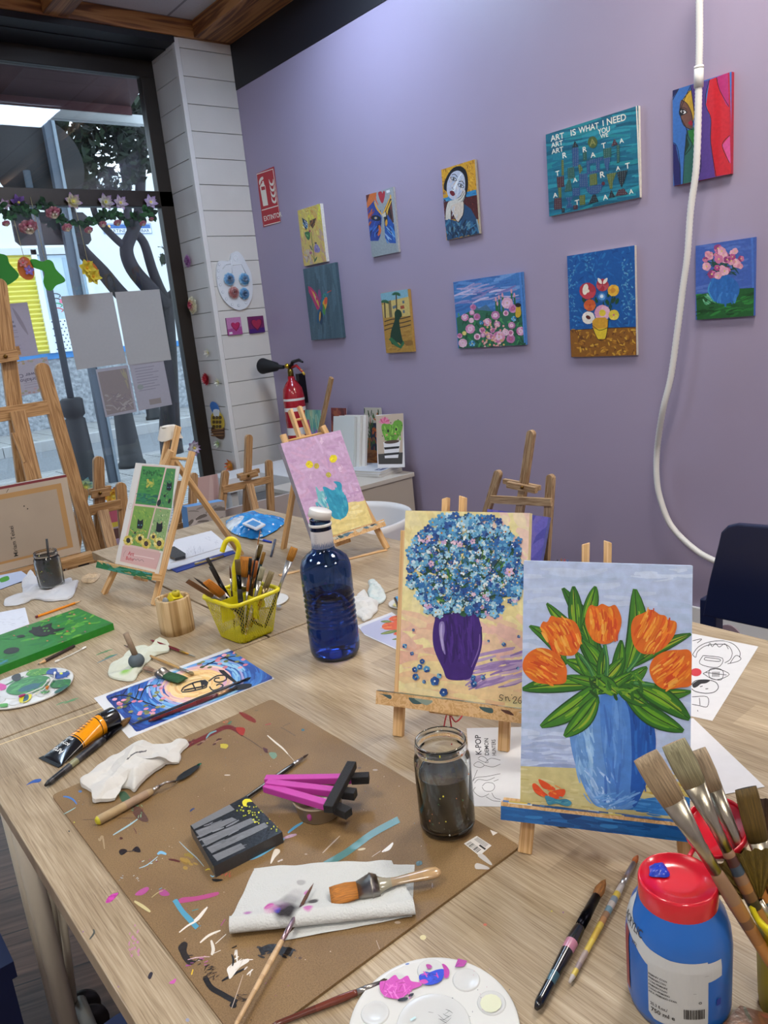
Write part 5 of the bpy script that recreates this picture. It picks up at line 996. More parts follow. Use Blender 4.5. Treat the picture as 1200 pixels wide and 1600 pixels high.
def easel(label, pf, w, d, uL, uR, vleg, um, gap, vmast, t0, t1, th, traycol, back, lw=.017, smear=None, group=None, tray_d=.03, ext=(0, 0), tops=None):
    R3 = pf.to_3x3(); P = lambda u, v, n: pf @ V((u, v, n)); V3 = R3 @ V((0, 1, 0)); N3 = R3 @ V((0, 0, 1)); zl = -d-.006
    mid = P((uL+uR)/2, 0, zl); t = thing('tabletop_easel', label, 'easel', (mid.x, mid.y, ZT), group)
    for i, u in enumerate((uL, uR)):
        k = (P(u, 0, zl).z-ZT)/V3.z; bar('leg', P(u, -k, zl), P(tops[i] if tops else u, vleg+ext[i], zl), lw, .011, m_pale(), t, up=N3)
    for s_ in (-1, 1): bar('mast', P(um+s_*gap, -.01, zl-.013), P(um+s_*gap, vmast, zl-.013), .0095, .016, m_pale(), t, up=N3, cut=-.003*s_)
    zc = zl-.006
    tl_, tr_ = tops or (uL, uR); m = M().tube([P(tl_, vleg-.02, zc), P(tr_, vleg-.02, zc)], .004, 10, '#d2a468'); m.tube([P(um-gap, vmast-.035, zl-.013), P(um+gap, vmast-.035, zl-.013)], .0035, 8, '#d2a468'); m.obj('dowel', vc('beech dowel', .5), parent=t)
    bar('lower_rail', P(uL-.004, -.035, zl-.004), P(uR+.004, -.035, zl-.004), .014, .008, m_pale(), t, up=N3) if False else None
    mw = pf @ Matrix.Translation((t0, -th, -d-.001)); a = Art(mw @ Matrix.Translation((0, 0, tray_d)), (t1-t0, th), rnd=4, step=8e-6, z0=.0002, mat=1)
    a.b2((0, 0, -tray_d), (t1-t0, th, 0)); a.b2((0, th, -.006), (t1-t0, th+.004, 0))
    for i in range(len(a.m)): a.m[i] = 0
    a.uv = ((t1-t0)/100, th/10, 0, 0)
    if traycol: a.fill(traycol[0]); dabs(a, 60, 0, 0, 100, 10, 14, 2.2, traycol, 0, 8)
    if smear:
        for _ in range(smear[1]): x = a.r.uniform(0, 100); a.smooth([(x, 10), (x+a.r.uniform(3, 12), 10), (x+8, a.r.uniform(5, 9)), (x+3, a.r.uniform(4, 9))], a.r.choice(smear[0]))
    # paint on the ledge's upper face
    k0 = len(a.v); L = t1-t0
    for _ in range(46 if (traycol or smear) else 0):
        x = a.r.uniform(0, L*.94); l = a.r.uniform(.01, .05); c_ = a.r.choice((smear[0] if smear else traycol)); y0 = a.r.uniform(-.006, -.002)
        a.z += 1e-6; a.add([(x, th+.0042+_*4e-6, y0-.003), (min(L, x+l), th+.0042+_*4e-6, y0-.002), (min(L, x+l), th+.0042+_*4e-6, y0+.003), (x, th+.0042+_*4e-6, y0+.003)], [(3, 2, 1, 0)], c_, 1)
    a.obj('tray', [m_pale(), m_wet()], a.mw, t, bevel=.0)
    top = P(um, vleg-.01, zl-.02); b0 = V(back); bar('rear_leg', b0, top, lw, .012, m_pale(), t, up=(0, 0, 1)); q_ = P(um, -th-.012, zl); M().box((0, 0, 0), (.05, .014, .012)).obj('tray_block', m_pale(), pf @ Matrix.Translation((um, -th*.5-.012, zl-.004)), t, bevel=.002)
    return t
# ---- tulips
PF1 = pframe((.6052, .5600, .8200), -144.34, 15.7, -2.55); w1, h1_ = .1916, .2945
FTU = (780, 860, 2.857)
def art_tulip(a):
    a.view(*FTU); dabs(a, 150, 90, 60, 860, 960, 240, 26, ['#b4c6e6', '#bccdea', '#aabfe0', '#c0d0ec', '#b0c4e4'], 0, 5)
    dabs(a, 24, 640, 80, 850, 120, 160, 18, ['#c6d6f0', '#b0c4e6'], 0, 4); dabs(a, 26, 95, 840, 330, 960, 160, 14, ['#a6b6da', '#9eb0d8', '#b4c4e2'], 0, 4); dabs(a, 10, 100, 955, 350, 968, 160, 8, ['#8fa0cc'], 2, 2)
    a.poly([(88, 962), (350, 972), (640, 1010), (860, 1040), (860, 1225), (600, 1195), (90, 1138)], '#c6bd86'); dabs(a, 120, 95, 970, 855, 1190, 60, 9, ['#cfc692', '#bdb27a', '#d3cb9c', '#b8ac70', '#c9bf8c'], 3, 8)
    dabs(a, 40, 640, 1030, 850, 1100, 50, 9, ['#b0963c', '#bda24e', '#a88c34', '#c9b466'], 4, 10)
    a.smooth([(590, 1140), (640, 1110), (740, 1100), (860, 1108), (862, 1192), (740, 1180), (640, 1160), (560, 1156)], '#2f74b8'); dabs(a, 26, 620, 1110, 850, 1180, 110, 10, ['#3a80c2', '#2768ac', '#4a8cc8'], 6, 5)
    # vase
    vs = [(452, 642), (560, 636), (622, 690), (676, 745), (697, 820), (697, 900), (676, 990), (640, 1080), (604, 1140), (560, 1156), (470, 1150), (420, 1130), (380, 1060), (345, 970), (322, 880), (316, 800), (350, 740), (415, 705)]
    a.smooth(vs, '#5f8fd0'); a.smooth([(560, 640), (622, 690), (676, 745), (697, 820), (697, 900), (676, 990), (640, 1080), (604, 1145), (586, 1090), (590, 900), (580, 760)], '#1c54a8')
    a.smooth([(455, 645), (520, 650), (575, 700), (590, 860), (590, 1000), (575, 1110), (520, 1140), (480, 1000), (455, 820)], '#4a80cc')
    dabs(a, 46, 345, 760, 420, 1010, 120, 11, ['#7aaade', '#8fbbe6', '#6a9ad6', '#a0c6ea', '#5f90d0'], 78, 10); dabs(a, 20, 390, 980, 500, 1120, 100, 10, ['#8fb6e4', '#7aa4dc', '#a8c8ec'], 55, 10); dabs(a, 26, 470, 680, 560, 1080, 130, 12, ['#5488d0', '#4678c4', '#6496d8', '#3f70c0'], 88, 6); dabs(a, 20, 600, 720, 680, 1020, 130, 12, ['#1f5cb0', '#174c9c', '#2a68bc', '#12428c'], 88, 6); dabs(a, 22, 450, 1080, 600, 1145, 70, 9, ['#5f98d8', '#78a8e0', '#4a84cc'], -25, 20)
    D, L1, L2 = '#1d4a1c', ['#5f9a22', '#7aa82a', '#477f22', '#92a830'], ['#2e6a20', '#3c7a24']
    def lf(x0, y0, x1, y1, w, bend=0, nh=11):
        w *= 1.22; a.leaf(x0, y0, x1, y1, w, D, bend); a.leaf(x0, y0, x1, y1, w*.84, a.r.choice(L2), bend, L1, nh); a.stroke([(x0, y0), ((x0+x1)/2-(y1-y0)/math.hypot(x1-x0, y1-y0)*bend*.8, (y0+y1)/2+(x1-x0)/math.hypot(x1-x0, y1-y0)*bend*.8), (x1, y1)], 5, '#173c18')
    for l in ((500, 600, 350, 250, 76, -18), (430, 520, 284, 168, 62, 30), (350, 400, 332, 160, 56, 0), (372, 330, 430, 160, 52, 8), (380, 380, 212, 236, 42, -14), (300, 510, 136, 336, 50, 26), (560, 560, 606, 172, 78, 34), (480, 620, 370, 400, 60, 20),
              (590, 520, 856, 372, 48, -16), (480, 600, 300, 490, 60, 14), (455, 610, 470, 430, 46, 0), (500, 610, 545, 400, 50, 10), (420, 600, 104, 618, 66, 14), (520, 610, 660, 520, 52, 10), (470, 610, 340, 450, 44, -10), (560, 610, 856, 630, 54, 26), (450, 590, 186, 786, 74, -20), (440, 650, 292, 830, 70, -14),
              (580, 590, 850, 752, 78, -16), (560, 640, 822, 806, 72, 18), (520, 600, 660, 690, 60, 0), (450, 600, 555, 480, 46, 0), (600, 540, 420, 640, 44, -6), (500, 610, 300, 560, 40, 0), (530, 640, 430, 560, 60, 0)): lf(*l)
    for x0, y0, x1, y1 in ((470, 420, 480, 560), (360, 465, 420, 560), (630, 455, 570, 540), (690, 600, 600, 590)): a.stroke([(x0, y0), ((x0+x1)/2+6, (y0+y1)/2), (x1, y1)], 17, '#2f7040', taper=False); a.stroke([(x0+3, y0), ((x0+x1)/2+9, (y0+y1)/2), (x1+3, y1)], 5, '#5f9a52', taper=False)
    dabs(a, 34, 400, 560, 640, 660, 60, 12, ['#1f4a1a', '#44802a', '#6a9c2c', '#2c6222'], 30, 60)
    def tulip(pts, cx, cy, ang):
        a.smooth(pts, '#d4681c', 5); xs_ = [p[0] for p in pts]; ys = [p[1] for p in pts]; R_ = min(max(xs_)-min(xs_), max(ys)-min(ys))/2; n_ = len(pts)
        c_, s_ = math.cos(math.radians(ang)), math.sin(math.radians(ang))
        for _ in range(84):
            u, v = a.r.uniform(-.7, .7), a.r.uniform(-.74, .74); x, y = cx+(u*c_-v*s_)*R_, cy+(u*s_+v*c_)*R_; sp = u*.5
            a.stroke([(x-math.cos(math.radians(ang+sp*50))*R_*.3, y-math.sin(math.radians(ang+sp*50))*R_*.3), (x, y), (x+math.cos(math.radians(ang))*R_*.3, y+math.sin(math.radians(ang))*R_*.3)], a.r.uniform(6, 14), a.r.choice(['#e08424', '#cf5418', '#e59a34', '#c8481a', '#dd7a20', '#e8a84a', '#d8601c']), k=3)
        for k in range(5): u = -.6+k*.3; x, y = cx+(u*c_)*R_, cy+(u*s_)*R_; a.stroke([(x-s_*-R_*.0, y), (x+(-s_)*-R_*.0+(u*8), y)], 2, '#b84418')
    tulip([(470, 418), (420, 400), (388, 340), (386, 290), (405, 245), (435, 250), (460, 238), (490, 250), (520, 245), (545, 300), (540, 350), (515, 400)], 466, 330, 88)
    tulip([(310, 470), (265, 460), (220, 410), (186, 350), (195, 318), (215, 318), (232, 292), (262, 300), (290, 300), (340, 320), (366, 380), (360, 430), (340, 462)], 280, 385, 62)
    tulip([(290, 592), (230, 596), (160, 586), (110, 540), (108, 490), (140, 450), (190, 434), (250, 455), (296, 510), (302, 560)], 205, 520, 30)
    tulip([(640, 460), (600, 420), (588, 350), (602, 300), (640, 280), (680, 264), (715, 285), (740, 290), (750, 308), (790, 320), (784, 370), (750, 420), (700, 455)], 690, 365, 118)
    tulip([(735, 618), (690, 585), (670, 530), (690, 480), (740, 450), (800, 443), (856, 455), (862, 590), (800, 612)], 770, 535, 140)
    for p in ([(148, 1044), (165, 1040), (200, 1075), (218, 1092), (190, 1096), (158, 1075)], [(175, 1020), (205, 1030), (250, 1060), (240, 1068), (195, 1058)], [(220, 1080), (262, 1066), (294, 1066), (286, 1096), (240, 1108)]): a.smooth(p, '#d84e20'); 
    dabs(a, 9, 165, 1040, 280, 1095, 26, 5, ['#e88a3c', '#c83c1c'], 20, 30); a.smooth([(206, 1092), (236, 1100), (262, 1110), (300, 1108), (324, 1124), (306, 1140), (256, 1128), (222, 1134), (210, 1116)], '#3f86a0'); dabs(a, 7, 215, 1100, 310, 1130, 24, 5, ['#5fa0a8', '#2f6f90'], 10, 30)
canvas('canvas_painting', 'canvas of five orange tulips in a blue vase on the nearest easel', PF1, w1, h1_, .017, '#b2c4e6', '#a9bcde', art_tulip, 31)
f0 = on_plane(PF1, 820, 1352, -.023); tr0 = on_plane(PF1, 783, 1262, .01)
easel('small wooden easel with a blue-painted tray holding the tulip canvas', PF1, w1, .017, f0.x, on_plane(PF1, 1073, 1325, -.023).x, .25, .085, .013, .318, tr0.x, w1+.012, .0165, ['#1f5c9c', '#2568aa', '#174a84', '#2f78b8', '#1c5690'], (.86, .72, ZT), smear=(['#123a70', '#2a6aa8', '#dfe6ee', '#c8b04a', '#184a86'], 3), tops=(.03, w1-.03))
# ---- forget-me-nots
PF2 = pframe((.6880, .8828, .8245), -153.49, 18.05, -.58); w2, h2_ = .2021, .2937
FFN = (580, 660, 3.478)
def art_forget(a):
    a.view(*FFN); cs = ['#e6dca0', '#e9dfaa', '#e2d496']; dabs(a, 110, 160, 480, 860, 1000, 300, 60, cs, 75, 30)
    dabs(a, 40, 600, 490, 860, 900, 160, 60, ['#e6c9ba', '#e4d0b4', '#e8c4bc', '#e8d8b8'], 60, 50); dabs(a, 60, 165, 1060, 560, 1340, 160, 50, ['#e2b49c', '#e6c3a4', '#e4bca6', '#e8cfa8'], 20, 40); dabs(a, 80, 165, 1280, 860, 1540, 200, 50, ['#e8d49c', '#e6ca98', '#e9d8a6', '#e4c096'], 8, 12); dabs(a, 30, 600, 1060, 860, 1260, 160, 50, ['#e6c8a4', '#e4bcae'], 20, 30)
    dabs(a, 34, 560, 1240, 860, 1420, 230, 16, ['#a88fc0', '#b8a0c8', '#9a80b8', '#c8aecb', '#8f76b4'], -14, 6); dabs(a, 12, 540, 1380, 620, 1430, 90, 10, ['#8c72b0', '#a088bc'], -25, 8)
    a.smooth([(370, 1040), (560, 1035), (590, 1080), (604, 1160), (596, 1240), (560, 1340), (530, 1395), (420, 1396), (390, 1340), (345, 1240), (334, 1160), (345, 1080)], '#3c1f72', 5)
    dabs(a, 70, 385, 1090, 560, 1290, 110, 12, ['#43247c', '#361b68', '#4a2a84', '#2f1760'], 86, 8); a.smooth([(372, 1090), (395, 1085), (400, 1130), (394, 1180), (404, 1260), (385, 1230), (370, 1150)], '#8a7cb8'); a.stroke([(384, 1095), (380, 1150), (392, 1240)], 12, '#b0a6d0'); a.stroke([(590, 1150), (585, 1230), (545, 1330)], 7, '#7a62ac'); a.stroke([(600, 1110), (600, 1180)], 8, '#22104a')
    r = a.r
    def region():
        while True:
            x, y = r.uniform(200, 850), r.uniform(500, 1140); dx, dy = (x-520)/325, (y-790)/300
            q_ = dx*dx+dy*dy
            if q_ < 1.03 and not (y > 1045 and 380 < x < 600) and not (y > 1010 and x < 270) and not (y < 560 and 700 < x < 800): return x, y, q_
    for _ in range(420):
        x, y, q_ = region()
        if q_ < .82: a.blob(x, y, r.uniform(14, 30), r.uniform(12, 24), r.uniform(0, 90), r.choice(['#1f4a3c', '#24503a', '#2c5c44', '#1d3f48', '#2a5f6a', '#20486a', '#2f6a8a']), 7, .35)
    for _ in range(150):
        x, y, q_ = region(); t = r.uniform(.15, .5); a.stroke([(x, y), (x+(500-x)*t*.5+r.uniform(-12, 12), y+(1000-y)*t*.5), (x+(500-x)*t, y+(1000-y)*t)], r.uniform(5, 10), r.choice(['#2f6a2c', '#4f8a30', '#1f4f2a', '#6a9c38', '#183c24']), k=2)
    B = [['#2f6fae', '#3f86c0', '#2460a0'], ['#6aaed4', '#8cc4e0', '#4f98c8'], ['#1f4f96', '#2c62a8', '#163c7c'], ['#9fcce0', '#c4e0ea', '#7ab8d6'], ['#3a80b8', '#5fa4cc', '#2f6aa8'], ['#4a8ab8', '#7ab4cc', '#dbe8ea'], ['#c0a0cc', '#d8b4cc', '#e4cad8']]
    for i in range(560):
        x, y, q_ = region(); c_ = B[6] if r.random() < .05 else r.choice(B[:6] if q_ < .6 else B[:5]); rr_ = r.uniform(10, 21) if q_ < .5 else r.uniform(15, 27)
        if r.random() < .3: a.blob(x+3, y+4, rr_*.9, rr_*.85, 0, r.choice(['#163a6a', '#1c4a5c', '#12305a']), 8, .2)
        a.flower(x, y, rr_, c_, r.choice(['#c8a03c', '#d8c06a', '#1f3f7a', '#e8e0b0', '#b87030']) if r.random() < .7 else None, 5, r.random()*6, fat=.62)
    for i in range(150): x, y, q_ = region(); a.blob(x, y, r.uniform(2, 6), r.uniform(2, 5), r.uniform(0, 90), r.choice(['#eaf2f4', '#cfe4ee', '#b8d8e6']), 6)
    for x, y in ((232, 1127), (185, 1214), (224, 1255), (640, 1187), (722, 1205), (804, 1163), (655, 1290), (372, 1376), (798, 1335), (558, 1384), (610, 1385)): a.flower(x, y, r.uniform(7, 14), ['#2f6fae', '#1f4f96', '#6aaed4'], '#d8b84a', 4, r.random()*6, fat=.9)
    for x, y, s_ in ((280, 1298, 14), (266, 1328, 15), (240, 1342, 15), (304, 1340, 18), (244, 1382, 18), (348, 1405, 24), (290, 1408, 10), (396, 1465, 22), (560, 1420, 17), (556, 1392, 12)): a.flower(x, y, s_, ['#2f6fae', '#1c4488', '#4f94c4', '#24589c'], r.choice(['#d8b84a', '#e0e4e0']), 5, r.random()*6, fat=.95)
    K = '#15130f'; a.line([(722, 1484), (706, 1478), (700, 1492), (716, 1500), (710, 1510), (694, 1506)], 3.4, K); a.line([(732, 1488), (734, 1512)], 3.4, K); a.line([(734, 1496), (744, 1490), (752, 1512), (758, 1508)], 3.2, K); a.line([(764, 1482), (768, 1478)], 3, K)
    a.line([(770, 1502), (780, 1490), (792, 1494), (786, 1508), (774, 1524), (796, 1522)], 3.4, K); a.line([(816, 1488), (804, 1502), (802, 1518), (812, 1526), (820, 1514), (806, 1510)], 3.4, K)
canvas('canvas_painting', 'canvas of blue forget-me-nots in a purple vase, signed in the lower corner', PF2, w2, h2_, .017, '#e8dca4', '#e4d6a0', art_forget, 32, step=5e-7)
f0 = on_plane(PF2, 622, 1163, -.023); f1 = on_plane(PF2, 787, 1178, -.023); tr0 = on_plane(PF2, 588, 1092, .01)
easel('small plain wooden easel holding the forget-me-not canvas, red thread at its foot', PF2, w2, .017, f0.x, f1.x, .262, .07, .0145, .318, tr0.x, w2+.02, .017, None, (1.02, 1.02, ZT), smear=(['#3f5a5c', '#6a5040', '#8a9a8c', '#4f6a5a', '#c8c0b0', '#5a3a30'], 9))
c = on_plane(PF2, 705, 1118, -.03); P = [onz(x, y, .775) for x, y in ((690, 1128), (700, 1113), (722, 1116), (712, 1128), (703, 1118), (708, 1140))]; P[0].z = .752; P[-1].z = .752
M().tube([V(p) for p in spline([tuple(p) for p in P], 5)], .0012, 6, '#b3202c').obj('red_thread', m_fab(), label='loop of red thread under the forget-me-not easel', cat='thread', org=P[0])
# ---- pink canvas
PF3 = pframe((1.1065, 1.7207, .8304), -89.4, 20.4, 1.0); w3, h3_ = .2088, .2918
def art_pinkv(a):
    a.view(420, 660, 4.0); dabs(a, 120, 80, 55, 610, 620, 110, 26, ['#bb9cc2', '#c2a4ca', '#b695be', '#c8acd0', '#c4a0c4'], 20, 60)
    for x, y in ((330, 115), (550, 425), (420, 560), (270, 330), (450, 290)): dabs(a, 6, x-14, y-16, x+14, y+16, 22, 8, ['#d6c0da', '#cdb2d2'], 60, 60)
    a.poly([(380, 520), (600, 486), (670, 632), (430, 700), (400, 745), (270, 770), (250, 600)], '#e0d08c'); dabs(a, 40, 300, 500, 650, 740, 90, 18, ['#e4d698', '#dac984', '#e8dca4'], -14, 10); dabs(a, 18, 490, 430, 600, 490, 50, 14, ['#c4a4c8', '#b895c0'], -5, 10)
    for x, y, r_, c_ in ((253, 263, 23, '#dccb16'), (298, 272, 17, '#b8a83a'), (403, 227, 24, '#dcd01c'), (373, 328, 17, '#b0a848')): a.blob(x, y, r_, r_*1.05, 0, c_, 12, .1); dabs(a, 8, x-r_*.6, y-r_*.6, x+r_*.6, y+r_*.6, r_*.8, 5, [shade(c_, 1.25), shade(c_, .8)], 60, 60)
    a.smooth([(292, 400), (318, 430), (340, 430), (350, 480), (380, 560), (360, 530), (330, 520), (308, 480)], '#6fb8c4'); dabs(a, 12, 300, 420, 360, 520, 50, 10, ['#8fcad0', '#4fa4bc', '#a8d4d8'], 60, 20)
    a.smooth([(336, 408), (352, 402), (372, 412), (400, 424), (424, 412), (422, 390), (404, 370), (440, 372), (456, 392), (458, 430), (484, 470), (497, 520), (494, 560), (470, 596), (430, 606), (396, 590), (376, 540), (356, 450)], '#2592b4'); dabs(a, 30, 365, 430, 480, 590, 60, 14, ['#2a98ba', '#1f88ac', '#3aa2be'], 70, 20)
canvas('canvas_painting', 'unfinished canvas of a turquoise jug on pink and yellow', PF3, w3, h3_, .017, '#be9fc5', '#8d8a96', art_pinkv, 33)
f1 = on_plane(PF3, 606, 860, -.023); l0 = on_plane(PF3, 441, 682, -.023); r0 = on_plane(PF3, 504, 667, -.023); tr1 = on_plane(PF3, 603, 822, .01); ms = on_plane(PF3, 462, 640, -.04)
easel('small wooden easel with a paint-crusted tray holding the pink canvas', PF3, w3, .017, f1.x-.21, f1.x, l0.y+.005, (l0.x+f1.x)/2-.03, .017, ms.y+.004, l0.x-.03, tr1.x, .017, None, onz(443, 857), smear=(['#5a7a8c', '#c8c4b0', '#3f5a5c', '#9a8c6a', '#d8d4c8', '#7a9aa0', '#2c3f4a'], 22), tops=(l0.x+.004, r0.x))
# ---- poster of the black cats
PF4 = pframe((.6687, 2.0565, .8303), -166.4, 24.5, -1.06); w4, h4_ = .1938, .2861
def art_cats(a):
    a.view(120, 700, 6.667)
    qd = [(205, 728), (270, 736), (238, 899), (190, 880)]
    a.view(0, 500, 4.0); a.poly([(888, 905), (1102, 922), (975, 1562), (750, 1508)], '#d8b8b0'); a.poly([(888, 912), (1034, 922), (975, 1162), (845, 1148)], '#3f8a3c'); a.poly([(1042, 926), (1098, 930), (1072, 1178), (985, 1166)], '#4a8a4a'); a.poly([(840, 1160), (968, 1174), (905, 1422), (790, 1400)], '#7aa044'); a.poly([(976, 1176), (1068, 1186), (1018, 1446), (912, 1424)], '#8aa86a')
    def inb(x, y, P):
        ins = False
        for i in range(len(P)):
            A_, B_ = P[i-1], P[i]
            if (A_[1] > y) != (B_[1] > y) and x < (B_[0]-A_[0])*(y-A_[1])/(B_[1]-A_[1])+A_[0]: ins = not ins
        return ins
    def sc(P, n, L, w_, cols, ang, aj):
        x0, x1 = min(p[0] for p in P), max(p[0] for p in P); y0, y1 = min(p[1] for p in P), max(p[1] for p in P)
        for _ in range(n):
            x, y = a.r.uniform(x0, x1), a.r.uniform(y0, y1)
            if inb(x-L/2, y, P) and inb(x+L/2, y, P) and inb(x, y-w_, P) and inb(x, y+w_, P): dabs(a, 1, x, y, x, y, L, w_, cols, ang, aj)
    q1 = [(888, 912), (1034, 922), (975, 1162), (845, 1148)]
    sc(q1, 160, 26, 9, ['#3c8238', '#5a9a40', '#2c7038', '#4a9044'], 0, 10); sc([(850, 1070), (1000, 1080), (975, 1160), (845, 1146)], 90, 30, 8, ['#1f6a50', '#2a7a58', '#1c5c4c'], 0, 5); sc([(910, 980), (980, 985), (965, 1070), (900, 1060)], 50, 24, 12, ['#a8b040', '#8fa840', '#c0b848'], 90, 20); sc([(890, 925), (1030, 935), (1015, 985), (890, 975)], 50, 16, 9, ['#1f5c24', '#2a6c2a', '#185020'], 80, 30)
    sc([(1042, 926), (1098, 930), (1072, 1178), (985, 1166)], 90, 20, 8, ['#5a9448', '#3f8048', '#7aa850', '#2f7450'], 60, 20)
    q3 = [(840, 1160), (968, 1174), (905, 1422), (790, 1400)]; sc(q3, 110, 18, 7, ['#8aac48', '#6a9a40', '#a0b450', '#5a8c40'], 70, 30); sc([(808, 1290), (930, 1310), (905, 1420), (790, 1400)], 160, 9, 4, ['#2f6a50', '#c87a5a', '#284a6a', '#8ab060', '#d8c060', '#3f7a4a'], 60, 60)
    q4 = [(976, 1176), (1068, 1186), (1018, 1446), (912, 1424)]; sc(q4, 150, 11, 4, ['#3f7a50', '#d8d8b0', '#5a9a60', '#a8c890', '#2c5c48', '#d89a80'], 70, 50)
    K = '#0e1114'
    for x, y, s_ in ((1058, 1040, 1), (876, 1275, 1.15), (996, 1295, 1.2)):
        a.poly([(x-17*s_, y+22*s_), (x-14*s_, y-8*s_), (x-11*s_, y-30*s_), (x-3*s_, y-18*s_), (x+7*s_, y-18*s_), (x+17*s_, y-28*s_), (x+17*s_, y+5*s_), (x+12*s_, y+24*s_), (x, y+28*s_)], K)
        for k in (-7, 8): a.blob(x+k*s_, y+6*s_, 3.6*s_, 2.8*s_, 0, '#7ac0c8'); a.blob(x+k*s_, y+6*s_, 1.4*s_, col=K)
    a.poly([(985, 1290), (1018, 1300), (1010, 1318), (975, 1312)], K); a.blob(1030, 1100, 7, 8, 0, K); a.stroke([(1030, 1095), (1045, 1085), (1052, 1075)], 3, K); a.blob(995, 1142, 12, 22, 20, K); a.blob(1060, 1132, 8, 17, 20, K); a.blob(845, 1330, 5, 8, 20, K)
    for x, y, r_ in ((803, 1378, 26), (876, 1366, 24), (915, 1398, 26), (996, 1396, 30), (960, 1355, 18)): a.flower(x, y, r_*1.2, ['#d8c868', '#e4d890', '#c8b048'], None, 12, 0, 1.05, .5); a.blob(x, y, r_*.52, r_*.62, 0, '#1a1614'); (a.blob(x, y, r_*.3, r_*.36, 0, '#5a3a3a'), a.blob(x, y, r_*.15, col='#1a1614')) if x > 900 else None
    a.poly([(768, 1412), (1008, 1456), (978, 1556), (752, 1506)], '#d0aaa6'); D = ((.985, .2), (.22, -1)); a.text('Art', 800, 1468, 24, '#b83038', dirs=D, sx=.8); a.text('Boho', 786, 1497, 22, '#b83038', dirs=D, sx=.75); a.line([(790, 1440), (776, 1460), (774, 1480)], 2, '#a08078'); a.line([(830, 1500), (842, 1492), (850, 1502), (864, 1494), (872, 1506), (888, 1498), (900, 1512)], 2, '#3a2c30')
    a.line([(838, 1470), (900, 1480), (966, 1494)], 5, '#e4d0cc'); a.line([(817, 1145), (807, 1155), (806, 1175), (818, 1182), (828, 1172), (827, 1152), (817, 1145)], 1.5, '#a89c98'); a.line([(812, 1162), (818, 1168), (824, 1160)], 1.5, '#a89c98')
canvas('cat_poster', 'tall white art poster of black cats and sunflowers on the green-stained easel', PF4, w4, h4_, .002, '#d9d6d0', '#d0ccc6', art_cats, 34, cat='poster', mat=m_print())
l0 = on_plane(PF4, 268, 705, -.01); r0 = on_plane(PF4, 301, 708, -.01); f1 = on_plane(PF4, 240, 953, -.01); f0 = on_plane(PF4, 163, 929, -.01); ms = on_plane(PF4, 283, 668, -.03); tr0 = on_plane(PF4, 159, 884, .01)
easel('small easel stained green behind the cat poster, with a paper cap on its mast', PF4, w4, .002, f0.x, f1.x, r0.y+.004, w4*.56, .017, ms.y, tr0.x, w4+.012, .017, ['#1f6a3c', '#2a7a44', '#3f8a7a', '#187038', '#a8905a'], onz(377, 866), smear=(['#b89a66', '#a8905a', '#3f8a8c'], 7), tops=(l0.x, r0.x))
p = PF4 @ V((w4*.5, ms.y, -.03)); m = M(); Rz = Matrix.Rotation(.4, 3, 'Z')
m.grid(lambda u, v: p+V((-.012, .01, 0))+V(((.022+.012*(1-v))*math.cos(u*6.28), (.022+.012*(1-v))*math.sin(u*6.28), -.03+.034*v+.003*math.sin(u*19))), 16, 3, '#cdc8be'); m.ball(p+V((-.012, .01, .004)), (.022, .022, .004), '#d4cfc6'); m.obj('crumpled_paper', m_tissue(), label='crumpled white paper cap on top of the green-stained easel', cat='paper', org=p)
# ================================================================== LARGER EASELS BEHIND THE TABLES
def back_easel(label, Y, mast, ll, rl, cross, clamp, strut, lw=.034, group=None, wob=0, mt=None, foot=0, tilt=.0, xplane=None):
    mt = mt or m_pine(); on = (lambda p, o=0: onx(*p, xplane+o)) if xplane else (lambda p, o=0: ony(*p, Y+o))
    nrm = V((1, 0, 0)) if xplane else V((0, 1, 0)); A_ = on(mast[0]); t = thing('studio_easel', label, 'easel', (A_.x, A_.y, foot), group)
    def down(p, q):
        a_, b_ = on(p), on(q); d = (b_-a_).normalized(); return a_, a_+d*((a_.z-foot)/-d.z)
    a_, b_ = down(*mast); bar('mast', b_, a_, lw, .02, mt, t, up=nrm, round_top=True)
    for l in (ll, rl):
        if l: a_, b_ = down(*l); bar('leg', b_, a_, lw, .02, mt, t, up=nrm, round_top=True)
    a_, b_ = on(cross[0], -.012), on(cross[1], -.012); bar('crossbar', a_, b_, lw*.95, .014, mt, t, up=nrm)
    if clamp:
        a_, b_ = on(clamp[0], -.03), on(clamp[1], -.03); bar('clamp', a_, b_, lw*.75, .018, mt, t, up=nrm); a_, b_ = on(clamp[0], .02), on(clamp[1], .02); d = (b_-a_)*.12; bar('clamp', a_-d+V((0, 0, .012)), b_+d+V((0, 0, .012)), lw*.6, .018, mt, t, up=nrm)
        M().ball(on(((clamp[0][0]+clamp[1][0])/2, (clamp[0][1]+clamp[1][1])/2), -.045), .007, '#7a5a2a').obj('knob', m_metal(), parent=t, label='small brass knob')
    if strut:
        a_ = on(strut[0], -.03); b_ = on(strut[1], -.1 if not xplane else .1); d = (b_-a_).normalized(); b_ = a_+d*((a_.z-foot)/-d.z); bar('rear_strut', b_, a_, lw, .018, mt, t, up=nrm)
    return t
Z3 = lambda x, y: (x/4, 500+y/4)
back_easel('tall studio easel seen from behind, its mast cut by the photo edge', 2.86, [Z3(-14, -260), Z3(120, 760)], None, [Z3(252, 268), Z3(600, 1500)], [Z3(-40, 598), Z3(300, 545)], [Z3(-40, 240), Z3(110, 215)], [Z3(110, 570), Z3(345, 1560)], .05)
m = M(); a_, b_ = ony(*Z3(82, 705), 2.8), ony(*Z3(152, 888), 2.8); bar('dowel_rod', a_, b_, .012, .012, m_pine(), None).location  # loose rod clipped on the tall easel
o = bpy.data.objects['dowel_rod']; props(o, 'thin wooden rod clipped beside the tall easel strut', 'rod')
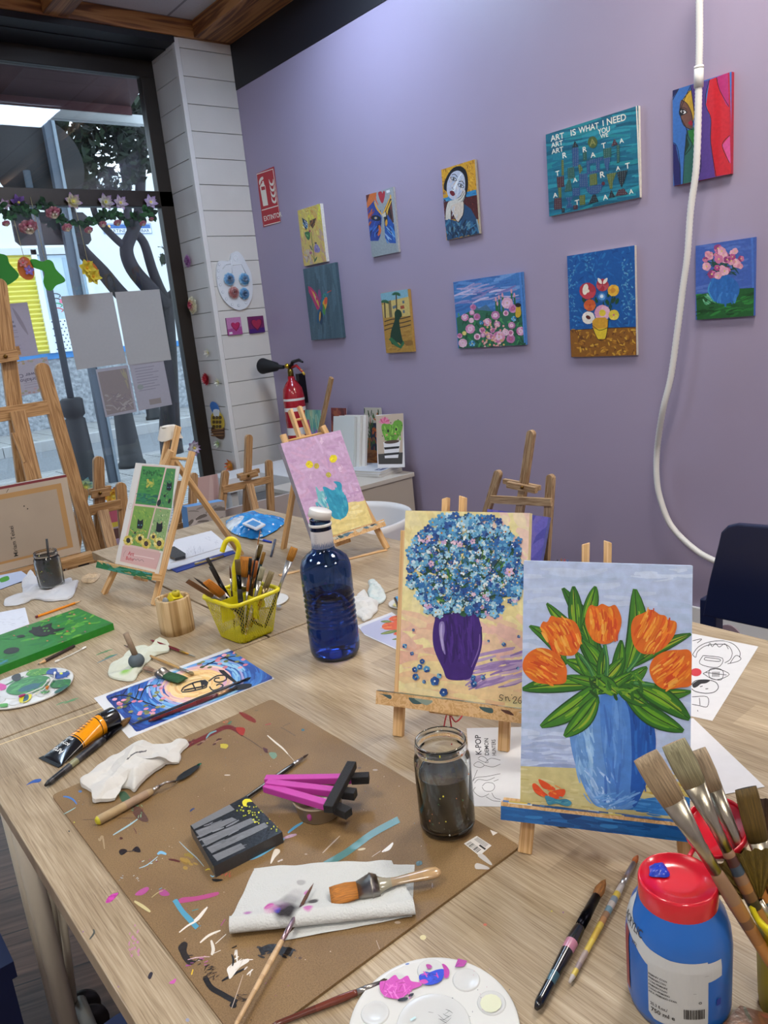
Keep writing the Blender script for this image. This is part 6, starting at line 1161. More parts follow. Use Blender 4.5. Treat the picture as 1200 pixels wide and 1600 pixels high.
back_easel('studio easel with a rounded mast between the tall easel and the cat poster', 3.05, [Z3(614, 850), Z3(625, 1400)], [Z3(520, 1050), Z3(470, 1400)], [Z3(752, 1014), Z3(785, 1400)], [Z3(545, 1195), Z3(755, 1150)], [Z3(570, 1092), Z3(682, 1072)], [Z3(640, 1190), Z3(705, 1450)], .042)
Z8 = lambda x, y: (340+x/8.571, 680+y/8.571)
back_easel('studio easel standing by the white pillar, red flower above it', 3.3, [Z8(418, -10), Z8(385, 1040)], [Z8(105, 470), Z8(60, 900)], [Z8(682, 330), Z8(715, 1040)], [Z8(70, 730), Z8(700, 590)], [Z8(300, 575), Z8(530, 510)], [Z8(425, 660), Z8(510, 1020)], .036)
Z2 = lambda x, y: (130+x/3.636, 660+y/3.636)
back_easel('studio easel half hidden behind the cat poster easel', 3.25, [Z2(628, 285), Z2(615, 600)], [Z2(545, 330), Z2(535, 560)], [Z2(694, 455), Z2(690, 610)], [Z2(520, 600), Z2(690, 560)], [Z2(560, 500), Z2(630, 480)], None, .036)

back_easel('studio easel by the mauve wall behind the two big canvases', 0, [(831, 672), (812, 800)], [(780, 735), (757, 812)], [(861, 741), (852, 880)], [(768, 780), (862, 785)], [(793, 757), (838, 766)], None, .034, xplane=2.3, mt=wood('light pine', '#8e6c48', '#b39470', '#c7aa84', sc=110))
# ---- canvases leaning among them
def lcanvas(name, label, q, Y, d, base, side, fn=None, seed=1, cat='canvas', mat=None, yb=0, xplane=None):
    """q: corners TL, TR, BR, BL on a plane that leans from Y+yb at the top to Y at the foot"""
    g = (lambda p, o: onx(*p, xplane+o)) if xplane else (lambda p, o: ony(*p, Y+o)); TL, TR, BR, BL = g(q[0], yb), g(q[1], yb), g(q[2], 0), g(q[3], 0)
    u = ((TR-TL)+(BR-BL)); u.normalize(); v = (TL-BL)+(TR-BR); v = (v-u*v.dot(u)).normalized(); z = u.cross(v); mw = Matrix.Identity(4); w = ((TR-TL).length+(BR-BL).length)/2; h = ((TL-BL).length+(TR-BR).length)/2
    for i in range(3): mw[i][0], mw[i][1], mw[i][2], mw[i][3] = u[i], v[i], z[i], BL[i]
    a = Art(mw, (w, h), rnd=seed, step=1e-5); a.b2((0, 0, -d), (w, h, 0), side); a.fill(base); a.uv = (w/100, h/100, 0, 0)
    if fn: fn(a, w, h)
    return a.obj(name, mat or m_matte(), mw, label=label, cat=cat)
def backside(a, w, h):
    W_ = '#b08a5a'; 
    for x0, y0, x1, y1 in ((0, 0, 100, 9), (0, 91, 100, 100), (0, 0, 5, 100), (95, 0, 100, 100)): a.raw([(x0*w/100, y0*h/100), (x1*w/100, y0*h/100), (x1*w/100, y1*h/100), (x0*w/100, y1*h/100)], '#b5a898')
    for x0, y0, x1, y1 in ((5, 9, 95, 12), (5, 85, 95, 91), (5, 9, 7, 91), (91, 9, 95, 91)): a.raw([(x0*w/100, y0*h/100), (x1*w/100, y0*h/100), (x1*w/100, y1*h/100), (x0*w/100, y1*h/100)], W_)
    a.raw([(0, .97*h), (w, .97*h), (w, h), (0, h)], '#7a3038'); a.text('Miriam Teixei', 55, 14, 6.5, '#2a2622', dirs=((.02, 1), (-.45, 0)), sx=.75)
    a.blob(66, 72, .5, .8, 0, '#2a2622'); a.blob(68, 68, .5, .8, 0, '#2a2622'); a.stroke([(56, 92), (58, 96)], .7, '#1a1a1a')
lcanvas('stretched_canvas', 'large stretched canvas seen from behind with a handwritten name', [(-110, 782), (105, 742), (139, 860), (-96, 918)], 2.72, .02, '#a89a8a', '#a8a096', backside, 3, yb=.0)
a_, b_ = ony(-20, 910, 2.70), ony(146, 868, 2.70); bar('wooden_ledge', a_, b_, .03, .05, m_pine(), None, up=(0, 1, 0)); o = bpy.data.objects['wooden_ledge']; props(o, 'wooden easel ledge under the large reversed canvas', 'ledge')
lcanvas('stretched_canvas', 'canvas with pink and yellow upper edge leaning behind the small studio easel', [(140, 806), (187, 797), (236, 1046), (189, 1058)], 3.25, .03, '#b8aab4', '#b87a8c', lambda a, w, h: (a.raw([(0, h*.93), (w, h*.93), (w, h), (0, h)], '#c0607a'), a.raw([(0, h*.9), (w, h*.91), (w, h*.935), (0, h*.93)], '#d8c84a'), a.raw([(0, h*.83), (w, h*.84), (w, h*.9), (0, h*.89)], '#6a4a48'), a.raw([(0, h*.8), (w, h*.81), (w, h*.84), (0, h*.83)], '#b0a0c0')), 4)
lcanvas('canvas_block', 'deep-edged canvas with a blue painted top behind the cat poster easel', [(296, 790), (354, 782), (356, 836), (298, 850)], 3.12, .06, '#a8a09c', '#5f8fc0', lambda a, w, h: dabs(a, 14, 0, 50, 100, 95, 30, 8, ['#8a8480', '#6a625e', '#c0b8b4'], 10, 30), 5)
lcanvas('pink_sheet', 'crumpled pinkish sheet leaning by the window frame', [(305, 748), (337, 741), (372, 975), (340, 985)], 3.6, .004, '#c2a4a0', '#c2a4a0', lambda a, w, h: dabs(a, 10, 0, 0, 100, 100, 60, 14, ['#cdb4b0', '#b89894'], 60, 40), 6, cat='paper', mat=m_print())
def purp(a, w, h): dabs(a, 60, 0, 0, 100, 100, 50, 12, ['#5a54a8', '#6a60b4', '#4f4c9c', '#7466b0'], 60, 40); dabs(a, 26, 0, 40, 26, 92, 14, 5, ['#b05a98', '#c070a4', '#3f7a5a'], 40, 80)
pfv = pframe((2.2, 2.1, .3), -176, 22, 0); q_ = onx(857, 808, 2.26); q2_ = pfv @ V((.3, .42, 0)); pfv = Matrix.Translation(q_-q2_) @ pfv
def purp2(a): a.uv = (.003, .0042, 0, 0); purp(a, .3, .42)
canvas('canvas_painting', 'violet-blue canvas with pink blooms on the studio easel by the mauve wall', pfv, .3, .42, .018, '#5f58ac', '#6a70b8', purp2, 7)
# pencils poking above the tulip canvas
c = onz(880, 905, .75); t = None
for i, (px, py, c_) in enumerate(((871, 874, '#1c1c20'), (877, 872, '#7a4a2a'), (882, 873, '#a02c3a'), (887, 874, '#2c4a8a'))):
    tp_ = onx(px, py, 1.18); bs = V((tp_.x-.002*i, tp_.y, .755)); M().tube([bs, tp_-V((0, 0, .012)), tp_], [.0035, .0035, .0005], 6, ['#c8a878', c_]).obj('pencil', m_plastic(), label=['black pencil tip above the tulip canvas', 'brown pencil tip above the tulip canvas', 'red pencil tip above the tulip canvas', 'blue pencil tip above the tulip canvas'][i], cat='pencil', org=bs)
tp_ = onx(880, 880, 1.18); M().lathe([(.028, .75), (.03, .84), (.027, .84), (.025, .755), (0, .755), (0, .75)], 24, '#8a8a90', o=(tp_.x, tp_.y, 0)).obj('pencil_cup', m_plastic(), label='grey pencil cup hidden behind the tulip canvas', cat='cup', org=(tp_.x, tp_.y, .75))
# slanted wooden lath with paper by the extinguisher
a_, b_ = onx(518, 590, 2.62), onx(497, 690, 2.62); d = (b_-a_).normalized(); bar('wooden_lath', a_+d*((a_.z-.004)/-d.z), a_, .026, .018, m_pine(), None, up=(1, 0, 0)); props(bpy.data.objects['wooden_lath'], 'slanted wooden lath standing in front of the prints by the extinguisher', 'lath')
# ================================================================== THINGS ON THE TABLES
def hframe(z, at=None):
    return Matrix.Translation(V((at[0], at[1], z)) if at is not None else V((0, 0, z)))
def sheet(name, label, q, z, th, col, fn=None, seed=1, cat='paper', mat=None, step=2e-6, side=None, group=None, curl=None):
    P = [onz(x, y, z+th) for x, y in q]; c = sum(P, V((0, 0, 0)))/len(P); mw = hframe(z+th, c); a = Art(mw, None, rnd=seed, step=step, z0=.00008)
    a.prism([(p.x-c.x, p.y-c.y) for p in P], -th, 0, col, side=side)
    cv = [(p.x-c.x, p.y-c.y) for p in P]; a.within = cv if sum(cv[k-1][0]*cv[k][1]-cv[k][0]*cv[k-1][1] for k in range(len(cv))) > 0 else cv[::-1]
    if fn: fn(a)
    return a.obj(name, mat or m_card(), mw, label=label, cat=cat, group=group)
def brush(label, p0, p1, L, hw, hcol, fcol, bcol, bw, kind='round', cut=(.66, .82), group=None, name='paint_brush', tipdark=None, wide=None, spl=None, seed=1):
    """tail p0, bristle end p1; hw handle radius, bw half width of the bristles; wide = direction across a flat brush"""
    p0, p1 = V(p0), V(p1); r = random.Random(seed); t = thing(name, label, 'paint brush', p0, group); F = frame_z(p0, p1); w = V(wide) if wide is not None else (p1-p0).cross(V((0, 0, 1))); w = F.to_3x3().transposed() @ w; d = V((0, 0, (p1-p0).length)); A = lambda k: d*k; a, b_ = cut
    ks = [0, .015, .06, .3, .55, .8, .95, 1]; rs = [.35, .62, .75, .8, .95, 1.1, .95, .8]; fl = 1.0
    if kind == 'varnish': ks = [0, .03, .15, .45, .7, .85, .95, 1]; rs = [.5, .95, 1.15, .9, .75, 1.0, 1.5, 1.9]; fl = [.6]*8
    n = 18; KK = []; RR = []; FF = []
    for i in range(n+1):
        k = i/n; j = max(q for q in range(len(ks)) if ks[q] <= k+1e-9); j2 = min(j+1, len(ks)-1); f = (k-ks[j])/(ks[j2]-ks[j]) if j2 > j else 0; KK.append(k*a); RR.append(hw*(rs[j]+(rs[j2]-rs[j])*f)); FF.append(.5 if kind == 'varnish' else 1)
    cols = [hcol if isinstance(hcol, str) else hcol[min(len(hcol)-1, int(i/n*len(hcol)))] for i in range(n)]
    if spl: cols = [r.choice(spl) if r.random() < .35 else c_ for c_ in cols]
    M().tube([A(k) for k in KK], RR, 12, cols, sq=(w, FF)).obj('handle', m_gloss() if not spl else m_plastic(), F, t)
    er = RR[-1]; flat = kind in ('flat', 'varnish', 'fan'); e = .32 if flat else 1
    m = M(); m.tube([A(a-.012), A(a+(b_-a)*.25), A(a+(b_-a)*.3), A(a+(b_-a)*.35), A(b_)], [er*1.08, er*1.12, er*1.2, er*1.12, bw*(.92 if flat else .8) if kind != 'fan' else er*1.3], 16, fcol, sq=(w, [1 if kind != 'varnish' else .5, .9 if flat else 1, .85 if flat else 1, .8 if flat else 1, e])).obj('ferrule', m_metal(), F, t)
    m = M(); bc = [bcol, bcol, bcol, tipdark or bcol]
    if kind in ('flat', 'varnish'): m.tube([A(b_-.005), A(b_+(1-b_)*.4), A(b_+(1-b_)*.8), A(1)], [bw*.9, bw*1.04, bw*1.02, bw*.96], 18, bc, sq=(w, [.34, .34, .25, .12]))
    elif kind == 'fan':
        z = d.normalized(); x = (w-z*w.dot(z)).normalized(); L_ = d.length*(1-b_); base = A(b_)
        m.grid(lambda u, v: base+(z*math.cos((u-.5)*1.7)+x*math.sin((u-.5)*1.7))*L_*(.05+.95*v)+x*((u-.5)*bw*.6)+z.cross(x)*(.002*math.sin(u*60)), 40, 5, cf=lambda u, v: mix(bcol, tipdark or bcol, v)); m.grid(lambda u, v: base+(z*math.cos((u-.5)*1.6)+x*math.sin((u-.5)*1.6))*L_*(.05+.9*v)+z.cross(x)*(.004*(1-v)+.002*math.sin(u*50)), 40, 5, cf=lambda u, v: mix(bcol, tipdark or bcol, v))
    else: m.tube([A(b_-.005), A(b_+(1-b_)*.35), A(b_+(1-b_)*.75), A(1)], [bw*.8, bw*1.0, bw*.6, bw*.06], 14, bc)
    m.obj('bristles', m_bristle(), F, t); return t
def crumple(name, label, q, z, amp, col, seed, nr=12, na=64, cf=None, cat='tissue', folds=5, edge=.25, freq=28, spot=None, mat=None):
    P = [onz(x, y, z) for x, y in spline([tuple(k) for k in q], 3, True)]; c = sum(P, V((0, 0, 0)))/len(P); n = len(P); off = V((seed*3.1, seed*1.7, 0))
    def fn(u, v):
        f = u*n; i = int(f) % n; t = f-int(f); e = P[i]*(1-t)+P[(i+1) % n]*t; p = c+(e-c)*v
        tr = lambda k: abs(((p.x*math.cos(k*2.4+seed)+p.y*math.sin(k*2.4+seed)+.012*noise.noise(p*18+off*k))*freq*(1.1+.7*k)) % 2-1); s_ = noise.noise(p*freq*.5+off); r1 = tr(0)*.55+tr(1)*.35+tr(2)*.2+tr(3)*.1; r2 = tr(4)*.5
        h = amp*(.12+.75*r1+.3*s_+.12*r2)*(1-(1-edge)*v**3); p.z = z+.0008+max(0, h)*(1 if v < 1 else .25); p += V((noise.noise(p*40+off), noise.noise(p*40-off), 0))*amp*.18*v; return p
    m = M(); na = max(na, 140); nr = max(nr, 34)
    vs = []; 
    def C3(u, v): 
        if not cf: return col
        p = fn(u, v); return cf(p)
    m.grid(fn, na, nr, col, sm=False, cf=(lambda u, v: C3(u, v))); o = m.obj(name, mat or m_tissue(), label=label, cat=cat, org=V((c.x, c.y, z))); return o
def wrap(m, txt, fn, u0, v0, h, col, mat=0, su=1.0):
    """lettering laid on a curved surface: fn(u, v) gives the surface point, u to the reader's right, v up"""
    vs, fs = text_mesh(txt); k = h/.72; P = [fn(u0+p[0]*k*su, v0+p[1]*k) for p in vs]; m.add(P, fs, col, mat)
def wpoly(m, pts, fn, col, mat=0, n=14):
    """a patch of the surface fn bounded by pts (u, v)"""
    us = sorted(set([p[0] for p in pts])); lo, hi = min(us), max(us)
    def span(u):
        ys = []
        for i in range(len(pts)):
            A_, B_ = pts[i-1], pts[i]
            if (A_[0] <= u <= B_[0] or B_[0] <= u <= A_[0]) and A_[0] != B_[0]: ys.append(A_[1]+(B_[1]-A_[1])*(u-A_[0])/(B_[0]-A_[0]))
        return (min(ys), max(ys)) if ys else (0, 0)
    N = max(6, int(n)); e = (hi-lo)*1e-4
    for i in range(N):
        u0 = lo+(hi-lo)*i/N+(e if i == 0 else 0); u1 = lo+(hi-lo)*(i+1)/N-(e if i == N-1 else 0); a0, b0 = span(u0+1e-7); a1, b1 = span(u1-1e-7)
        for q in range(8): g0, g1 = q/8, (q+1)/8; m.add([fn(u0, a0+(b0-a0)*g0), fn(u1, a1+(b1-a1)*g0), fn(u1, a1+(b1-a1)*g1), fn(u0, a0+(b0-a0)*g1)], [(0, 1, 2, 3)], col, mat)
# ---------------------------------------------------------------- brown hardboard
ZB = ZT+.0035
BM, nt, b = newmat('brown hardboard'); mp = coords(nt); n = nd(nt, 'ShaderNodeTexNoise', i_Scale=9.0, i_Detail=8.0); nt.links.new(mp.outputs[0], n.inputs['Vector'])
r = ramp(nt, [(.3, '#7c613e'), (.7, '#8f734c')]); nt.links.new(n.outputs['Fac'], r.inputs[0]); nf = nd(nt, 'ShaderNodeTexNoise', i_Scale=700.0, i_Detail=2.0); nt.links.new(mp.outputs[0], nf.inputs['Vector']); r2 = ramp(nt, [(.35, '#c8c2b8'), (.6, '#ffffff')]); nt.links.new(nf.outputs['Fac'], r2.inputs[0])
mx = nd(nt, 'ShaderNodeMix', data_type='RGBA', blend_type='MULTIPLY'); mx.inputs['Factor'].default_value = .8; nt.links.new(r.outputs[0], mx.inputs['A']); nt.links.new(r2.outputs[0], mx.inputs['B']); nt.links.new(mx.outputs['Result'], b.inputs['Base Color']); b.inputs['Roughness'].default_value = .5
mw = hframe(ZB, (.4145, .865)); a = Art(mw, None, rnd=9, step=1.5e-6, z0=.0001, mat=1)
def rrect(w, h, r_, n=5): return [(sx*(w-r_)+r_*math.cos(t), sy*(h-r_)+r_*math.sin(t)) for sx, sy, t0 in ((1, 1, 0), (-1, 1, PI/2), (-1, -1, PI), (1, -1, 1.5*PI)) for t in [t0+PI/2*k/n for k in range(n+1)]]
a.prism(rrect(.1965, .2955, .008), -.0032, 0)
for i in range(len(a.m)): a.m[i] = 0
a.view(80, 1080, 3.0)
a.stroke([(625, 262), (700, 225), (770, 190), (822, 168), (860, 178), (900, 205)], 20, '#6a2426', taper=False); a.smooth([(880, 100), (905, 102), (955, 130), (958, 148), (930, 140), (900, 122)], '#7a2a22'); a.smooth([(868, 170), (905, 172), (908, 190), (896, 208), (872, 190)], '#9a2c22'); dabs(a, 16, 640, 225, 800, 250, 22, 7, ['#4a1c20', '#7a3434', '#8a6a5a', '#5a2a28'], -30, 20)
a.stroke([(726, 222), (745, 198), (775, 186)], 8, '#6a9aa0'); dabs(a, 5, 810, 140, 850, 155, 20, 6, ['#b8603a', '#2f6a5a', '#c87a50'], -10, 20); a.blob(812, 257, 22, 13, 0, '#b8a83c', 10, .2); a.stroke([(1003, 158), (1030, 153)], 8, '#9a2c34')
a.line([(890, 205), (940, 235), (990, 270)], 2.5, '#3a2a2a'); a.blob(1005, 278, 16, 9, 40, '#4a2428', 9, .3); a.smooth([(1020, 290), (1050, 288), (1058, 305), (1040, 318)], '#6a8a74'); a.stroke([(1013, 207), (1045, 235), (1085, 268), (1110, 295)], 8, '#d6cfc2'); a.stroke([(1105, 290), (1140, 328)], 3, '#d6cfc2'); a.line([(1075, 170), (1100, 182), (1145, 210)], 2.5, '#4a3a2a'); a.line([(1085, 165), (1120, 150)], 2, '#4a3a2a'); a.blob(1180, 182, 8, 6, 0, '#2a5a66'); a.stroke([(955, 92), (970, 90)], 4, '#3a3430')
a.smooth([(318, 480), (345, 470), (375, 505), (385, 530), (335, 520)], '#3f5a44'); a.smooth([(370, 535), (400, 530), (440, 575), (456, 608), (430, 612), (395, 590), (380, 560)], '#5a4038'); dabs(a, 14, 380, 535, 430, 590, 14, 5, ['#7a9a7c', '#5a8a6a', '#6a2a30'], 40, 60)
a.stroke([(56, 494), (80, 497), (104, 510), (120, 530)], 9, '#3a6fb4'); a.stroke([(58, 577), (90, 560), (115, 545)], 4, '#8fb8b8'); a.blob(136, 470, 9, 6, 0, '#4a6a9a'); a.blob(108, 615, 4, 3, 0, '#b8b43a')
a.stroke([(290, 675), (330, 650), (370, 625), (405, 600)], 8, '#9ab8c0'); a.line([(150, 603), (230, 600), (300, 595), (395, 595)], 2, '#4a3a30'); a.line([(205, 630), (300, 580), (390, 560)], 2, '#4a3a30'); a.stroke([(650, 565), (660, 555), (672, 550)], 8, '#2c3f6a'); a.stroke([(385, 640), (395, 655), (400, 670)], 4, '#5a2c2a'); a.blob(328, 690, 8, 7, 0, '#4a2422', 8, .2)
for p in ([(318, 750), (330, 740), (350, 742), (356, 752), (335, 768), (322, 765)], [(380, 745), (400, 728), (415, 738), (418, 755), (396, 754)]): a.smooth(p, '#241c1e')
a.line([(350, 752), (385, 750)], 3, '#241c1e'); a.stroke([(222, 690), (228, 700), (240, 680), (250, 740)], 10, '#a08a6c'); a.stroke([(498, 765), (515, 756), (540, 765)], 14, '#7ab0d0'); a.stroke([(412, 830), (450, 815), (500, 775)], 5, '#9ab8c8'); dabs(a, 7, 415, 790, 500, 835, 14, 4, ['#6a3040', '#b8ccd0', '#8a3a5a'], -30, 20); dabs(a, 14, 320, 860, 410, 900, 10, 3, ['#b8c0c4', '#8a6a50', '#9ab0c0'], -20, 40)
a.stroke([(550, 788), (580, 793), (604, 800)], 10, '#5a2a26'); a.stroke([(600, 705), (640, 745), (680, 780), (716, 822)], 5, '#98b0b8'); dabs(a, 10, 620, 765, 690, 830, 34, 14, ['#8a7430', '#9a7c3a', '#86682f'], 30, 20); a.stroke([(722, 840), (738, 834), (744, 838)], 6, '#c8b43a'); a.stroke([(746, 863), (756, 870), (764, 866)], 5, '#7ab8d8'); a.smooth([(756, 880), (800, 882), (802, 888), (775, 894), (758, 890)], '#1c1a1c')
a.stroke([(840, 820), (900, 790), (960, 755), (1080, 690)], 10, '#5fa4c8'); a.smooth([(905, 780), (940, 750), (1085, 688), (1090, 700), (1000, 765), (935, 792)], '#6ab0d4'); a.stroke([(1110, 665), (1140, 640), (1180, 615)], 12, '#5a9ec4'); a.stroke([(1090, 690), (1120, 680), (1150, 672)], 14, '#b89cb4'); a.smooth([(1045, 745), (1068, 742), (1072, 756), (1050, 780), (1032, 808), (1028, 800)], '#d8d0c4'); a.stroke([(1062, 800), (1085, 790)], 14, '#c4b8ae'); dabs(a, 5, 800, 835, 870, 870, 22, 4, ['#a8383a', '#b84a4a'], -60, 20)
a.smooth([(395, 950), (420, 930), (450, 918), (458, 930), (430, 955), (398, 958)], '#a8508c'); a.smooth([(594, 985), (615, 968), (680, 962), (760, 945), (785, 943), (778, 958), (720, 975), (640, 990), (600, 994)], '#a8487c'); a.stroke([(505, 930), (520, 922)], 6, '#5a9ab8'); a.smooth([(505, 938), (530, 930), (555, 950), (545, 960), (515, 958)], '#a04a84'); a.stroke([(470, 968), (500, 945), (525, 935)], 4, '#b0a474')
a.stroke([(575, 980), (600, 1010), (625, 1040), (665, 1080)], 18, '#4f94ac', taper=False); a.stroke([(390, 985), (430, 1010), (465, 1035)], 16, '#c4b888'); a.stroke([(735, 1010), (715, 1030), (690, 1058), (660, 1085)], 9, '#e2dcd2'); a.stroke([(660, 1030), (690, 1022)], 8, '#3f8084')
a.view(0, 1180, 3.0)
a.stroke([(820, 680), (860, 740), (925, 810)], 24, '#4f94b0', taper=False); a.stroke([(840, 832), (880, 800), (930, 770), (972, 715)], 9, '#e0dad0'); a.stroke([(938, 880), (980, 845), (1034, 822)], 11, '#ddd6ca'); a.stroke([(990, 868), (1000, 910), (992, 938)], 16, '#d6cfc4'); a.stroke([(1010, 885), (1060, 840)], 8, '#d6cfc4'); a.stroke([(990, 935), (1035, 915)], 6, '#d6cfc4'); a.stroke([(1035, 800), (1055, 770)], 8, '#a04a84')
a.smooth([(835, 900), (860, 875), (880, 885), (875, 920), (900, 960), (920, 965), (890, 985), (860, 960), (845, 930)], '#2c2624'); dabs(a, 16, 880, 940, 980, 990, 26, 4, ['#2a2422', '#c8b8b0', '#a05a8a', '#3a322e'], -10, 30); a.stroke([(880, 960), (920, 950), (980, 945)], 5, '#c8a8ac')
a.stroke([(962, 1045), (990, 1090), (1040, 1120), (1110, 1160)], 26, '#1f1c1c', taper=False); dabs(a, 24, 960, 990, 1020, 1060, 24, 3, ['#1c1a1a', '#2a2624'], -40, 30); a.stroke([(1040, 1060), (1090, 1030), (1150, 1000)], 12, '#1f1c1c'); a.blob(1094, 1172, 18, 14, 20, '#141212', 10, .15); dabs(a, 16, 1100, 1120, 1150, 1160, 26, 3, ['#26201e', '#3a322e'], 10, 30)
a.smooth([(1065, 1000), (1100, 975), (1160, 955), (1165, 970), (1120, 1000), (1080, 1050), (1070, 1030)], '#ddd8d0'); dabs(a, 10, 1060, 950, 1180, 1050, 34, 6, ['#e0dad2', '#cfc8be'], -40, 40); a.stroke([(1100, 940), (1108, 915), (1112, 975)], 9, '#e2dcd4'); a.stroke([(1086, 935), (1094, 960), (1090, 990)], 10, '#1c1a1a'); a.stroke([(1085, 1190), (1110, 1120), (1140, 1030)], 3, '#c8b8a8'); a.stroke([(898, 1030), (905, 1005)], 12, '#d8b43c'); a.stroke([(1088, 905), (1110, 895)], 10, '#1c1a1a'); a.stroke([(870, 990), (895, 985)], 7, '#a04a9a')
a.view(280, 1160, 2.857)
a.stroke([(650, 548), (750, 490), (860, 410), (980, 345)], 30, '#547f80', taper=False); a.stroke([(640, 495), (680, 455), (718, 418)], 6, '#b8a898'); a.smooth([(905, 488), (935, 462), (952, 448), (955, 456), (940, 480), (915, 490)], '#d8d2c8'); a.stroke([(860, 512), (900, 485)], 4, '#c0b4a4'); a.blob(815, 478, 18, 5, -10, '#b8a880')
for x, y, w_, h_ in ((566, 500, 7, 3), (620, 545, 12, 4), (875, 124, 12, 4), (805, 115, 8, 4), (540, 964, 8, 6), (760, 600, 10, 5), (1130, 640, 3, 12), (975, 805, 14, 6), (215, 147, 14, 3)): a.blob(x, y, w_, h_, 0, a.r.choice(['#c8bcae', '#5a4434', '#a89888']))
a.stroke([(360, 935), (420, 915), (505, 945)], 30, '#1c1917', taper=False); dabs(a, 20, 350, 915, 510, 960, 30, 8, ['#161413', '#2c2622'], 10, 30); a.smooth([(1058, 535), (1080, 530), (1085, 545), (1062, 552)], '#24443c'); a.stroke([(880, 885), (895, 925)], 4, '#c4b4a2'); a.stroke([(1120, 660), (1135, 640)], 3, '#4a3426')
a.view(620, 1080, 3.158)
a.smooth([(385, 860), (400, 850), (450, 868), (455, 880), (420, 880), (390, 878)], '#b4b0ac'); a.smooth([(400, 815), (425, 805), (468, 850), (460, 858)], '#b8b4b0'); a.poly([(460, 685), (498, 700), (475, 714)], '#d0ccc6')
for _ in range(260): x, y = a.r.uniform(.03, .97), a.r.uniform(.03, .97); a.uv = (1, 1, 0, 0); a.blob(-.19+.38*x, -.29+.58*y, a.r.uniform(.0003, .0011), a.r.uniform(.0003, .0009), 0, a.r.choice(['#c8b8a6', '#4a382a', '#5a4636', '#a8907a', '#5a7a8a', '#8a4a6a']), 5)
a.uv = False; a.obj('hardboard', [BM, m_wet()], mw, label='brown hardboard sheet streaked and spotted with dried paint', cat='board')
# barcode sticker on the board
def bars(a, fn, u0, u1, v0, v1, n, seed=2, col='#17171a'):
    r = random.Random(seed); u = u0
    while u < u1:
        w = r.choice([.6, 1, 1.6])*(u1-u0)/n; fn(u, min(u+w, u1), v0, v1, col); u += w+r.choice([.6, 1, 1.4])*(u1-u0)/n
def stick(a):
    Q = [(725, 1318), (745, 1306), (768, 1321), (749, 1337)]
    L = lambda s_, t: (Q[0][0]*(1-s_)*(1-t)+Q[1][0]*s_*(1-t)+Q[2][0]*s_*t+Q[3][0]*(1-s_)*t, Q[0][1]*(1-s_)*(1-t)+Q[1][1]*s_*(1-t)+Q[2][1]*s_*t+Q[3][1]*(1-s_)*t)
    bars(a, lambda u0, u1, v0, v1, c_: a.poly([L(v0, u0), L(v0, u1), L(v1, u1), L(v1, u0)], c_), .1, .8, .05, .4, 22); a.poly([L(.5, .55), L(.62, .55), L(.62, .95), L(.5, .95)], '#17171a')
    for k in range(6): a.line([L(.68+k*.05, .1), L(.68+k*.05, .85)], .5, '#6a6a6e')
sheet('barcode_sticker', 'torn white barcode sticker on the brown board beside the water jar', [(725, 1318), (745, 1306), (768, 1321), (749, 1337)], ZB, .0003, '#cfcdca', stick, cat='sticker')
# ---------------------------------------------------------------- small black canvas
def moon(a):
    a.view(280, 1160, 2.857)
    for p in ([(45, 358), (225, 278), (248, 300), (66, 388)], [(72, 395), (235, 335), (258, 345), (94, 425)], [(98, 432), (320, 338), (345, 352), (118, 462)], [(122, 470), (380, 358), (398, 375), (330, 410), (145, 495)], [(148, 505), (275, 450), (296, 470), (170, 530)]): a.poly(p, '#707276')
    dabs(a, 20, 80, 350, 280, 480, 60, 7, ['#797b80', '#66686c'], -24, 4)
    a.smooth([(282, 265), (300, 252), (335, 258), (330, 265), (305, 268), (300, 282), (288, 285)], '#d8d024')
    for _ in range(62): x, y = a.r.uniform(250, 440), a.r.uniform(265, 400); 
    for x, y in [(a.r.uniform(255, 440), a.r.uniform(275, 400)) for _ in range(70)]:
        if y > 275+(x-330)*.9-40 and y < 300+(x-240)*.62: a.blob(x, y, a.r.uniform(2, 5.5), a.r.uniform(2, 4.5), 0, a.r.choice(['#c8c41e', '#8a9a1c', '#dcd428', '#a8b020']), 7, .2)
o = sheet('small_canvas', 'small black canvas with grey stripes, yellow moon and dots, on the brown board', [(297, 1290), (385, 1243), (441, 1300), (334, 1354)], ZB, .016, '#141517', moon, cat='painting', mat=m_wet(), step=6e-6, side='#3a3b3e'); o.location.z += 0
# ---------------------------------------------------------------- pink mini easel on a clear tub
tc = onz(500, 1268, ZB); t = thing('plastic_tub', 'small clear plastic tub with a pink smear under the pink mini easel', 'tub', tc)
M().lathe([(0, 0), (.028, 0), (.03, .002), (.0335, .024), (.0355, .0245), (.0355, .026), (.0325, .026), (.029, .003), (0, .003)], 36, '#b8a68a', o=tc).obj('tub_wall', vc('cloudy plastic', .3, trans=.45), parent=t)
m = M().ball(tc+V((-.026, -.014, .014)), (.003, .006, .008), '#b04a9a'); m.obj('paint_smear', m_wet(), parent=t)
PK, BK = vc('pink wood paint', .5, bumps=(300, .3, .001)), vc('black glitter paint', .5, bumps=(900, .8, .002))
G_ = lambda x, y: (280+x/2.857, 1160+y/2.857)
z1 = ZB+.034; ap = onz(*G_(385, 195), z1); t = thing('mini_easel', 'pink mini easel with black bar and feet lying across the clear tub', 'easel', (ap.x, ap.y, ZB))
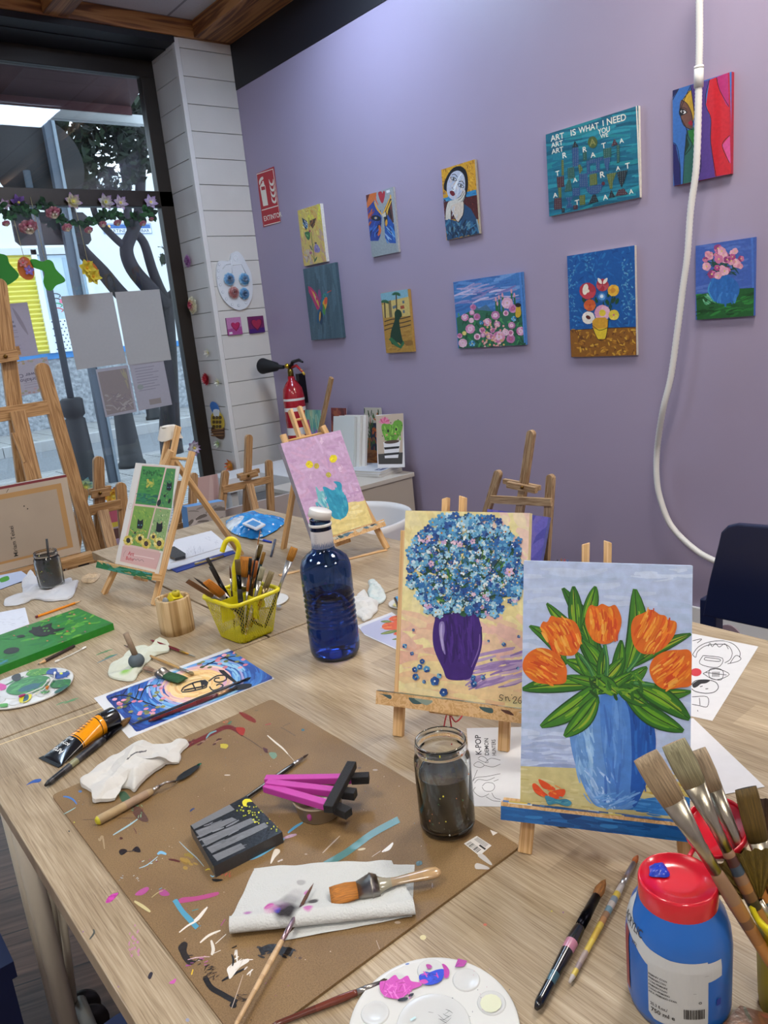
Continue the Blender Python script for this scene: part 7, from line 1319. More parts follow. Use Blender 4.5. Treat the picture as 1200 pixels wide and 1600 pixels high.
for i, (p, e, f_) in enumerate((((385, 168), (770, 162), (848, 158)), ((392, 185), (730, 225), (788, 232)), ((385, 200), (700, 292), (758, 318)))):
    z_ = z1+(.002 if i == 1 else 0); a_, b_, c_ = onz(*G_(*p), z_), onz(*G_(*e), z_), onz(*G_(*f_), z_)
    d = (b_-a_); bar('leg', a_, a_+d*1.0, .012, .010, PK, t, bev=.001); o = bpy.data.objects; M().box((0, 0, 0), (.0135, .0115, (c_-b_).length)).obj('foot', BK, frame_z(b_+(c_-b_)*.5, c_+(c_-b_)), t, label='black glittery foot', bevel=.001)
M().lathe([(0, 0), (.004, 0), (.005, .003), (.003, .006), (0, .007)], 12, '#c84aa8', o=onz(*G_(412, 222), z1-.01)).obj('pin', PK, parent=t)
for ob in bpy.data.objects:
    if ob.parent == t and ob.name.startswith('foot'): ob.data.attributes['Col'].data.foreach_set('color', [.006, .006, .008, 1]*len(ob.data.attributes['Col'].data))
    if ob.parent == t and ob.name.startswith('leg'): ob.data.attributes['Col'].data.foreach_set('color', [*hexc('#b83c9c'), 1]*len(ob.data.attributes['Col'].data))
a_, b_ = onz(*G_(772, 98), z1+.012), onz(*G_(665, 300), z1+.012); m = M().box((0, 0, 0), (.0135, .011, (b_-a_).length), '#17171a'); m.obj('cross_bar', BK, frame_z((a_+b_)/2, b_+(b_-a_)), t, label='black glittery cross bar', bevel=.001)
# ---------------------------------------------------------------- brushes and tools on the board
Tq = lambda x, y, z=.0: onz(x, y, ZT+z)
brush('thin black brush with silver ferrule passing behind the small black canvas', Tq(348, 1272, .008), Tq(482, 1178, .008), 0, .0032, '#15151a', '#b8b8bc', '#3a2418', .002, cut=(.82, .93))
brush('pale wooden brush with pink-stained ferrule lying across the paper towel', Tq(366, 1606, .012), Tq(490, 1380, .018), 0, .0031, ['#c0a078', '#c9a980', '#c4a47c'], '#a89098', '#5a3a2a', .0022, cut=(.56, .82), spl=['#c9a980', '#b89870', '#c4a47c'])
brush('worn flat brush with a broad bare wooden handle on the paper towel', Tq(688, 1361, .018), Tq(516, 1400, .016), 0, .0075, ['#b09068', '#a88a66', '#9a8468', '#8f8a78'], '#8f8a84', '#a8681c', .0135, 'varnish', cut=(.58, .76), tipdark='#2a1c14', wide=(.3, .8, .1))
# palette knife
t = thing('palette_knife', 'palette knife with a paint-stained wooden handle on the brown board', 'palette knife', Tq(150, 1285, .008)); k0, k1 = Tq(150, 1284, .0095), Tq(238, 1236, .0095)
M().tube([k0, k0+(k1-k0)*.04, k0+(k1-k0)*.5, k0+(k1-k0)*.9, k1], [.004, .0068, .0066, .006, .0045], 14, ['#c8c030', '#a8906a', '#9a8068', '#a88f6c', '#9c8460']).obj('handle', vc('stained wood', .5, bumps=(80, .3, .001), var=.15), parent=t)
s1_, s2_, s3_ = Tq(248, 1229, .011), Tq(258, 1223, .016), Tq(274, 1221, .007); M().tube([k1, s1_], .003, 12, '#c4bcb4').tube([s1_, s2_, s3_], .002, 10, '#b0a8a4').obj('shank', m_metal(), parent=t)
b0_, b1_ = s3_, Tq(313, 1194, .007); d = (b1_-b0_); s_ = d.cross(V((0, 0, 1))).normalized(); m = M(); pr = [b0_, b0_+d*.18+s_*.007, b0_+d*.45+s_*.0085, b0_+d*.85+s_*.005, b1_, b0_+d*.85-s_*.004, b0_+d*.45-s_*.0075, b0_+d*.18-s_*.006]
m.add(pr+[p+V((0, 0, .0008)) for p in pr], [tuple(range(8))[::-1], tuple(range(8, 16))]+[(i, (i+1) % 8, 8+(i+1) % 8, 8+i) for i in range(8)], '#6a6a68'); m.ball(b1_-d*.04+V((0, 0, .001)), (.004, .003, .0008), '#2f6a50'); m.obj('blade', m_metal(), parent=t)
# crumpled tissues and towel
K1 = lambda x, y: (100+x/5, 1140+y/5)
def dk1(p):
    n_ = noise.noise(p*60); q0 = onz(*K1(515, 330), ZB); q1 = onz(*K1(660, 240), ZB); d = (q1-q0); u = max(0, min(1, (p-q0).dot(d)/d.dot(d))); e = q0+d*u; e.z = p.z; return mix('#c9c7c2', '#2a2a34', .9) if (p-e).length < .0013+.0008*n_ else '#c9c7c2'
crumple('crumpled_tissue', 'large crumpled white tissue with a dark mark at the board corner', [K1(*p) for p in ((135, 425), (330, 250), (480, 170), (610, 100), (700, 135), (930, 100), (980, 128), (915, 195), (905, 265), (800, 275), (700, 360), (640, 400), (590, 460), (545, 495), (500, 470), (430, 480), (410, 560), (300, 570), (235, 575), (200, 500))], ZB, .032, '#c9c7c2', 3, cf=dk1, na=220, nr=60, freq=20)
t = None
def towel():
    A_, B_, D_, E_ = onz(397, 1357, ZB), onz(612, 1345, ZB), onz(648, 1424, ZB), onz(362, 1452, ZB)
    def fn(u, v):
        if v < .78: w = v/.78; p = (A_*(1-u)+B_*u)*(1-w)+(E_*(1-u)+D_*u)*w; p.z = ZB+.002+.012*w*w+.0035*noise.noise(p*35)+.004*max(0, math.sin(u*PI*2.1))*w; return p
        e = (E_*(1-u)+D_*u); n_ = V((-.55, -.83, 0)); a_ = (v-.78)/.22*PI; r_ = .0068+.002*(1-u); p = e+n_*(r_*math.sin(a_)*1.6); p.z = ZB+.0005+r_*(1+math.cos(a_))+.0006*noise.noise(p*60); return p
    st = [(onz(447, 1428, ZB+.01), .011, '#2a272c', 1.0), (onz(452, 1408, ZB+.01), .009, '#6a686c', .6), (onz(462, 1395, ZB+.01), .008, '#a8a6aa', .5), (onz(434, 1420, ZB+.01), .009, '#8a6a8c', .5), (onz(420, 1420, ZB+.01), .004, '#b83c98', .9), (onz(434, 1431, ZB+.01), .003, '#4a44a8', .9), (onz(388, 1429, ZB+.01), .0035, '#a04aa0', .8), (onz(484, 1425, ZB+.01), .004, '#c04aa8', .8), (onz(488, 1408, ZB+.01), .0045, '#2a262a', .9), (onz(470, 1374, ZB+.01), .004, '#8a868a', .6), (onz(478, 1392, ZB+.01), .003, '#c04aa8', .8), (onz(425, 1428, ZB+.01), .006, '#d08ab8', .5)]
    def cf(u, v):
        p = fn(u, v); c_ = C('#c6c8c6')
        for q0, r_, k, s_ in st:
            d = math.hypot((p.x-q0.x), (p.y-q0.y))+.004*noise.noise(p*90); w = max(0, 1-d/(r_*1.6)); c_ = mix(c_, k, min(1, w*2.2)*s_)
        return c_
    t = thing('paper_towel', 'white folded paper towel with black and magenta stains on the brown board', 'paper towel', onz(500, 1410, ZB))
    M().grid(fn, 190, 110, cf=cf).obj('folded_layer', vc('paper towel', .9, bumps=(420, .9, .002)), parent=t)
    q_ = [onz(x, y, ZB+.0012) for x, y in ((560, 1350), (648, 1351), (644, 1432), (440, 1470))]; m = M().grid(lambda u, v: (q_[0]*(1-u)+q_[1]*u)*(1-v)+(q_[3]*(1-u)+q_[2]*u)*v+V((0, 0, .0008*noise.noise(V((u*5, v*5, 1))))), 30, 20, '#c4c6c4'); m.obj('under_layer', MATS['paper towel'], parent=t)
towel()
# ---------------------------------------------------------------- water jars
GJ = glass('clear jar glass', (.93, .96, .95), 0.0)
def jar(label, c, r, h, hl, liq, spl, name='water_jar'):
    t = thing(name, label, 'jar', c); n = 56
    M().lathe([(0, 0), (r*.86, 0), (r*.97, .004), (r, .012), (r, h*.78), (r*.97, h*.83), (r*.88, h*.87), (r*.87, h*.9), (r*.93, h*.91), (r*.93, h*.935), (r*.88, h*.945), (r*.9, h*.97), (r*.9, h*.99), (r*.87, h), (r*.84, h*.99), (r*.83, h*.88), (r*.9, h*.82), (r-.003, h*.76), (r-.003, .014), (r*.84, .007), (0, .006)], n, o=c).obj('glass', GJ, parent=t)
    m = M().lathe([(0, .0075), (r*.82, .0075), (r-.0042, .016), (r-.0042, hl), (r-.0036, hl+.001), (r-.006, hl), (0, hl)], n, liq, o=c); m.obj('painty_water', vc('murky water', .12), parent=t)
    rr_ = random.Random(4); m = M()
    for _ in range(spl):
        a_ = rr_.uniform(-3.0, -1.2) if rr_.random() < .8 else rr_.uniform(0, 6.3); z_ = rr_.choice([rr_.uniform(.01, h*.7), rr_.uniform(h*.85, h*.97)]); R_ = (r if z_ < h*.78 else r*.92)+.0004; s_ = rr_.uniform(.0004, .0012); o_ = V((math.cos(a_), math.sin(a_), 0)); p = c+o_*R_+V((0, 0, z_)); m.ball(p, (s_, s_, s_*rr_.uniform(.8, 2)), rr_.choice(['#c8c42c', '#2f6a3c', '#3a6ab0', '#d8d8d4', '#b8602c', '#2f6a3c', '#8a9a4c', '#1c1c20']), n=6, k=4)
    m.obj('paint_specks', m_wet(), parent=t); return t
jc = onz(700, 1290, ZB); jar('tall glass jar of dark grey painty water standing on the brown board', jc, .0365, .127, .081, '#353536', 24)
jc2 = onz(82, 917, ZT+.004); jar('glass jar of blackish water standing on a white napkin with a brush in it', jc2, .036, .108, .094, '#0d1013', 14)
p = jc2+V((.002, -.004, .05)); M().tube([p, jc2+V((.012, .002, .142))], [.0035, .0032], 10, '#121316').obj('paint_brush', m_plastic(), label='black brush handle standing in the dark jar', cat='paint brush', org=p)
crumple('napkin', 'crumpled white napkin under the dark water jar', [(8, 948), (12, 935), (35, 928), (34, 912), (48, 893), (60, 905), (100, 908), (113, 906), (113, 915), (123, 909), (112, 935), (95, 939), (75, 941), (55, 937), (38, 944)], ZT, .014, '#c2c2c4', 7, na=160, nr=40, freq=22, edge=.5)
# ---------------------------------------------------------------- blue water bottle
GB = glass('blue bottle plastic', (.15, .28, .6), 0.0, 1.4); GW = glass('blue lit water', (.45, .5, .85), 0.0, 1.33)
bc_ = onz(525, 1021, ZT); t = thing('water_bottle', 'tall blue plastic water bottle with a loosened white cap', 'bottle', bc_); R_ = .0515
prof = [(0, .004), (.03, .002), (.04, 0), (.047, .003), (.0505, .012), (R_, .022), (R_, .068)]
for k in range(6): z_ = .072+k*.0115; prof += [(R_-.0026, z_), (R_-.0018, z_+.003), (R_+.0004, z_+.0055), (R_-.001, z_+.009)]
prof += [(R_, .145), (R_, .185), (R_-.002, .197), (.045, .208), (.034, .218), (.0245, .224), (.0225, .23), (.0215, .262), (.0205, .285), (.0205, .288)]
inner = [(max(0, a_-.0016), b_+(.003 if i < 4 else 0)) for i, (a_, b_) in enumerate(prof)][::-1]
M().lathe(prof+inner, 64, o=bc_).obj('bottle_body', GB, parent=t)
m = M().lathe([(0, .01), (.036, .008), (.044, .01), (.047, .02), (.0475, .135), (0, .135)], 48, o=bc_); m.obj('water', GW, parent=t)
phi = math.atan2(-bc_.y, -bc_.x)
def bsurf(r0, c, off=0): return lambda u, v: c+V((math.cos(phi+u/r0)*(r0+off), math.sin(phi+u/r0)*(r0+off), v))
m = M().lathe([(.0225, .2315), (.0224, .233), (.0216, .264), (.0214, .266)], 40, '#c8c6c8', o=bc_); f_ = bsurf(.0222, bc_, .0004)
for i, l in enumerate(('--- ------', '------ ---', '-- ----- --', '-------', '---- ---', '----- -----')): wrap(m, l, f_, -.017, .2585-i*.0036, .0019, '#3a3e6a', su=.95)
f2_ = bsurf(.0222, bc_, .0005); m.add([f2_(-.017, .236), f2_(.006, .236), f2_(.006, .2363), f2_(-.017, .2363)], [(0, 1, 2, 3)], '#4a9a7a'); m.obj('neck_label', m_print(), parent=t)
m = M().lathe([(.0215, .274), (.023, .2745), (.023, .2795), (.0215, .28)], 40, '#dcdcda', o=bc_); m.obj('cap_ring', m_plastic(), parent=t, label='white tamper ring')
R3_ = Matrix.Rotation(math.radians(16), 3, V((.55, .83, 0)))
M().lathe([(0, .016), (.0215, .016), (.0228, .0145), (.0232, 0), (.0215, 0), (.021, .013), (0, .0132)], 44, '#e0e0de', o=bc_+V((0, 0, .291)), R=R3_).obj('cap', m_plastic(), parent=t)
# ---------------------------------------------------------------- pale wooden cup
c = onz(278, 985, ZT); t = thing('wooden_cup', 'pale bare wooden cup with a yellow sharpener piece inside', 'cup', c); WD = wood('cup wood', '#9c7c50', '#bb9c6e', '#cdb288', .5, 30)
def ofs(pts, k): return [(x*k, y*k) for x, y in pts]
oc = [(.0375*math.copysign(abs(math.cos(a_))**.8, math.cos(a_)), .0375*math.copysign(abs(math.sin(a_))**.8, math.sin(a_))) for a_ in [2*PI*i/40 for i in range(40)]]; m = M(); h_ = .084; n = 40; rings = [(1, 0), (1.02, .02), (1, h_-.002), (.97, h_), (.84, h_), (.82, h_-.003), (.8, .01)]
vs = [c+V((x*k, y*k, z_)) for k, z_ in rings for x, y in oc]; fs = [(i*n+j, i*n+(j+1) % n, (i+1)*n+(j+1) % n, (i+1)*n+j) for i in range(len(rings)-1) for j in range(n)]+[tuple(range(n))[::-1], tuple(range((len(rings)-1)*n, len(rings)*n))]
m.add(vs, fs, '#c8a878', 0, True); m.obj('cup_wall', WD, Matrix.Identity(4), t)
bpy.data.objects[m and [o.name for o in bpy.data.objects if o.parent == t][0]].data.polygons.foreach_set('use_smooth', [len(f) == 4 for f in fs])
sh_ = c+V((.004, -.006, .078)); M().box(sh_+V((0, 0, .002)), (.026, .022, .02), '#d8c81c', rot=Matrix.Rotation(.6, 3, V((1, .4, .2)))).lathe([(.003, 0), (.009, 0), (.009, .012), (.003, .012)], 16, '#b8aa1a', o=sh_+V((.002, -.004, .008))).obj('sharpener', m_plastic(), label='yellow plastic sharpener inside the wooden cup', cat='sharpener', org=sh_)
M().ball(c+V((-.018, -.002, .076)), (.008, .007, .012), '#8c9198').ball(c+V((-.018, -.004, .066)), (.006, .006, .014), '#c4c8cc').obj('sponge_dauber', m_fab(), label='grey sponge tip poking out of the wooden cup', cat='dauber', org=c+V((-.018, -.002, .06)))

# ---------------------------------------------------------------- yellow mesh basket with brushes
bk = V((.745, 1.485, ZT)); YE = vc('yellow lacquer', .35); t = thing('mesh_basket', 'yellow metal mesh basket with a hooked handle, full of brushes', 'basket', bk)
an = math.radians(5.5); H_ = .098
def bper(s_, t_):
    """point of the basket wall: s around 0..1, t up 0..1"""
    w = .047+(.064-.047)*t_; r_ = .018; L_ = 2*(w-r_)*4+2*PI*r_; q = (s_ % 1)*L_; e = 2*(w-r_); ar = PI/2*r_; cx, cy = w-r_, w-r_
    for k in range(4):
        a0 = k*PI/2
        if q < e: lx, ly = w, -cx+q; break
        q -= e
        if q < ar: th = q/r_; lx, ly = cx+r_*math.cos(th), cx+r_*math.sin(th); break
        q -= ar
    else: lx, ly = w, -cx; a0 = 0
    x = lx*math.cos(a0)-ly*math.sin(a0); y = lx*math.sin(a0)+ly*math.cos(a0)
    return bk+V((x*math.cos(an)-y*math.sin(an), x*math.sin(an)+y*math.cos(an), .003+(H_-.003)*t_))
m = M(); NS = 68
for dr in (-1, 1):
    for k in range(NS):
        P = [bper(k/NS+dr*.125*j/10+1, j/10) for j in range(11)]; m.tube(P, .00052, 4, '#c9bd12', caps=False)
m.obj('mesh_wall', YE, parent=t)
M().tube([bper(i/64, 1.0) for i in range(64)], .0048, 12, '#d6ca14', closed=True).obj('rim', YE, parent=t, label='thick yellow rim')
M().add([bper(i/32, 0.0) for i in range(32)], [tuple(range(32))], '#c9bd12').add([bper(i/32, 0.03) for i in range(32)], [tuple(range(32))], '#c9bd12').obj('base', YE, parent=t)
m = M(); RZ = Matrix.Rotation(an, 3, 'Z'); m.box(bk+V((0, 0, .072)), (.115, .0015, .05), '#d6ca14', rot=RZ).box(bk+V((0, 0, .072)), (.0015, .115, .05), '#d6ca14', rot=RZ); m.obj('divider', YE, parent=t)
def atd(px, py, D): r_ = ray(px, py); return EYE+r_*(D/math.hypot(r_.x, r_.y))
D0 = math.hypot(bk.x, bk.y)
hk = [atd(366, 935, D0+.03), atd(367, 905, D0+.03), atd(366, 888, D0+.03), atd(371, 870, D0+.03), atd(373, 856, D0+.03), atd(368, 845, D0+.03), atd(360, 842, D0+.03), atd(353, 846, D0+.03), atd(349, 856, D0+.03), atd(347, 862, D0+.03)]
M().tube([V(p) for p in spline([tuple(p) for p in hk], 5)], .0058, 14, '#dccf16').obj('hook_handle', YE, parent=t, label='yellow rubber hook')
Z6 = lambda x, y, d=0: atd(280+x/6, 820+y/6, D0+d)
bb = lambda dx, dy: bk+V((dx, dy, .012)); N_ = V((RIGHT.x, RIGHT.y, 0)).normalized(); g = 'brushes standing in the yellow basket'
specs = [('large flat brush with blue-black handle leaning out of the basket towards the bottle', (1080, 212), .0, (.03, -.03), .0042, '#1c2c3c', '#c4c8cc', '#a8701c', .0085, 'flat', (.5, .84), '#5a4a3a', None),
 ('thinnest tall brush with an amber tip rising highest from the basket', (762, 38), .0, (-.01, .0), .0019, '#16161a', '#a8a49c', '#b0702c', .0014, 'round', (.72, .85), None, None),
 ('short dark flat brush behind the tall thin brush', (768, 180), .03, (0, .03), .0042, '#14161a', '#1f2124', '#5a4a1c', .0052, 'flat', (.7, .84), None, None),
 ('brush with teal-black handle and amber tip behind the tall thin brush', (797, 255), .02, (.01, .03), .0042, '#1c2c30', '#2c3c3e', '#8a6424', .004, 'flat', (.7, .84), None, None),
 ('whitish worn brush with grey bristles slanting in the basket', (785, 395), -.02, (-.02, -.03), .0042, ['#8a7258', '#a09484'], '#b8b4ac', '#8f8a70', .0062, 'flat', (.5, .8), None, ['#c8c4bc', '#8a7a64', '#a89c88']),
 ('grey-brown bristle brush beside the large flat brush', (868, 438), .0, (.01, -.0), .0042, '#a8741c', '#8a7a5c', '#8a7c5c', .0068, 'flat', (.5, .72), None, None),
 ('wide amber varnish brush in the middle of the basket', (628, 300), .02, (-.0, .02), .007, '#6a5a44', '#8a8682', '#b4721c', .0135, 'varnish', (.55, .72), None, None),
 ('black painted flat brush standing foremost in the basket', (545, 325), -.02, (-.02, -.02), .0058, ['#14151a', '#1c1e24'], '#1a1c20', '#5a4a24', .0062, 'flat', (.62, .8), '#241e14', ['#2c2e34', '#14151a', '#3a3c40']),
 ('small round brush with a silver ferrule beside the hook', (474, 378), .01, (-.02, .02), .0022, '#3a2c28', '#c8c4c0', '#5a3a2a', .0022, 'round', (.62, .8), None, None),
 ('black-tipped brush leaning towards the clipboard', (262, 310), .0, (-.0, .0), .0032, ['#a86a2c', '#8a5a2c'], '#3a3a3e', '#26221e', .0042, 'flat', (.45, .72), None, None),
 ('dark brush leaning low beside the black-tipped one', (290, 390), -.01, (-.01, -.01), .0032, '#c8b88a', '#1c1e20', '#1c1a1a', .0036, 'flat', (.4, .75), None, None),
 ('wide amber flat brush with a silver ferrule leaning towards the cup', (245, 530), -.02, (.03, -.0), .0055, '#8f8a8a', '#a49c98', '#c87a20', .0125, 'flat', (.4, .7), None, None),
 ('dark amber-tipped brush reaching furthest towards the cup', (75, 525), -.03, (.03, -.02), .004, '#17181c', '#8f8c8a', '#6a4420', .0068, 'flat', (.45, .68), '#1c1612', None),
 ('small round dark brush above the furthest reaching one', (135, 492), -.02, (.03, .0), .0024, '#8a8682', '#8a8682', '#2c2420', .0032, 'round', (.5, .76), None, None),
 ('black flat brush close to the varnish brush', (668, 312), .0, (-.0, .01), .0034, '#101114', '#16171a', '#1a1816', .0036, 'flat', (.6, .84), None, None),
 ('small rust-tipped brush in front of the varnish brush', (655, 465), -.02, (-.02, -.02), .0026, '#b8b4b0', '#b8b4b0', '#b0601c', .0034, 'round', (.5, .72), None, None),
 ('rust coloured flat brush behind the tall thin brush', (715, 335), .01, (.0, .0), .0044, '#3a2414', '#6a4a2c', '#9a5218', .0066, 'flat', (.6, .76), None, None)]
for i, (lb, tp, dd, tl, hw, hc, fc_, bc2, bw, kd, ct, td, sp) in enumerate(specs):
    p1 = Z6(tp[0], tp[1], dd); p0 = bb(*tl); brush(lb, p0, p1, 0, hw, hc, fc_, bc2, bw, kd, ct, g, tipdark=td, wide=N_, spl=sp, seed=i)
def circ3(a_, b_, c_):
    ax, ay, bx, by, cx, cy = a_.x, a_.y, b_.x, b_.y, c_.x, c_.y; d = 2*(ax*(by-cy)+bx*(cy-ay)+cx*(ay-by))
    ux = ((ax*ax+ay*ay)*(by-cy)+(bx*bx+by*by)*(cy-ay)+(cx*cx+cy*cy)*(ay-by))/d; uy = ((ax*ax+ay*ay)*(cx-bx)+(bx*bx+by*by)*(ax-cx)+(cx*cx+cy*cy)*(bx-ax))/d
    return V((ux, uy, 0)), math.hypot(ax-ux, ay-uy)
# ---------------------------------------------------------------- blue paint bottle
c = V((.55, .322, ZT)); phi = math.atan2(-c.y, -c.x); t = thing('paint_bottle', 'squat blue acrylic paint bottle with an open red flip cap', 'paint bottle', c)
BP = [(0, 0), (.038, 0), (.044, .003), (.0462, .012), (.0465, .03), (.0468, .075), (.0452, .09), (.0415, .103), (.036, .112), (.034, .118)]
M().lathe(BP, 64, '#1f62b4', o=c).obj('body', vc('milky blue plastic', .3, sss=.15), parent=t)
def rz(z_):
    for (r0, z0), (r1, z1_) in zip(BP[1:], BP[2:]):
        if z0 <= z_ <= z1_: return r0+(r1-r0)*(z_-z0)/(z1_-z0)
    return .0465
def sf(off): return lambda u, v: c+V((math.cos(phi+u/.0465)*(rz(v)+off), math.sin(phi+u/.0465)*(rz(v)+off), v))
m = M(); f0_ = sf(.0003); LG = '#bcc0c2'
wpoly(m, [(-.027, .02), (-.022, .0145), (.020, .0145), (.0255, .02), (.0255, .085), (-.027, .085)], f0_, LG, n=20); wpoly(m, [(-.075, .118), (-.05, .098), (-.027, .088), (0, .084), (.04, .083), (.04, .066), (.0255, .064), (-.027, .070), (-.045, .082), (-.075, .094)], sf(.0004), LG, n=30)
f1_ = sf(.0007)
for i, l in enumerate(('PRIMARY CYAN', 'PRIMAERCYAN', 'CYAN PRIMAIRE', 'PRIMAIRCYAAN', 'CIANO PRIMARIO', 'AZUL PRIMARIO CYAN')): wrap(m, l, f1_, -.0262, .0615-i*.0038, .0021, '#2e3036', su=.82)
wrap(m, '25.3 fl.oz./', f1_, -.025, .0295, .0032, '#3a3c42', su=.85); wrap(m, '750 ml e', f1_, -.0245, .0225, .0046, '#17181c', su=.95); wrap(m, 'ACRYLIC', f1_, -.068, .0915, .0075, '#3c3e44', su=.8); wrap(m, '372', f1_, -.047, .0795, .0036, '#3c3e44'); wrap(m, '-----', f1_, .022, .0715, .0016, '#55585e'); wrap(m, '----', f1_, .012, .054, .0015, '#55585e'); wrap(m, 'o', f1_, .0165, .043, .004, '#2a2c30')
r = random.Random(3); u = 0.0
while u < .0185: w_ = r.choice([.0003, .0006, .0009]); wpoly(m, [(.004+u, .0265), (.004+u+w_, .0265), (.004+u+w_, .037), (.004+u, .037)], f1_, '#1a1b1f', n=1); u += w_+r.choice([.0003, .0006])
wpoly(m, [(-.062, .02), (-.053, .02), (-.053, .085), (-.062, .088)], f1_, '#8c3a44', n=6); wpoly(m, [(.034, .036), (.039, .036), (.039, .043), (.034, .043)], f1_, '#163a9c', n=3); m.obj('label', vc('satin label', .4), parent=t, label='pale grey wraparound label with small print')
RD = vc('red plastic', .22, coat=.3); M().lathe([(.030, .112), (.0345, .112), (.0348, .114), (.0348, .133), (.0338, .1355), (.0325, .1355), (.0318, .1338), (.015, .133), (0, .133)], 56, '#c8142a', o=c).obj('cap', RD, parent=t, label='red screw cap'); cap_ = bpy.data.objects[[k for k in WM if k.startswith('cap')][-1]]
hg_ = onz(1100, 1330, ZT+.134); hd = V((hg_.x-c.x, hg_.y-c.y, 0)).normalized(); hd2 = (hd*.8+V((RIGHT.x, RIGHT.y, 0))*.35).normalized(); dd = (hd2*.82+V((0, 0, .57))).normalized(); nn = (V((0, 0, 1))*.82-hd2*.57).normalized(); side = dd.cross(nn); h0 = c+hd*.0365+V((0, 0, .134)); lc = h0+dd*.034
Rl = Matrix((side, dd, nn)).transposed(); M().lathe([(0, 0), (.027, 0), (.0275, .001), (.0275, .005), (.029, .0065), (.030, .005), (.030, -.003), (.028, -.0045), (0, -.0045)], 48, '#c8142a', o=lc, R=Rl).obj('flip_lid', RD, parent=cap_, label='open red flip lid')
m = M(); 
for k in (-1, 1): m.tube([c+hd*.033+V((0, 0, .131))+side*.008*k, h0+side*.008*k-V((0, 0, .001)), h0+dd*.006+side*.008*k], .0022, 8, '#d02a3c')
m.obj('hinge', RD, parent=cap_)
pb = onz(1030, 1361, ZT+.1345); m = M(); m.grid(lambda u, v: pb+V((math.cos(u*6.283)*v*(.0105+.002*math.sin(u*18.85)), math.sin(u*6.283)*v*(.0085+.0015*math.cos(u*25.13)), .0065*(1-v**2)+.002*math.sin(u*18.85+v*8)*v*(1-v))), 40, 8, '#1438b4'); m.obj('paint_blob', m_wet(), parent=cap_, label='glossy ultramarine paint blob')
# ---------------------------------------------------------------- brush pot on the right
pc = V((.613, .246, ZT)); t = thing('brush_pot', 'yellow pot of used brushes, mostly outside the photo edge', 'pot', pc); M().lathe([(0, 0), (.027, 0), (.03, .09), (.036, .1), (.0375, .104), (.036, .107), (.032, .105), (.028, .01), (0, .008)], 40, '#d2c41a', o=pc).obj('pot_wall', YE, parent=t)
RW = V((RIGHT.x, RIGHT.y, 0)).normalized()*.8+V((0, 0, .45)); g = 'brushes standing in the yellow pot'; WDc = ['#a06a34', '#b07a40', '#9a6a3c', '#8a6a50']; sp_ = ['#6a4a34', '#3a4a58', '#4a2c26', '#8a3a3a', '#2c2420', '#b08a50']
for i, (lb, tp, z_, tl, hw, hc, bc2, bw, kd, ct, td, sp) in enumerate((('flat hog bristle brush leaning furthest over the red flip lid', (1008, 1180), 1.02, (-.01, -.012), .0062, WDc, '#a08c70', .0115, 'flat', (.57, .83), '#8f7c66', sp_), ('flat hog bristle brush with greenish bristles, between two similar ones', (1052, 1160), 1.005, (.0, -.01), .0058, WDc, '#8f8a6c', .0115, 'flat', (.6, .84), '#a48c70', sp_), ('flat hog bristle brush behind the greenish one', (1088, 1172), .99, (.01, -.008), .0062, ['#a87a48', '#b88450', '#a86a3a'], '#9a8870', .009, 'flat', (.58, .84), '#8a7c68', sp_),
    ('flat brush with blackened bristle ends and a black handle in the yellow pot', (1165, 1231), .96, (.012, .004), .0052, '#101114', '#5a4618', .010, 'flat', (.5, .74), '#15130f', None), ('olive fan brush spreading in front of the bundle', (1142, 1338), .90, (.018, -.014), .0042, '#15151a', '#6a5414', .008, 'fan', (.5, .68), '#5a4a18', None), ('spiky brown fan brush at the photo edge', (1176, 1248), .915, (.024, .006), .004, '#4a3424', '#5a3c20', .006, 'fan', (.55, .72), '#2c1c12', None))):
    brush(lb, pc+V((tl[0], tl[1], .012)), onz(tp[0], tp[1], z_), 0, hw, hc, '#a8a090', bc2, bw, kd, ct, g, tipdark=td, wide=RW, spl=sp, seed=i+30)
# ---------------------------------------------------------------- loose brushes on the big table
brush('large black brush with a pink smear lying near the blue paint bottle', Tq(838, 1576, .007), Tq(946, 1374, .009), 0, .0062, ['#121217', '#15151a', '#3a5a66', '#15151a', '#17171c', '#b87a90', '#15151a', '#141419'], '#141419', '#8a5a2a', .0058, cut=(.6, .85), tipdark='#141210')
brush('slim white paint-spattered brush lying beside the large black one', Tq(890, 1535, .005), Tq(997, 1336, .006), 0, .0036, ['#8f7f80', '#a08f88', '#b0a498', '#c0a040', '#8a6a50', '#a8a0a4', '#7a8a98', '#b8b4b4'], '#b4b4b8', '#a8581c', .0034, cut=(.74, .93), spl=['#b8b0ac', '#a87a50', '#6a8a9a', '#c8b04a', '#8a6a6a'])
brush('reddish-brown brush tucked under the round white palette', Tq(424, 1603, .004), Tq(610, 1530, .004), 0, .0036, ['#5a2c22', '#6a3428'], '#a8a4a0', '#3a2a20', .003, cut=(.72, .92))
o = sheet('wood_block', 'rusty brown stained wood block at the bottom photo corner', [(1118, 1612), (1156, 1571), (1260, 1600), (1230, 1680)], ZT, .014, '#6a4630', lambda a: (a.view(0, 0, 1), dabs(a, 30, 1130, 1580, 1220, 1640, 30, 6, ['#7a5236', '#5a3c2a', '#8a4f3c', '#4a4a34'], 40, 30)), cat='block', mat=m_wet())
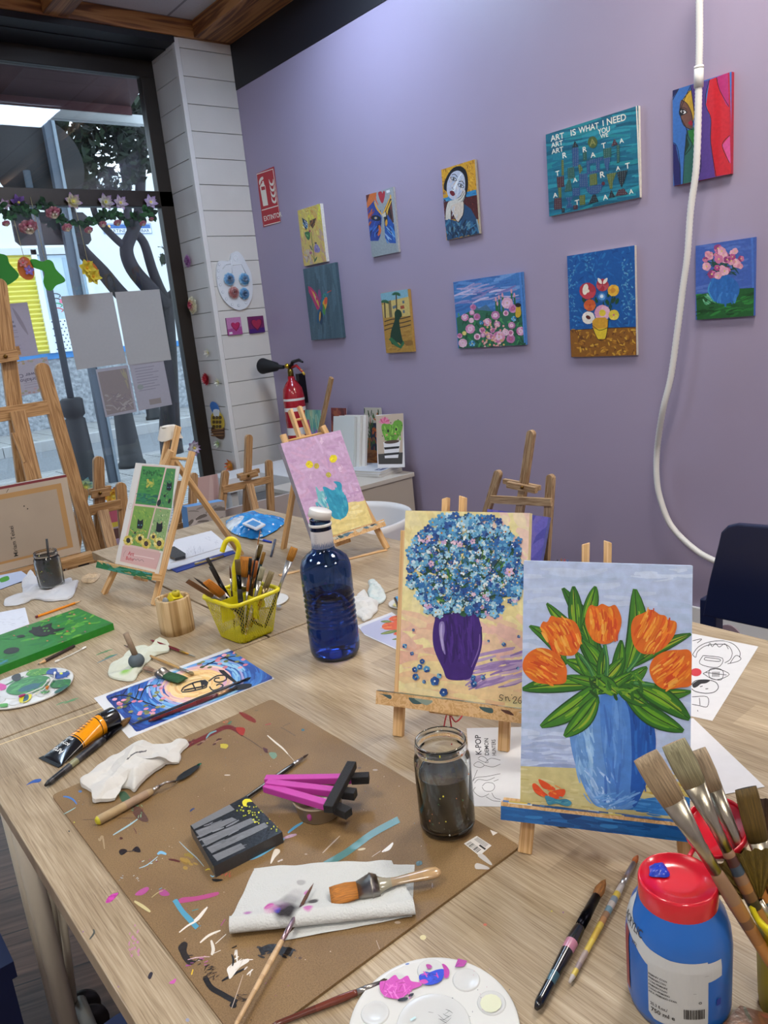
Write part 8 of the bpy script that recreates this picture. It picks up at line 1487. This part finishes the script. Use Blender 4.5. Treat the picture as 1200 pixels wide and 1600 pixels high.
# ---------------------------------------------------------------- palettes
def palette(label, P3, z_, wells, wr, dish, stains, th=.005, hole=None):
    cc, R_ = circ3(*P3) if len(P3) == 3 else P3; t = thing('paint_palette', label, 'palette', (cc.x, cc.y, ZT)); cc = V((cc.x, cc.y, z_))
    m = M().lathe([(0, 0), (R_-.004, 0), (R_-.0005, .002), (R_, .004), (R_-.001, th), (R_-.004, th-.0004), (0, th-.0004)], 72, '#cfd0ce', o=cc)
    def bowl(p, r_): m.lathe([(r_+.0014, 0), (r_+.0008, .0012), (r_, .0014), (r_*.8, .0006), (r_*.4, .0002), (0, .0001)], 28, '#c6c8c8', o=V((p.x, p.y, z_+th-.0004)))
    for w_ in wells: bowl(w_, wr)
    bowl(cc, dish); m.obj('palette_plate', vc('white palette plastic', .22), parent=t)
    a = Art(hframe(z_+th, cc), None, rnd=12, step=3e-6, z0=.0013); a.p = V((cc.x, cc.y, z_+th)); stains(a); a.obj('dried_paint', m_wet(), a.mw, t, label='patches of wet and dried paint')
    return t, cc, R_
zp = ZT+.0005; W5 = [onz(x, y, zp+.005) for x, y in ((586, 1583), (618.5, 1538), (673, 1516), (728.5, 1531), (768, 1567))]; P3 = [onz(x, y, zp+.005) for x, y in ((690, 1495), (547, 1592), (812, 1596))]; cc0 = circ3(*P3)[0]; W5 += [V((2*cc0.x-w_.x, 2*cc0.y-w_.y, 0)) for w_ in W5]
def st1(a):
    a.view(540, 1480, 4.138); mg = '#c03ca4'; a.smooth([(225, 230), (270, 220), (320, 185), (350, 215), (400, 190), (425, 225), (480, 235), (490, 255), (430, 280), (400, 310), (340, 340), (270, 330), (235, 305), (222, 270)], mg); dabs(a, 26, 245, 225, 420, 320, 60, 9, ['#cf52b4', '#b0308f', '#d868c0', '#a82a88'], 60, 80)
    a.smooth([(520, 120), (545, 118), (560, 135), (535, 148)], '#a83a90'); a.smooth([(480, 185), (540, 170), (600, 150), (640, 155), (625, 215), (580, 245), (520, 250), (482, 225)], '#1c3cc0'); dabs(a, 14, 490, 170, 620, 235, 40, 9, ['#2848d0', '#1830a0', '#c03ca4'], 20, 60); a.smooth([(625, 115), (650, 125), (672, 160), (665, 200), (640, 205), (635, 150)], '#b03498'); a.smooth([(478, 225), (515, 215), (535, 235), (500, 245)], mg); a.poly([(728, 80), (788, 95), (765, 132), (706, 136)], '#a83a94'); a.stroke([(708, 136), (735, 110)], 5, '#3c3080')
    a.smooth([(340, 355), (350, 338), (400, 332), (395, 350)], '#17171a'); a.smooth([(405, 325), (420, 308), (442, 306), (430, 325)], '#17171a'); dabs(a, 9, 530, 420, 680, 490, 60, 3, ['#2a2a2e', '#4a4a50'], 10, 50); a.blob(940, 370, 70, 60, 0, '#cfd2b8'); a.blob(400, 116, 14, 4, -10, '#2a50a0'); dabs(a, 14, 660, 85, 1090, 460, 10, 5, ['#8a7a8a', '#b89aa0', '#4a4a60'], 40, 60); a.stroke([(420, 480), (455, 460)], 26, '#b8d4d8')
palette('round white ten-well palette with magenta and blue paint, cut by the bottom photo edge', P3, zp, W5, .0125, .034, st1)
P3 = [onz(x, y, zp+.005) for x, y in ((114.7, 1054), (83, 1042.5), (17, 1106))]; cc0, R0 = circ3(*P3); W8 = [V((cc0.x+.73*R0*math.cos(k*.785+.3), cc0.y+.73*R0*math.sin(k*.785+.3), 0)) for k in range(8)]
def st2(a):
    a.view(0, 930, 6.0); a.smooth([(60, 910), (100, 840), (200, 790), (330, 760), (440, 765), (470, 800), (400, 870), (280, 920), (150, 940)], '#2a7a3c'); dabs(a, 40, 90, 780, 440, 915, 110, 12, ['#3a8a44', '#226a3a', '#4a9a50', '#1f5f5a', '#5aa05a'], -18, 12); a.smooth([(170, 900), (230, 860), (330, 830), (380, 850), (300, 890), (210, 910)], '#1f5a6a')
    a.smooth([(245, 745), (300, 705), (400, 690), (470, 690), (450, 730), (380, 755), (280, 765)], '#3f8a28'); dabs(a, 30, 260, 700, 450, 750, 26, 7, ['#5aa030', '#2f7a24', '#8ab848'], -10, 40); a.smooth([(440, 720), (480, 695), (530, 695), (550, 730), (640, 725), (650, 750), (590, 780), (530, 790), (500, 750), (440, 745)], '#1f4a9a'); dabs(a, 16, 450, 700, 640, 780, 30, 8, ['#2a5ab0', '#1c6a5a', '#16347a'], 20, 50); a.blob(575, 740, 16, 10, 0, '#c8d030')
    a.smooth([(470, 850), (520, 805), (600, 795), (660, 795), (655, 840), (590, 870), (500, 875)], '#236a38'); dabs(a, 16, 490, 800, 650, 865, 40, 8, ['#1f5a48', '#2f8a3c'], -10, 40); a.smooth([(110, 770), (150, 745), (190, 745), (195, 795), (150, 815), (120, 800)], '#17171c'); a.smooth([(-20, 830), (20, 835), (60, 855), (50, 885), (0, 900), (-30, 870)], '#c83a98'); a.smooth([(180, 985), (205, 945), (260, 935), (300, 940), (280, 985), (240, 1010), (190, 1012)], '#d8d024'); a.smooth([(240, 940), (270, 945), (265, 985), (220, 1005), (225, 970)], '#1f5a6a')
    a.smooth([(510, 915), (560, 880), (630, 845), (640, 860), (580, 905), (530, 925)], '#1f5a50'); a.smooth([(0, 1030), (70, 1020), (70, 1050), (10, 1056)], '#4a9a3c'); dabs(a, 20, 340, 880, 450, 930, 26, 7, ['#4a9a4c', '#d8d8b0', '#3a7a4a'], -20, 40); a.blob(440, 868, 14, 12, 0, '#c8782a')
palette('round white palette thick with green and blue paint, beside the green canvas', P3, zp, W8, .016, .05, st2)
P3 = (onz(420, 940, zp), .05); palette('small white palette peeping out behind the yellow basket', P3, zp, [], .01, .02, lambda a: a.view(0, 0, 1).blob(436, 948, 4, 2, 0, '#8a8c90'))
P3 = (onz(630, 944, zp), .035); palette('small white palette with blue and yellow paint behind the forget-me-not canvas', P3, zp, [], .01, .02, lambda a: (a.view(540, 880, 6.67), a.blob(540, 375, 34, 24, 0, '#2f8ac0', 10, .2), a.blob(525, 440, 32, 22, 0, '#d8cf88', 10, .15)))
def swab(label, pts, c0, c1, z_): 
    P = [onz(x, y, z_) for x, y in pts]; t = thing('cotton_swab', label, 'cotton swab', P[0]); M().tube(P, .0012, 8, '#dcdcda').obj('stick', m_plastic(), parent=t)
    for p, q_, k in ((P[0], P[1], c0), (P[-1], P[-2], c1)): d = (q_-p).normalized(); M().tube([p-d*.004, p-d*.002, p+d*.005, p+d*.009], [.0012, .0026, .0026, .0012], 10, k).obj('cotton_tip', m_fab(), parent=t)
F6 = lambda x, y: (x/6, 930+y/6)
swab('straight white cotton swab on the table by the two-tone pencil', [F6(530, 620), F6(660, 560), F6(795, 492)], '#e4e4e2', '#e4e4e2', ZT+.003); swab('bent cotton swab with a magenta tip on the green palette', [F6(195, 945), F6(300, 905), F6(400, 860), F6(455, 795)], '#a83a78', '#e0e0dc', ZT+.010); swab('bent cotton swab with an orange tip on the green palette', [F6(442, 868), F6(480, 810), F6(510, 770), F6(514, 728)], '#c8782a', '#e0e0dc', ZT+.010)
def pencil(label, a_, b_, r_, cols, tipc, seed=0):
    p, q_ = onz(*a_, ZT+r_), onz(*b_, ZT+r_); d = q_-p; L_ = d.length; u_ = d/L_; t = thing('pencil', label, 'pencil', p); M().tube([p, p+u_*.006, p+u_*.0065, q_-u_*.02], r_, 6, [cols[0], cols[1], cols[1]], sm=False).obj('barrel', m_gloss(), parent=t); M().tube([q_-u_*.02, q_-u_*.005, q_], [r_*.98, r_*.3, r_*.05], 8, ['#d0a878', tipc]).obj('sharpened_tip', m_matte(), parent=t)
pencil('orange pencil lying behind the green canvas', F6(332, 205), F6(765, 52), .0036, ['#6a2430', '#e08a1c'], '#4a2a30'); pencil('black and maroon pencil in front of the green canvas', F6(695, 475), F6(350, 652), .004, ['#1c1c20', '#2c181c'], '#2a2a2c')
# ---------------------------------------------------------------- green canvas lying flat
def gcv(a):
    a.view(0, 930, 6.0); dabs(a, 150, -500, 130, 1040, 800, 150, 18, ['#1f7a2c', '#2f8a2c', '#187034', '#45982c', '#246a2c', '#2a8040'], -20, 14); dabs(a, 30, 350, 160, 950, 420, 80, 16, ['#4f9a2c', '#62a834'], -20, 20); dabs(a, 10, -100, 600, 150, 680, 90, 10, ['#2a7a8a', '#1f6a70'], -20, 10)
    a.poly([(272, 350), (270, 335), (300, 325), (300, 300), (340, 300), (380, 285), (384, 300), (440, 275), (488, 262), (482, 300), (510, 322), (560, 312), (612, 305), (590, 325), (545, 340), (500, 352), (528, 360), (522, 370), (470, 368), (440, 384), (370, 390), (320, 378), (300, 360)], '#101312')
    for x, y in ((410, 312), (440, 312), (420, 338), (455, 336)): a.blob(x, y, 13, 7, -15, '#3f8a2c')
    a.blob(195, 387, 42, 14, -6, '#17211c'); a.blob(108, 522, 78, 30, -10, '#1a2420')
    for x, y in ((655, 172), (695, 182), (652, 228), (690, 313), (580, 395), (455, 236), (262, 298), (133, 380), (630, 340), (800, 344), (550, 290), (840, 265), (445, 430), (308, 412), (588, 440), (800, 220)): a.blob(x, y, 11, 6, 0, a.r.choice(['#b0604a', '#a86a5a', '#c07a30', '#8a6a70']), 7, .3)
sheet('green_canvas', 'bright green canvas with a black cat lying flat on the table', [(121.7, 950), (176.7, 973.7), (-90, 1076), (-120, 1033)], ZT, .017, '#237a2c', gcv, cat='painting', mat=m_paint(), side='#1f8024', step=3e-6)
sheet('sketch_sheet', 'white sheet with faint pencil lines behind the green canvas', [(-60, 968), F6(235, 115), F6(275, 270), (-50, 1010)], ZT, .0004, '#d2d6e0', lambda a: (a.view(0, 930, 6.0), dabs(a, 14, 10, 200, 240, 290, 50, 1.6, ['#9a9ca8'], -8, 20)))
sheet('painted_sheet', 'blue-grey sheet with a green patch at the far table edge', [(-30, 905), (33, 892), (42, 898), (40, 906), (-20, 928)], ZT, .002, '#a8b2c8', lambda a: (a.view(0, 0, 1), a.smooth([(0, 904), (12, 900), (14, 906), (2, 910)], '#3f8a2c')), side='#2a3040')
p = onz(141, 905, ZT); crumple('bead_packet', 'small clear packet of beige beads near the poster easel', [(127, 908), (130, 901), (143, 896), (156, 898), (153, 906), (146, 911), (133, 912)], ZT, .012, '#c0a888', 5, na=80, nr=16, cat='packet', mat=vc('crinkled film', .15, var=.2, vscale=200))
# ---------------------------------------------------------------- lamp print with brushes
def lamp(a):
    a.view(130, 980, 3.75); fr_ = [(135, 408), (880, 140), (1105, 297), (315, 608)]; a.poly(fr_, '#2f62b4'); L = lambda s_, t_: ((135+(880-135)*s_)*(1-t_)+(315+(1105-315)*s_)*t_, (408+(140-408)*s_)*(1-t_)+(608+(297-608)*s_)*t_)
    a.poly([L(.58+.22*math.cos(t_*.2618), .47+.4*math.sin(t_*.2618)) for t_ in range(24)], '#ecca90')
    for k_ in range(740):
        rad = 1.35*(1-k_/760)**.6+.02; an = a.r.uniform(0, 6.283); d = rad; da = min(.5, .16/max(.1, rad)); P_ = []
        for e in (-1, -.3, .4, 1):
            s_, t_ = .58+math.cos(an+da*e)*rad/2.1, .47+math.sin(an+da*e)*rad/1.15; P_.append(L(min(1, max(0, s_)), min(1, max(0, t_))))
        col = a.r.choice(['#e8c07a', '#ecc98c', '#e4b478', '#f0d29c']) if d < .4 else a.r.choice(['#e0b0a8', '#d8a8c0', '#e8c8b0']) if d < .52 else a.r.choice(['#7ab0dc', '#5a98d4', '#8fc0e0', '#a8a0d0']) if d < .74 else a.r.choice(['#3a78c8', '#2c62b4', '#2550a0', '#4a88cc']) if d < 1.0 else a.r.choice(['#233f8c', '#2c4c9c', '#1f3478'])
        a.stroke(P_, 13, col, k=2)
    K = '#1c1c24'
    for p in ([(150, 420), (230, 400), (330, 430), (440, 470)], [(200, 480), (300, 430), (330, 340)], [(330, 430), (370, 350), (440, 345)], [(230, 400), (260, 360)], [(900, 170), (800, 190), (690, 240)], [(940, 215), (850, 190), (820, 160)]): a.stroke(p, 7, K)
    for _ in range(74):
        x, y = (a.r.uniform(170, 490), a.r.uniform(330, 540)) if a.r.random() < .72 else (a.r.uniform(680, 960), a.r.uniform(150, 245)); 
        if (y-408)-(x-135)*-.36 < 20 and x < 500: continue
        if x < 500 and (y-408) > (x-135)*1.05: continue
        a.leaf(x-15, y+3, x+15, y-4, a.r.uniform(11, 17), a.r.choice(['#d88aa0', '#e0a0b0', '#c8788f', '#6a7448', '#8a8a50', '#d890a8', '#55603c']))
    a.line([(575, 380), (590, 355), (640, 330), (690, 320), (725, 350), (690, 365), (620, 380), (578, 383)], 7, K)
    for p in ([(590, 372), (725, 345)], [(640, 330), (660, 372)], [(690, 312), (700, 362)], [(735, 320), (780, 290), (830, 285), (838, 310), (800, 325), (770, 318), (775, 303), (800, 300)], [(740, 350), (760, 372), (800, 362), (820, 345), (800, 335), (780, 345)]): a.stroke(spline(p, 3) if len(p) > 2 else p, 8, K, taper=False)
    a.poly([(680, 315), (715, 310), (735, 325), (728, 345), (700, 340)], K); a.poly([(792, 252), (825, 255), (915, 335), (900, 340), (806, 270)], K); a.smooth([(885, 350), (930, 335), (985, 335), (975, 358), (900, 372)], K)
LC = lambda x, y: (130+x/3.75, 980+y/3.75)
sheet('lamp_print', 'white-bordered print of a street lamp among pink blossoms, brushes lying on it', [LC(62, 415), LC(850, 125), LC(1120, 300), LC(268, 650)], ZT, .0005, '#d4d6da', lamp, step=1.2e-6, mat=m_print())
brush('maroon brush with a pale ferrule lying along the lamp print', Tq(*LC(382, 552), .005), Tq(*LC(905, 352), .005), 0, .0042, ['#5a1c22', '#6a242a', '#5a1c22'], '#b08a6a', '#1c1a1a', .0036, cut=(.77, .94))
brush('long thin charcoal brush lying above the maroon one on the print', Tq(*LC(285, 570), .004), Tq(*LC(984, 294), .004), 0, .0026, '#3a3c44', '#4a4a50', '#15151a', .0026, cut=(.86, .95))
brush('flat brush loaded with dark green paint on the lamp print', Tq(*LC(355, 235), .008), Tq(*LC(585, 312), .008), 0, .0062, ['#8a6f5c', '#7a6252', '#8f7a66'], '#8f8c88', '#174a20', .0135, 'varnish', cut=(.42, .6), wide=V((.55, .8, 0)))
brush('thin pale wooden brush passing under the tissue on to the print', Tq(*LC(240, 106), .005), Tq(*LC(650, 276), .006), 0, .003, ['#6a4a38', '#8a6a48', '#b08a54', '#b8945c'], '#a09c98', '#8a7a54', .004, cut=(.83, .95))
brush('dark red brush with a crooked gold ferrule beside the wooden cup', Tq(*LC(395, 75), .005), Tq(*LC(660, 174), .004), 0, .0032, ['#7a1c2a', '#6a1a26'], '#a8823c', '#8a8a80', .002, cut=(.68, .86))
X7 = lambda x, y: (160+x/7.06, 970+y/7.06); sg = [onz(*X7(270, 600), ZT), onz(*X7(370, 550), ZT)]
def cft(p):
    d = min((V((p.x, p.y, 0))-V((q_.x, q_.y, 0))).length/k for q_, k in ((sg[0], .011), (sg[1], .009))); return mix('#c8ccbc', '#7ab82c', max(0, min(.85, 1.4-d)))
crumple('stained_tissue', 'white tissue stained green and yellow under the sponge dauber', [X7(*p) for p in ((65, 560), (110, 470), (200, 460), (230, 400), (390, 300), (470, 285), (560, 300), (660, 260), (640, 200), (720, 235), (748, 300), (730, 350), (660, 370), (580, 400), (480, 490), (400, 600), (330, 672), (180, 665), (75, 630))], ZT, .016, '#c8ccbc', 11, cf=cft, na=180, nr=44, edge=.4)
s0 = onz(*X7(375, 440), ZT+.02); t = thing('sponge_dauber', 'grey-blue round sponge dauber with a short wooden handle on the stained tissue', 'dauber', (s0.x, s0.y, ZT)); M().ball(s0, (.0165, .0165, .0155), '#55626a', n=24, k=16).obj('sponge', m_fab(), parent=t); M().tube([s0+V((0, 0, .012)), s0+V((-.008, .01, .062))], [.0062, .006], 12, '#8a7660').obj('handle', vc('stained wood'), parent=t)
# ---------------------------------------------------------------- yellow acrylic tube and black brush
Y7 = lambda x, y: (60+x/7.5, 1080+y/7.5); e0, e1_ = onz(*Y7(55, 765), ZT), onz(*Y7(275, 885), ZT); k0 = (e0+e1_)/2; k1 = onz(*Y7(735, 395), ZT+.018); k1.z = ZT; ax = (k1-k0); TL_ = ax.length; ax.normalize(); sd = ax.cross(V((0, 0, 1))).normalized(); hw0 = (e1_-e0).length/2
t = thing('paint_tube', 'black and yellow-orange acrylic paint tube lying by the table corner', 'paint tube', k0)
def tsf(off): 
    def f(th, s_): w_ = hw0*.92+(.0185-hw0*.92)*min(1, s_*1.05); h_ = .0012+(.0185-.0012)*min(1, s_*1.1)**.8; return k0+ax*(s_*TL_)+sd*((w_+off)*math.cos(th))+V((0, 0, h_+(h_+off)*math.sin(th)))
    return f
f_ = tsf(0); OR = '#e8960c'; BLK = '#121215'; m = M(); m.grid(lambda u, v: f_(u*2*PI, v), 40, 60, cf=lambda u, v: BLK if v < .47 or .49 < v < .505 or .90 < v < .925 else OR); m.obj('tube_body', m_gloss(), parent=t)
m = M(); pr = [k0-ax*.007-sd*hw0, k0-ax*.007+sd*hw0, k0+ax*.002+sd*hw0*.95, k0+ax*.002-sd*hw0*.95]; m.add([p+V((0, 0, .0005)) for p in pr]+[p+V((0, 0, .002)) for p in pr], [(3, 2, 1, 0), (4, 5, 6, 7), (0, 1, 5, 4), (1, 2, 6, 5), (2, 3, 7, 6), (3, 0, 4, 7)], BLK); m.obj('crimp', m_gloss(), parent=t)
m = M(); m.lathe([(0, 0), (.019, 0), (.0192, .002), (.0192, .026), (.018, .029), (0, .029)], 40, BLK, o=k1+V((0, 0, .0193)), R=Matrix((V((0, 0, 1)), sd*-1, ax)).transposed() if Matrix((V((0, 0, 1)), sd*-1, ax)).determinant() > 0 else Matrix((V((0, 0, 1)), sd, ax)).transposed()); m.obj('cap', m_gloss(), parent=t, label='black flip cap')
fo = tsf(.0004); m = M(); tf = lambda cen: (lambda u, v: fo(PI/2+.25+(u-cen)/.019, max(0, .0+v)))
def tt(s_, str_, h_, su=1):
    vs, fs = text_mesh(str_); k = h_/.72; w_ = max(p[0] for p in vs)*k*su; m.add([fo(PI/2+.3+(p[0]*k*su-w_/2)/-.019*-1, s_-p[1]*k/TL_) for p in vs], fs, '#d8d8d6')
tt(.2, 'Artix', .0085); tt(.33, 'acrylic', .0066); tt(.43, 'studio', .0055); col_ = '#2a1c08'
for i in range(6):
    for j in range(9): s_ = .56+i*.055; th = PI/2-.1+j*.1; m.add([fo(th, s_), fo(th+.075, s_), fo(th+.075, s_+.016), fo(th, s_+.016)], [(0, 1, 2, 3)], col_)
m.obj('lettering', m_print(), parent=t)
brush('black spattered brush lying along the yellow paint tube', Tq(*Y7(80, 1105), .006), Tq(*Y7(1085, 305), .007), 0, .0062, ['#121217', '#15151a', '#15151a', '#8a8a6a', '#17171c', '#15151a', '#1c1c22', '#15151a'], '#1a1a1f', '#6a4a1c', .0062, cut=(.66, .86), tipdark='#17130f', spl=['#15151a', '#2a2a2e', '#15151a', '#3a3a3e'])
# ---------------------------------------------------------------- papers by the big easels
P2 = lambda x, y: (620+x/3.158, 1080+y/3.158)
def kpop(a):
    a.view(620, 1110, 6.669); K = '#26262a'; D = ((-.04, -1), (-1, .02)); a.text('K-POP', 882, 465, 62, K, dirs=D, sx=.86); a.text('DEMON', 960, 470, 44, K, dirs=D, sx=.82); a.text('HUNTERS', 1034, 472, 42, K, dirs=D, sx=.66)
    for p in ([(845, 500), (880, 478), (930, 500), (950, 545), (900, 535), (850, 510)], [(805, 560), (850, 535), (910, 570), (870, 597), (810, 580), (805, 560)], [(920, 545), (980, 500), (1080, 520)], [(910, 572), (1000, 590), (1080, 560)], [(790, 740), (830, 700), (930, 690), (1080, 660)], [(810, 760), (850, 720), (940, 730), (1020, 700)], [(820, 800), (800, 840), (850, 890), (900, 900), (960, 870)], [(890, 790), (930, 755), (1000, 760), (1020, 800), (990, 840), (920, 840), (888, 800)], [(930, 900), (1000, 940), (1080, 950)], [(990, 860), (1020, 910), (1080, 930)], [(1010, 740), (1060, 720)], [(840, 620), (790, 740)]): a.line(p, 4.5, K)
sheet('colouring_sheet', 'colouring sheet lettered KPOP DEMON HUNTERS with braided hair outlines under the big easels', [P2(345, 182), P2(900, 170), (905, 1215), P2(650, 572), P2(370, 567)], ZT, .0005, '#d0d1d3', kpop, step=4e-6)
def pieces(a):
    a.view(980, 800, 3.477); K = '#1c1c20'
    for p in ([(355, 775), (385, 735), (440, 708), (520, 700), (580, 720), (612, 760), (610, 790)], [(355, 775), (372, 790), (382, 760), (420, 730), (470, 720), (540, 722), (570, 760), (560, 800), (530, 820)], [(440, 730), (450, 712), (462, 732), (480, 714), (500, 734), (530, 716), (550, 745)], [(560, 820), (590, 780), (618, 795), (600, 812), (545, 825)], [(412, 780), (518, 795), (490, 845), (395, 825), (412, 780)], [(425, 790), (500, 800), (497, 812), (422, 804), (425, 790)], [(412, 878), (480, 852), (555, 882), (480, 912), (412, 878)], [(445, 865), (450, 900), (510, 912), (522, 870), (500, 852), (455, 852), (445, 865)], [(425, 872), (540, 886)], [(352, 1005), (435, 1005), (435, 1058), (390, 1052), (352, 1045)], [(392, 1010), (396, 1050)], [(355, 700), (405, 690), (380, 712)], [(382, 1076), (384, 1084)]): a.line(p, 3.4, K)
    for k in range(6): a.line([(465+k*7, 868), (463+k*7, 896)], 3.2, K)
    a.blob(374, 871, 30, 22, 0, '#c0303c', 16); a.line([(345, 945), (370, 918), (430, 912), (480, 925), (495, 955), (470, 980), (420, 985), (370, 975), (350, 960)], 4, K); a.smooth([(355, 935), (390, 915), (450, 914), (430, 930), (400, 935), (380, 950), (360, 955)], K); a.line([(395, 950), (410, 946)], 4, K); a.line([(425, 962), (440, 960)], 4, K)
sheet('cutout_sheet', 'colouring sheet of small cut-out shapes with a red disc, beyond the tulip canvas', [(1040, 980), (1083, 990), (1185, 1010), (1113, 1126), (1040, 1110)], ZT, .0005, '#d2d2d4', pieces, step=5e-6)
sheet('blank_sheet', 'plain white sheet lying behind the tulip easel', [(900, 1150), (1083, 1122), (1195, 1229), (1083, 1250), (985, 1270)], ZT+.0007, .0005, '#d4d4d8')
sheet('blank_sheet', 'white sheet corner poking out under the tulip easel tray', [(790, 1262), (815, 1250), (960, 1240), (985, 1285), (877, 1292)], ZT+.0014, .0005, '#cfcfd2')
# ---------------------------------------------------------------- tissues, tulip print, ruler
S6 = lambda x, y: (540+x/6.67, 880+y/6.67)
crumple('crumpled_tissue', 'crumpled white tissue right beside the blue bottle', [S6(*p) for p in ((60, 380), (120, 360), (190, 290), (240, 370), (330, 410), (340, 480), (300, 540), (200, 612), (130, 560), (80, 500))], ZT, .022, '#c8c8c6', 17, na=150, nr=40)
crumple('crumpled_tissue', 'blue-tinged crumpled tissue behind the white one', [S6(*p) for p in ((240, 350), (250, 250), (245, 200), (300, 190), (350, 250), (410, 330), (415, 380), (350, 435), (280, 400))], ZT, .026, '#c8d6d8', 19, na=150, nr=40, cf=lambda p: mix('#c6cac8', '#7ab0b8', .5*max(0, noise.noise(p*55))+.1))
def tul(a):
    a.view(540, 880, 6.67); a.poly([(170, 660), (470, 540), (740, 700), (700, 1000), (540, 895), (140, 710)], '#b4b8d4'); OG = ['#e0622c', '#d8502c', '#e88a3c']
    for p, l_ in (([(455, 575), (500, 550), (600, 545), (600, 610), (520, 612), (470, 600)], 0), ([(380, 650), (430, 620), (560, 612), (600, 640), (560, 690), (430, 695), (390, 680)], 0), ([(505, 720), (560, 705), (640, 720), (640, 780), (560, 765)], 0)): a.smooth(p, '#df5e2c'); dabs(a, 12, p[0][0]+10, p[0][1]-20, p[0][0]+110, p[0][1]+30, 70, 8, OG, -5, 10)
    for l_ in ((365, 608, 480, 610, 26), (365, 738, 560, 700, 34), (485, 797, 600, 780, 20)): a.leaf(*l_, '#5a7a3c', hi=['#a8a850'])
sheet('tulip_print', 'print of orange tulips half under the forget-me-not easel', [S6(120, 650), S6(480, 510), S6(760, 700), S6(540, 905), S6(200, 750)], ZT, .0008, '#d2d4da', tul, step=4e-6, side='#8a8a90', mat=m_print())
p0, p1 = onz(617, 935, ZT+.02), onz(640, 990, ZT+.004); M().tube([p0, p0+(p1-p0)*.3, p1], [.003, .004, .003], 10, '#141418').obj('paint_brush', m_gloss(), label='black brush handle end showing behind the forget-me-not easel', cat='paint brush', org=p1)
a_, b_ = onz(436, 899, ZT+.002), onz(604, 859, ZT+.002); bar('ruler', a_, b_, .014, .003, m_pale(), None, up=(0, 0, 1)); props(bpy.data.objects['ruler'], 'thin wooden ruler lying under the pink canvas easel', 'ruler')
# ---------------------------------------------------------------- clipboard, phone, pens, wipes
C6 = lambda x, y: (240+x/6, 820+y/6); t = thing('clipboard', 'blue clipboard with a metal clip under a stack of drawings', 'clipboard', onz(*C6(450, 250), ZT))
P = [onz(*C6(*p), ZT+.003) for p in ((130, 395), (215, 442), (765, 262), (560, 70), (190, 150))]; M().prism([(p.x, p.y) for p in P], ZT, ZT+.003, '#1c3a94').obj('board', m_plastic(), parent=t)
a_, b_ = onz(*C6(385, 368), ZT+.009), onz(*C6(655, 292), ZT+.009); M().tube([a_, b_], .0035, 10, '#c8b88a').obj('clip', m_metal(), parent=t)
for i, (q, lb) in enumerate((([(125, 412), (140, 418), (700, 245), (745, 235), (545, 60), (180, 160)], 'lower white sheet on the clipboard'), ([(150, 320), (160, 355), (650, 205), (690, 180), (540, 55), (200, 140)], 'top drawing sheet on the clipboard with small pencil strokes'))):
    sheet('drawing_sheet', lb, [C6(*p) for p in q], ZT+.0034+i*.0026, .0022, '#d2d3d8', (lambda a: (a.view(240, 820, 6.0), dabs(a, 26, 310, 205, 470, 275, 30, 1.8, ['#77788a'], 85, 16), dabs(a, 8, 490, 110, 600, 210, 30, 2, ['#9a9aa8'], 50, 30))) if i else None)
q = [C6(170, 208), C6(192, 200), C6(300, 268), C6(296, 290), C6(200, 312), C6(150, 290)]; sheet('phone', 'black phone lying on the clipboard drawings', q, ZT+.0085, .009, '#15161a', None, cat='phone', mat=m_gloss())
def pen(label, a_, b_, cols): p, q_ = onz(*a_, ZT+.0035), onz(*b_, ZT+.0035); M().tube([p, p+(q_-p)*.7, p+(q_-p)*.72, q_], [.0032, .0034, .0042, .0036], 10, cols).obj('pen', m_plastic(), label=label, cat='pen', org=p)
pen('clear pen with a blue cap beside the wipes', C6(860, 105), C6(1102, 162), ['#b8bcc4', '#1c3aa8', '#1c3aa8']); pen('slim grey pen beside the blue-capped pen', C6(1100, 296), C6(1140, 140), ['#4a5262', '#4a5262', '#4a5262'])
W8_ = lambda x, y: (340+x/8.571, 780+y/8.571); q = [W8_(*p) for p in ((105, 275), (160, 235), (300, 200), (480, 152), (640, 222), (760, 235), (890, 245), (885, 300), (780, 390), (620, 470), (480, 505), (300, 470), (190, 420), (110, 350))]; P = [onz(x, y, ZT+.012) for x, y in q]; cc1 = sum(P, V((0, 0, 0)))/len(P); t = thing('wipes_packet', 'blue and white packet of wet wipes in clear film at the far table', 'wipes packet', (cc1.x, cc1.y, ZT)); n = len(P)
def wf(u, v):
    f = u*n; i = int(f) % n; e = P[i]*(1-(f-int(f)))+P[(i+1) % n]*(f-int(f)); p = cc1+(e-cc1)*min(1, v*1.02); q_ = cc1.x*0+.036*(1-v**2.2)+.004*noise.noise(p*70); p = p.copy(); p.z = ZT+.004+max(0, q_); return p
Lf = onz(*W8_(150, 330), ZT+.02)
def wc(u, v):
    p = wf(u, v); d = (V((p.x, p.y, 0))-V((Lf.x, Lf.y, 0))).length; s_ = noise.noise(p*45+V((3, 0, 0))); return mix('#b8c0cc', '#d8dce0', .5+s_) if d < .055 else ('#dfe4e8' if noise.noise(p*60) > .5 else mix('#1f7ac4', '#2f92d4', .5+s_))
M().grid(wf, 100, 24, cf=wc).obj('film', vc('glossy film', .18, bumps=(60, .4, .003)), parent=t)
lq = [onz(*W8_(*p), ZT+.042) for p in ((330, 320), (470, 250), (640, 330), (520, 400))]; l0_ = sum(lq, V((0, 0, 0)))/4; m = M().prism([(l0_.x+(p.x-l0_.x), l0_.y+(p.y-l0_.y)) for p in lq], ZT+.036, ZT+.0415, '#d4dae0').prism([(l0_.x+(p.x-l0_.x)*.62, l0_.y+(p.y-l0_.y)*.62) for p in lq], ZT+.0415, ZT+.0425, '#3a8ac8'); m.obj('lid', m_plastic(), parent=t, bevel=.003)
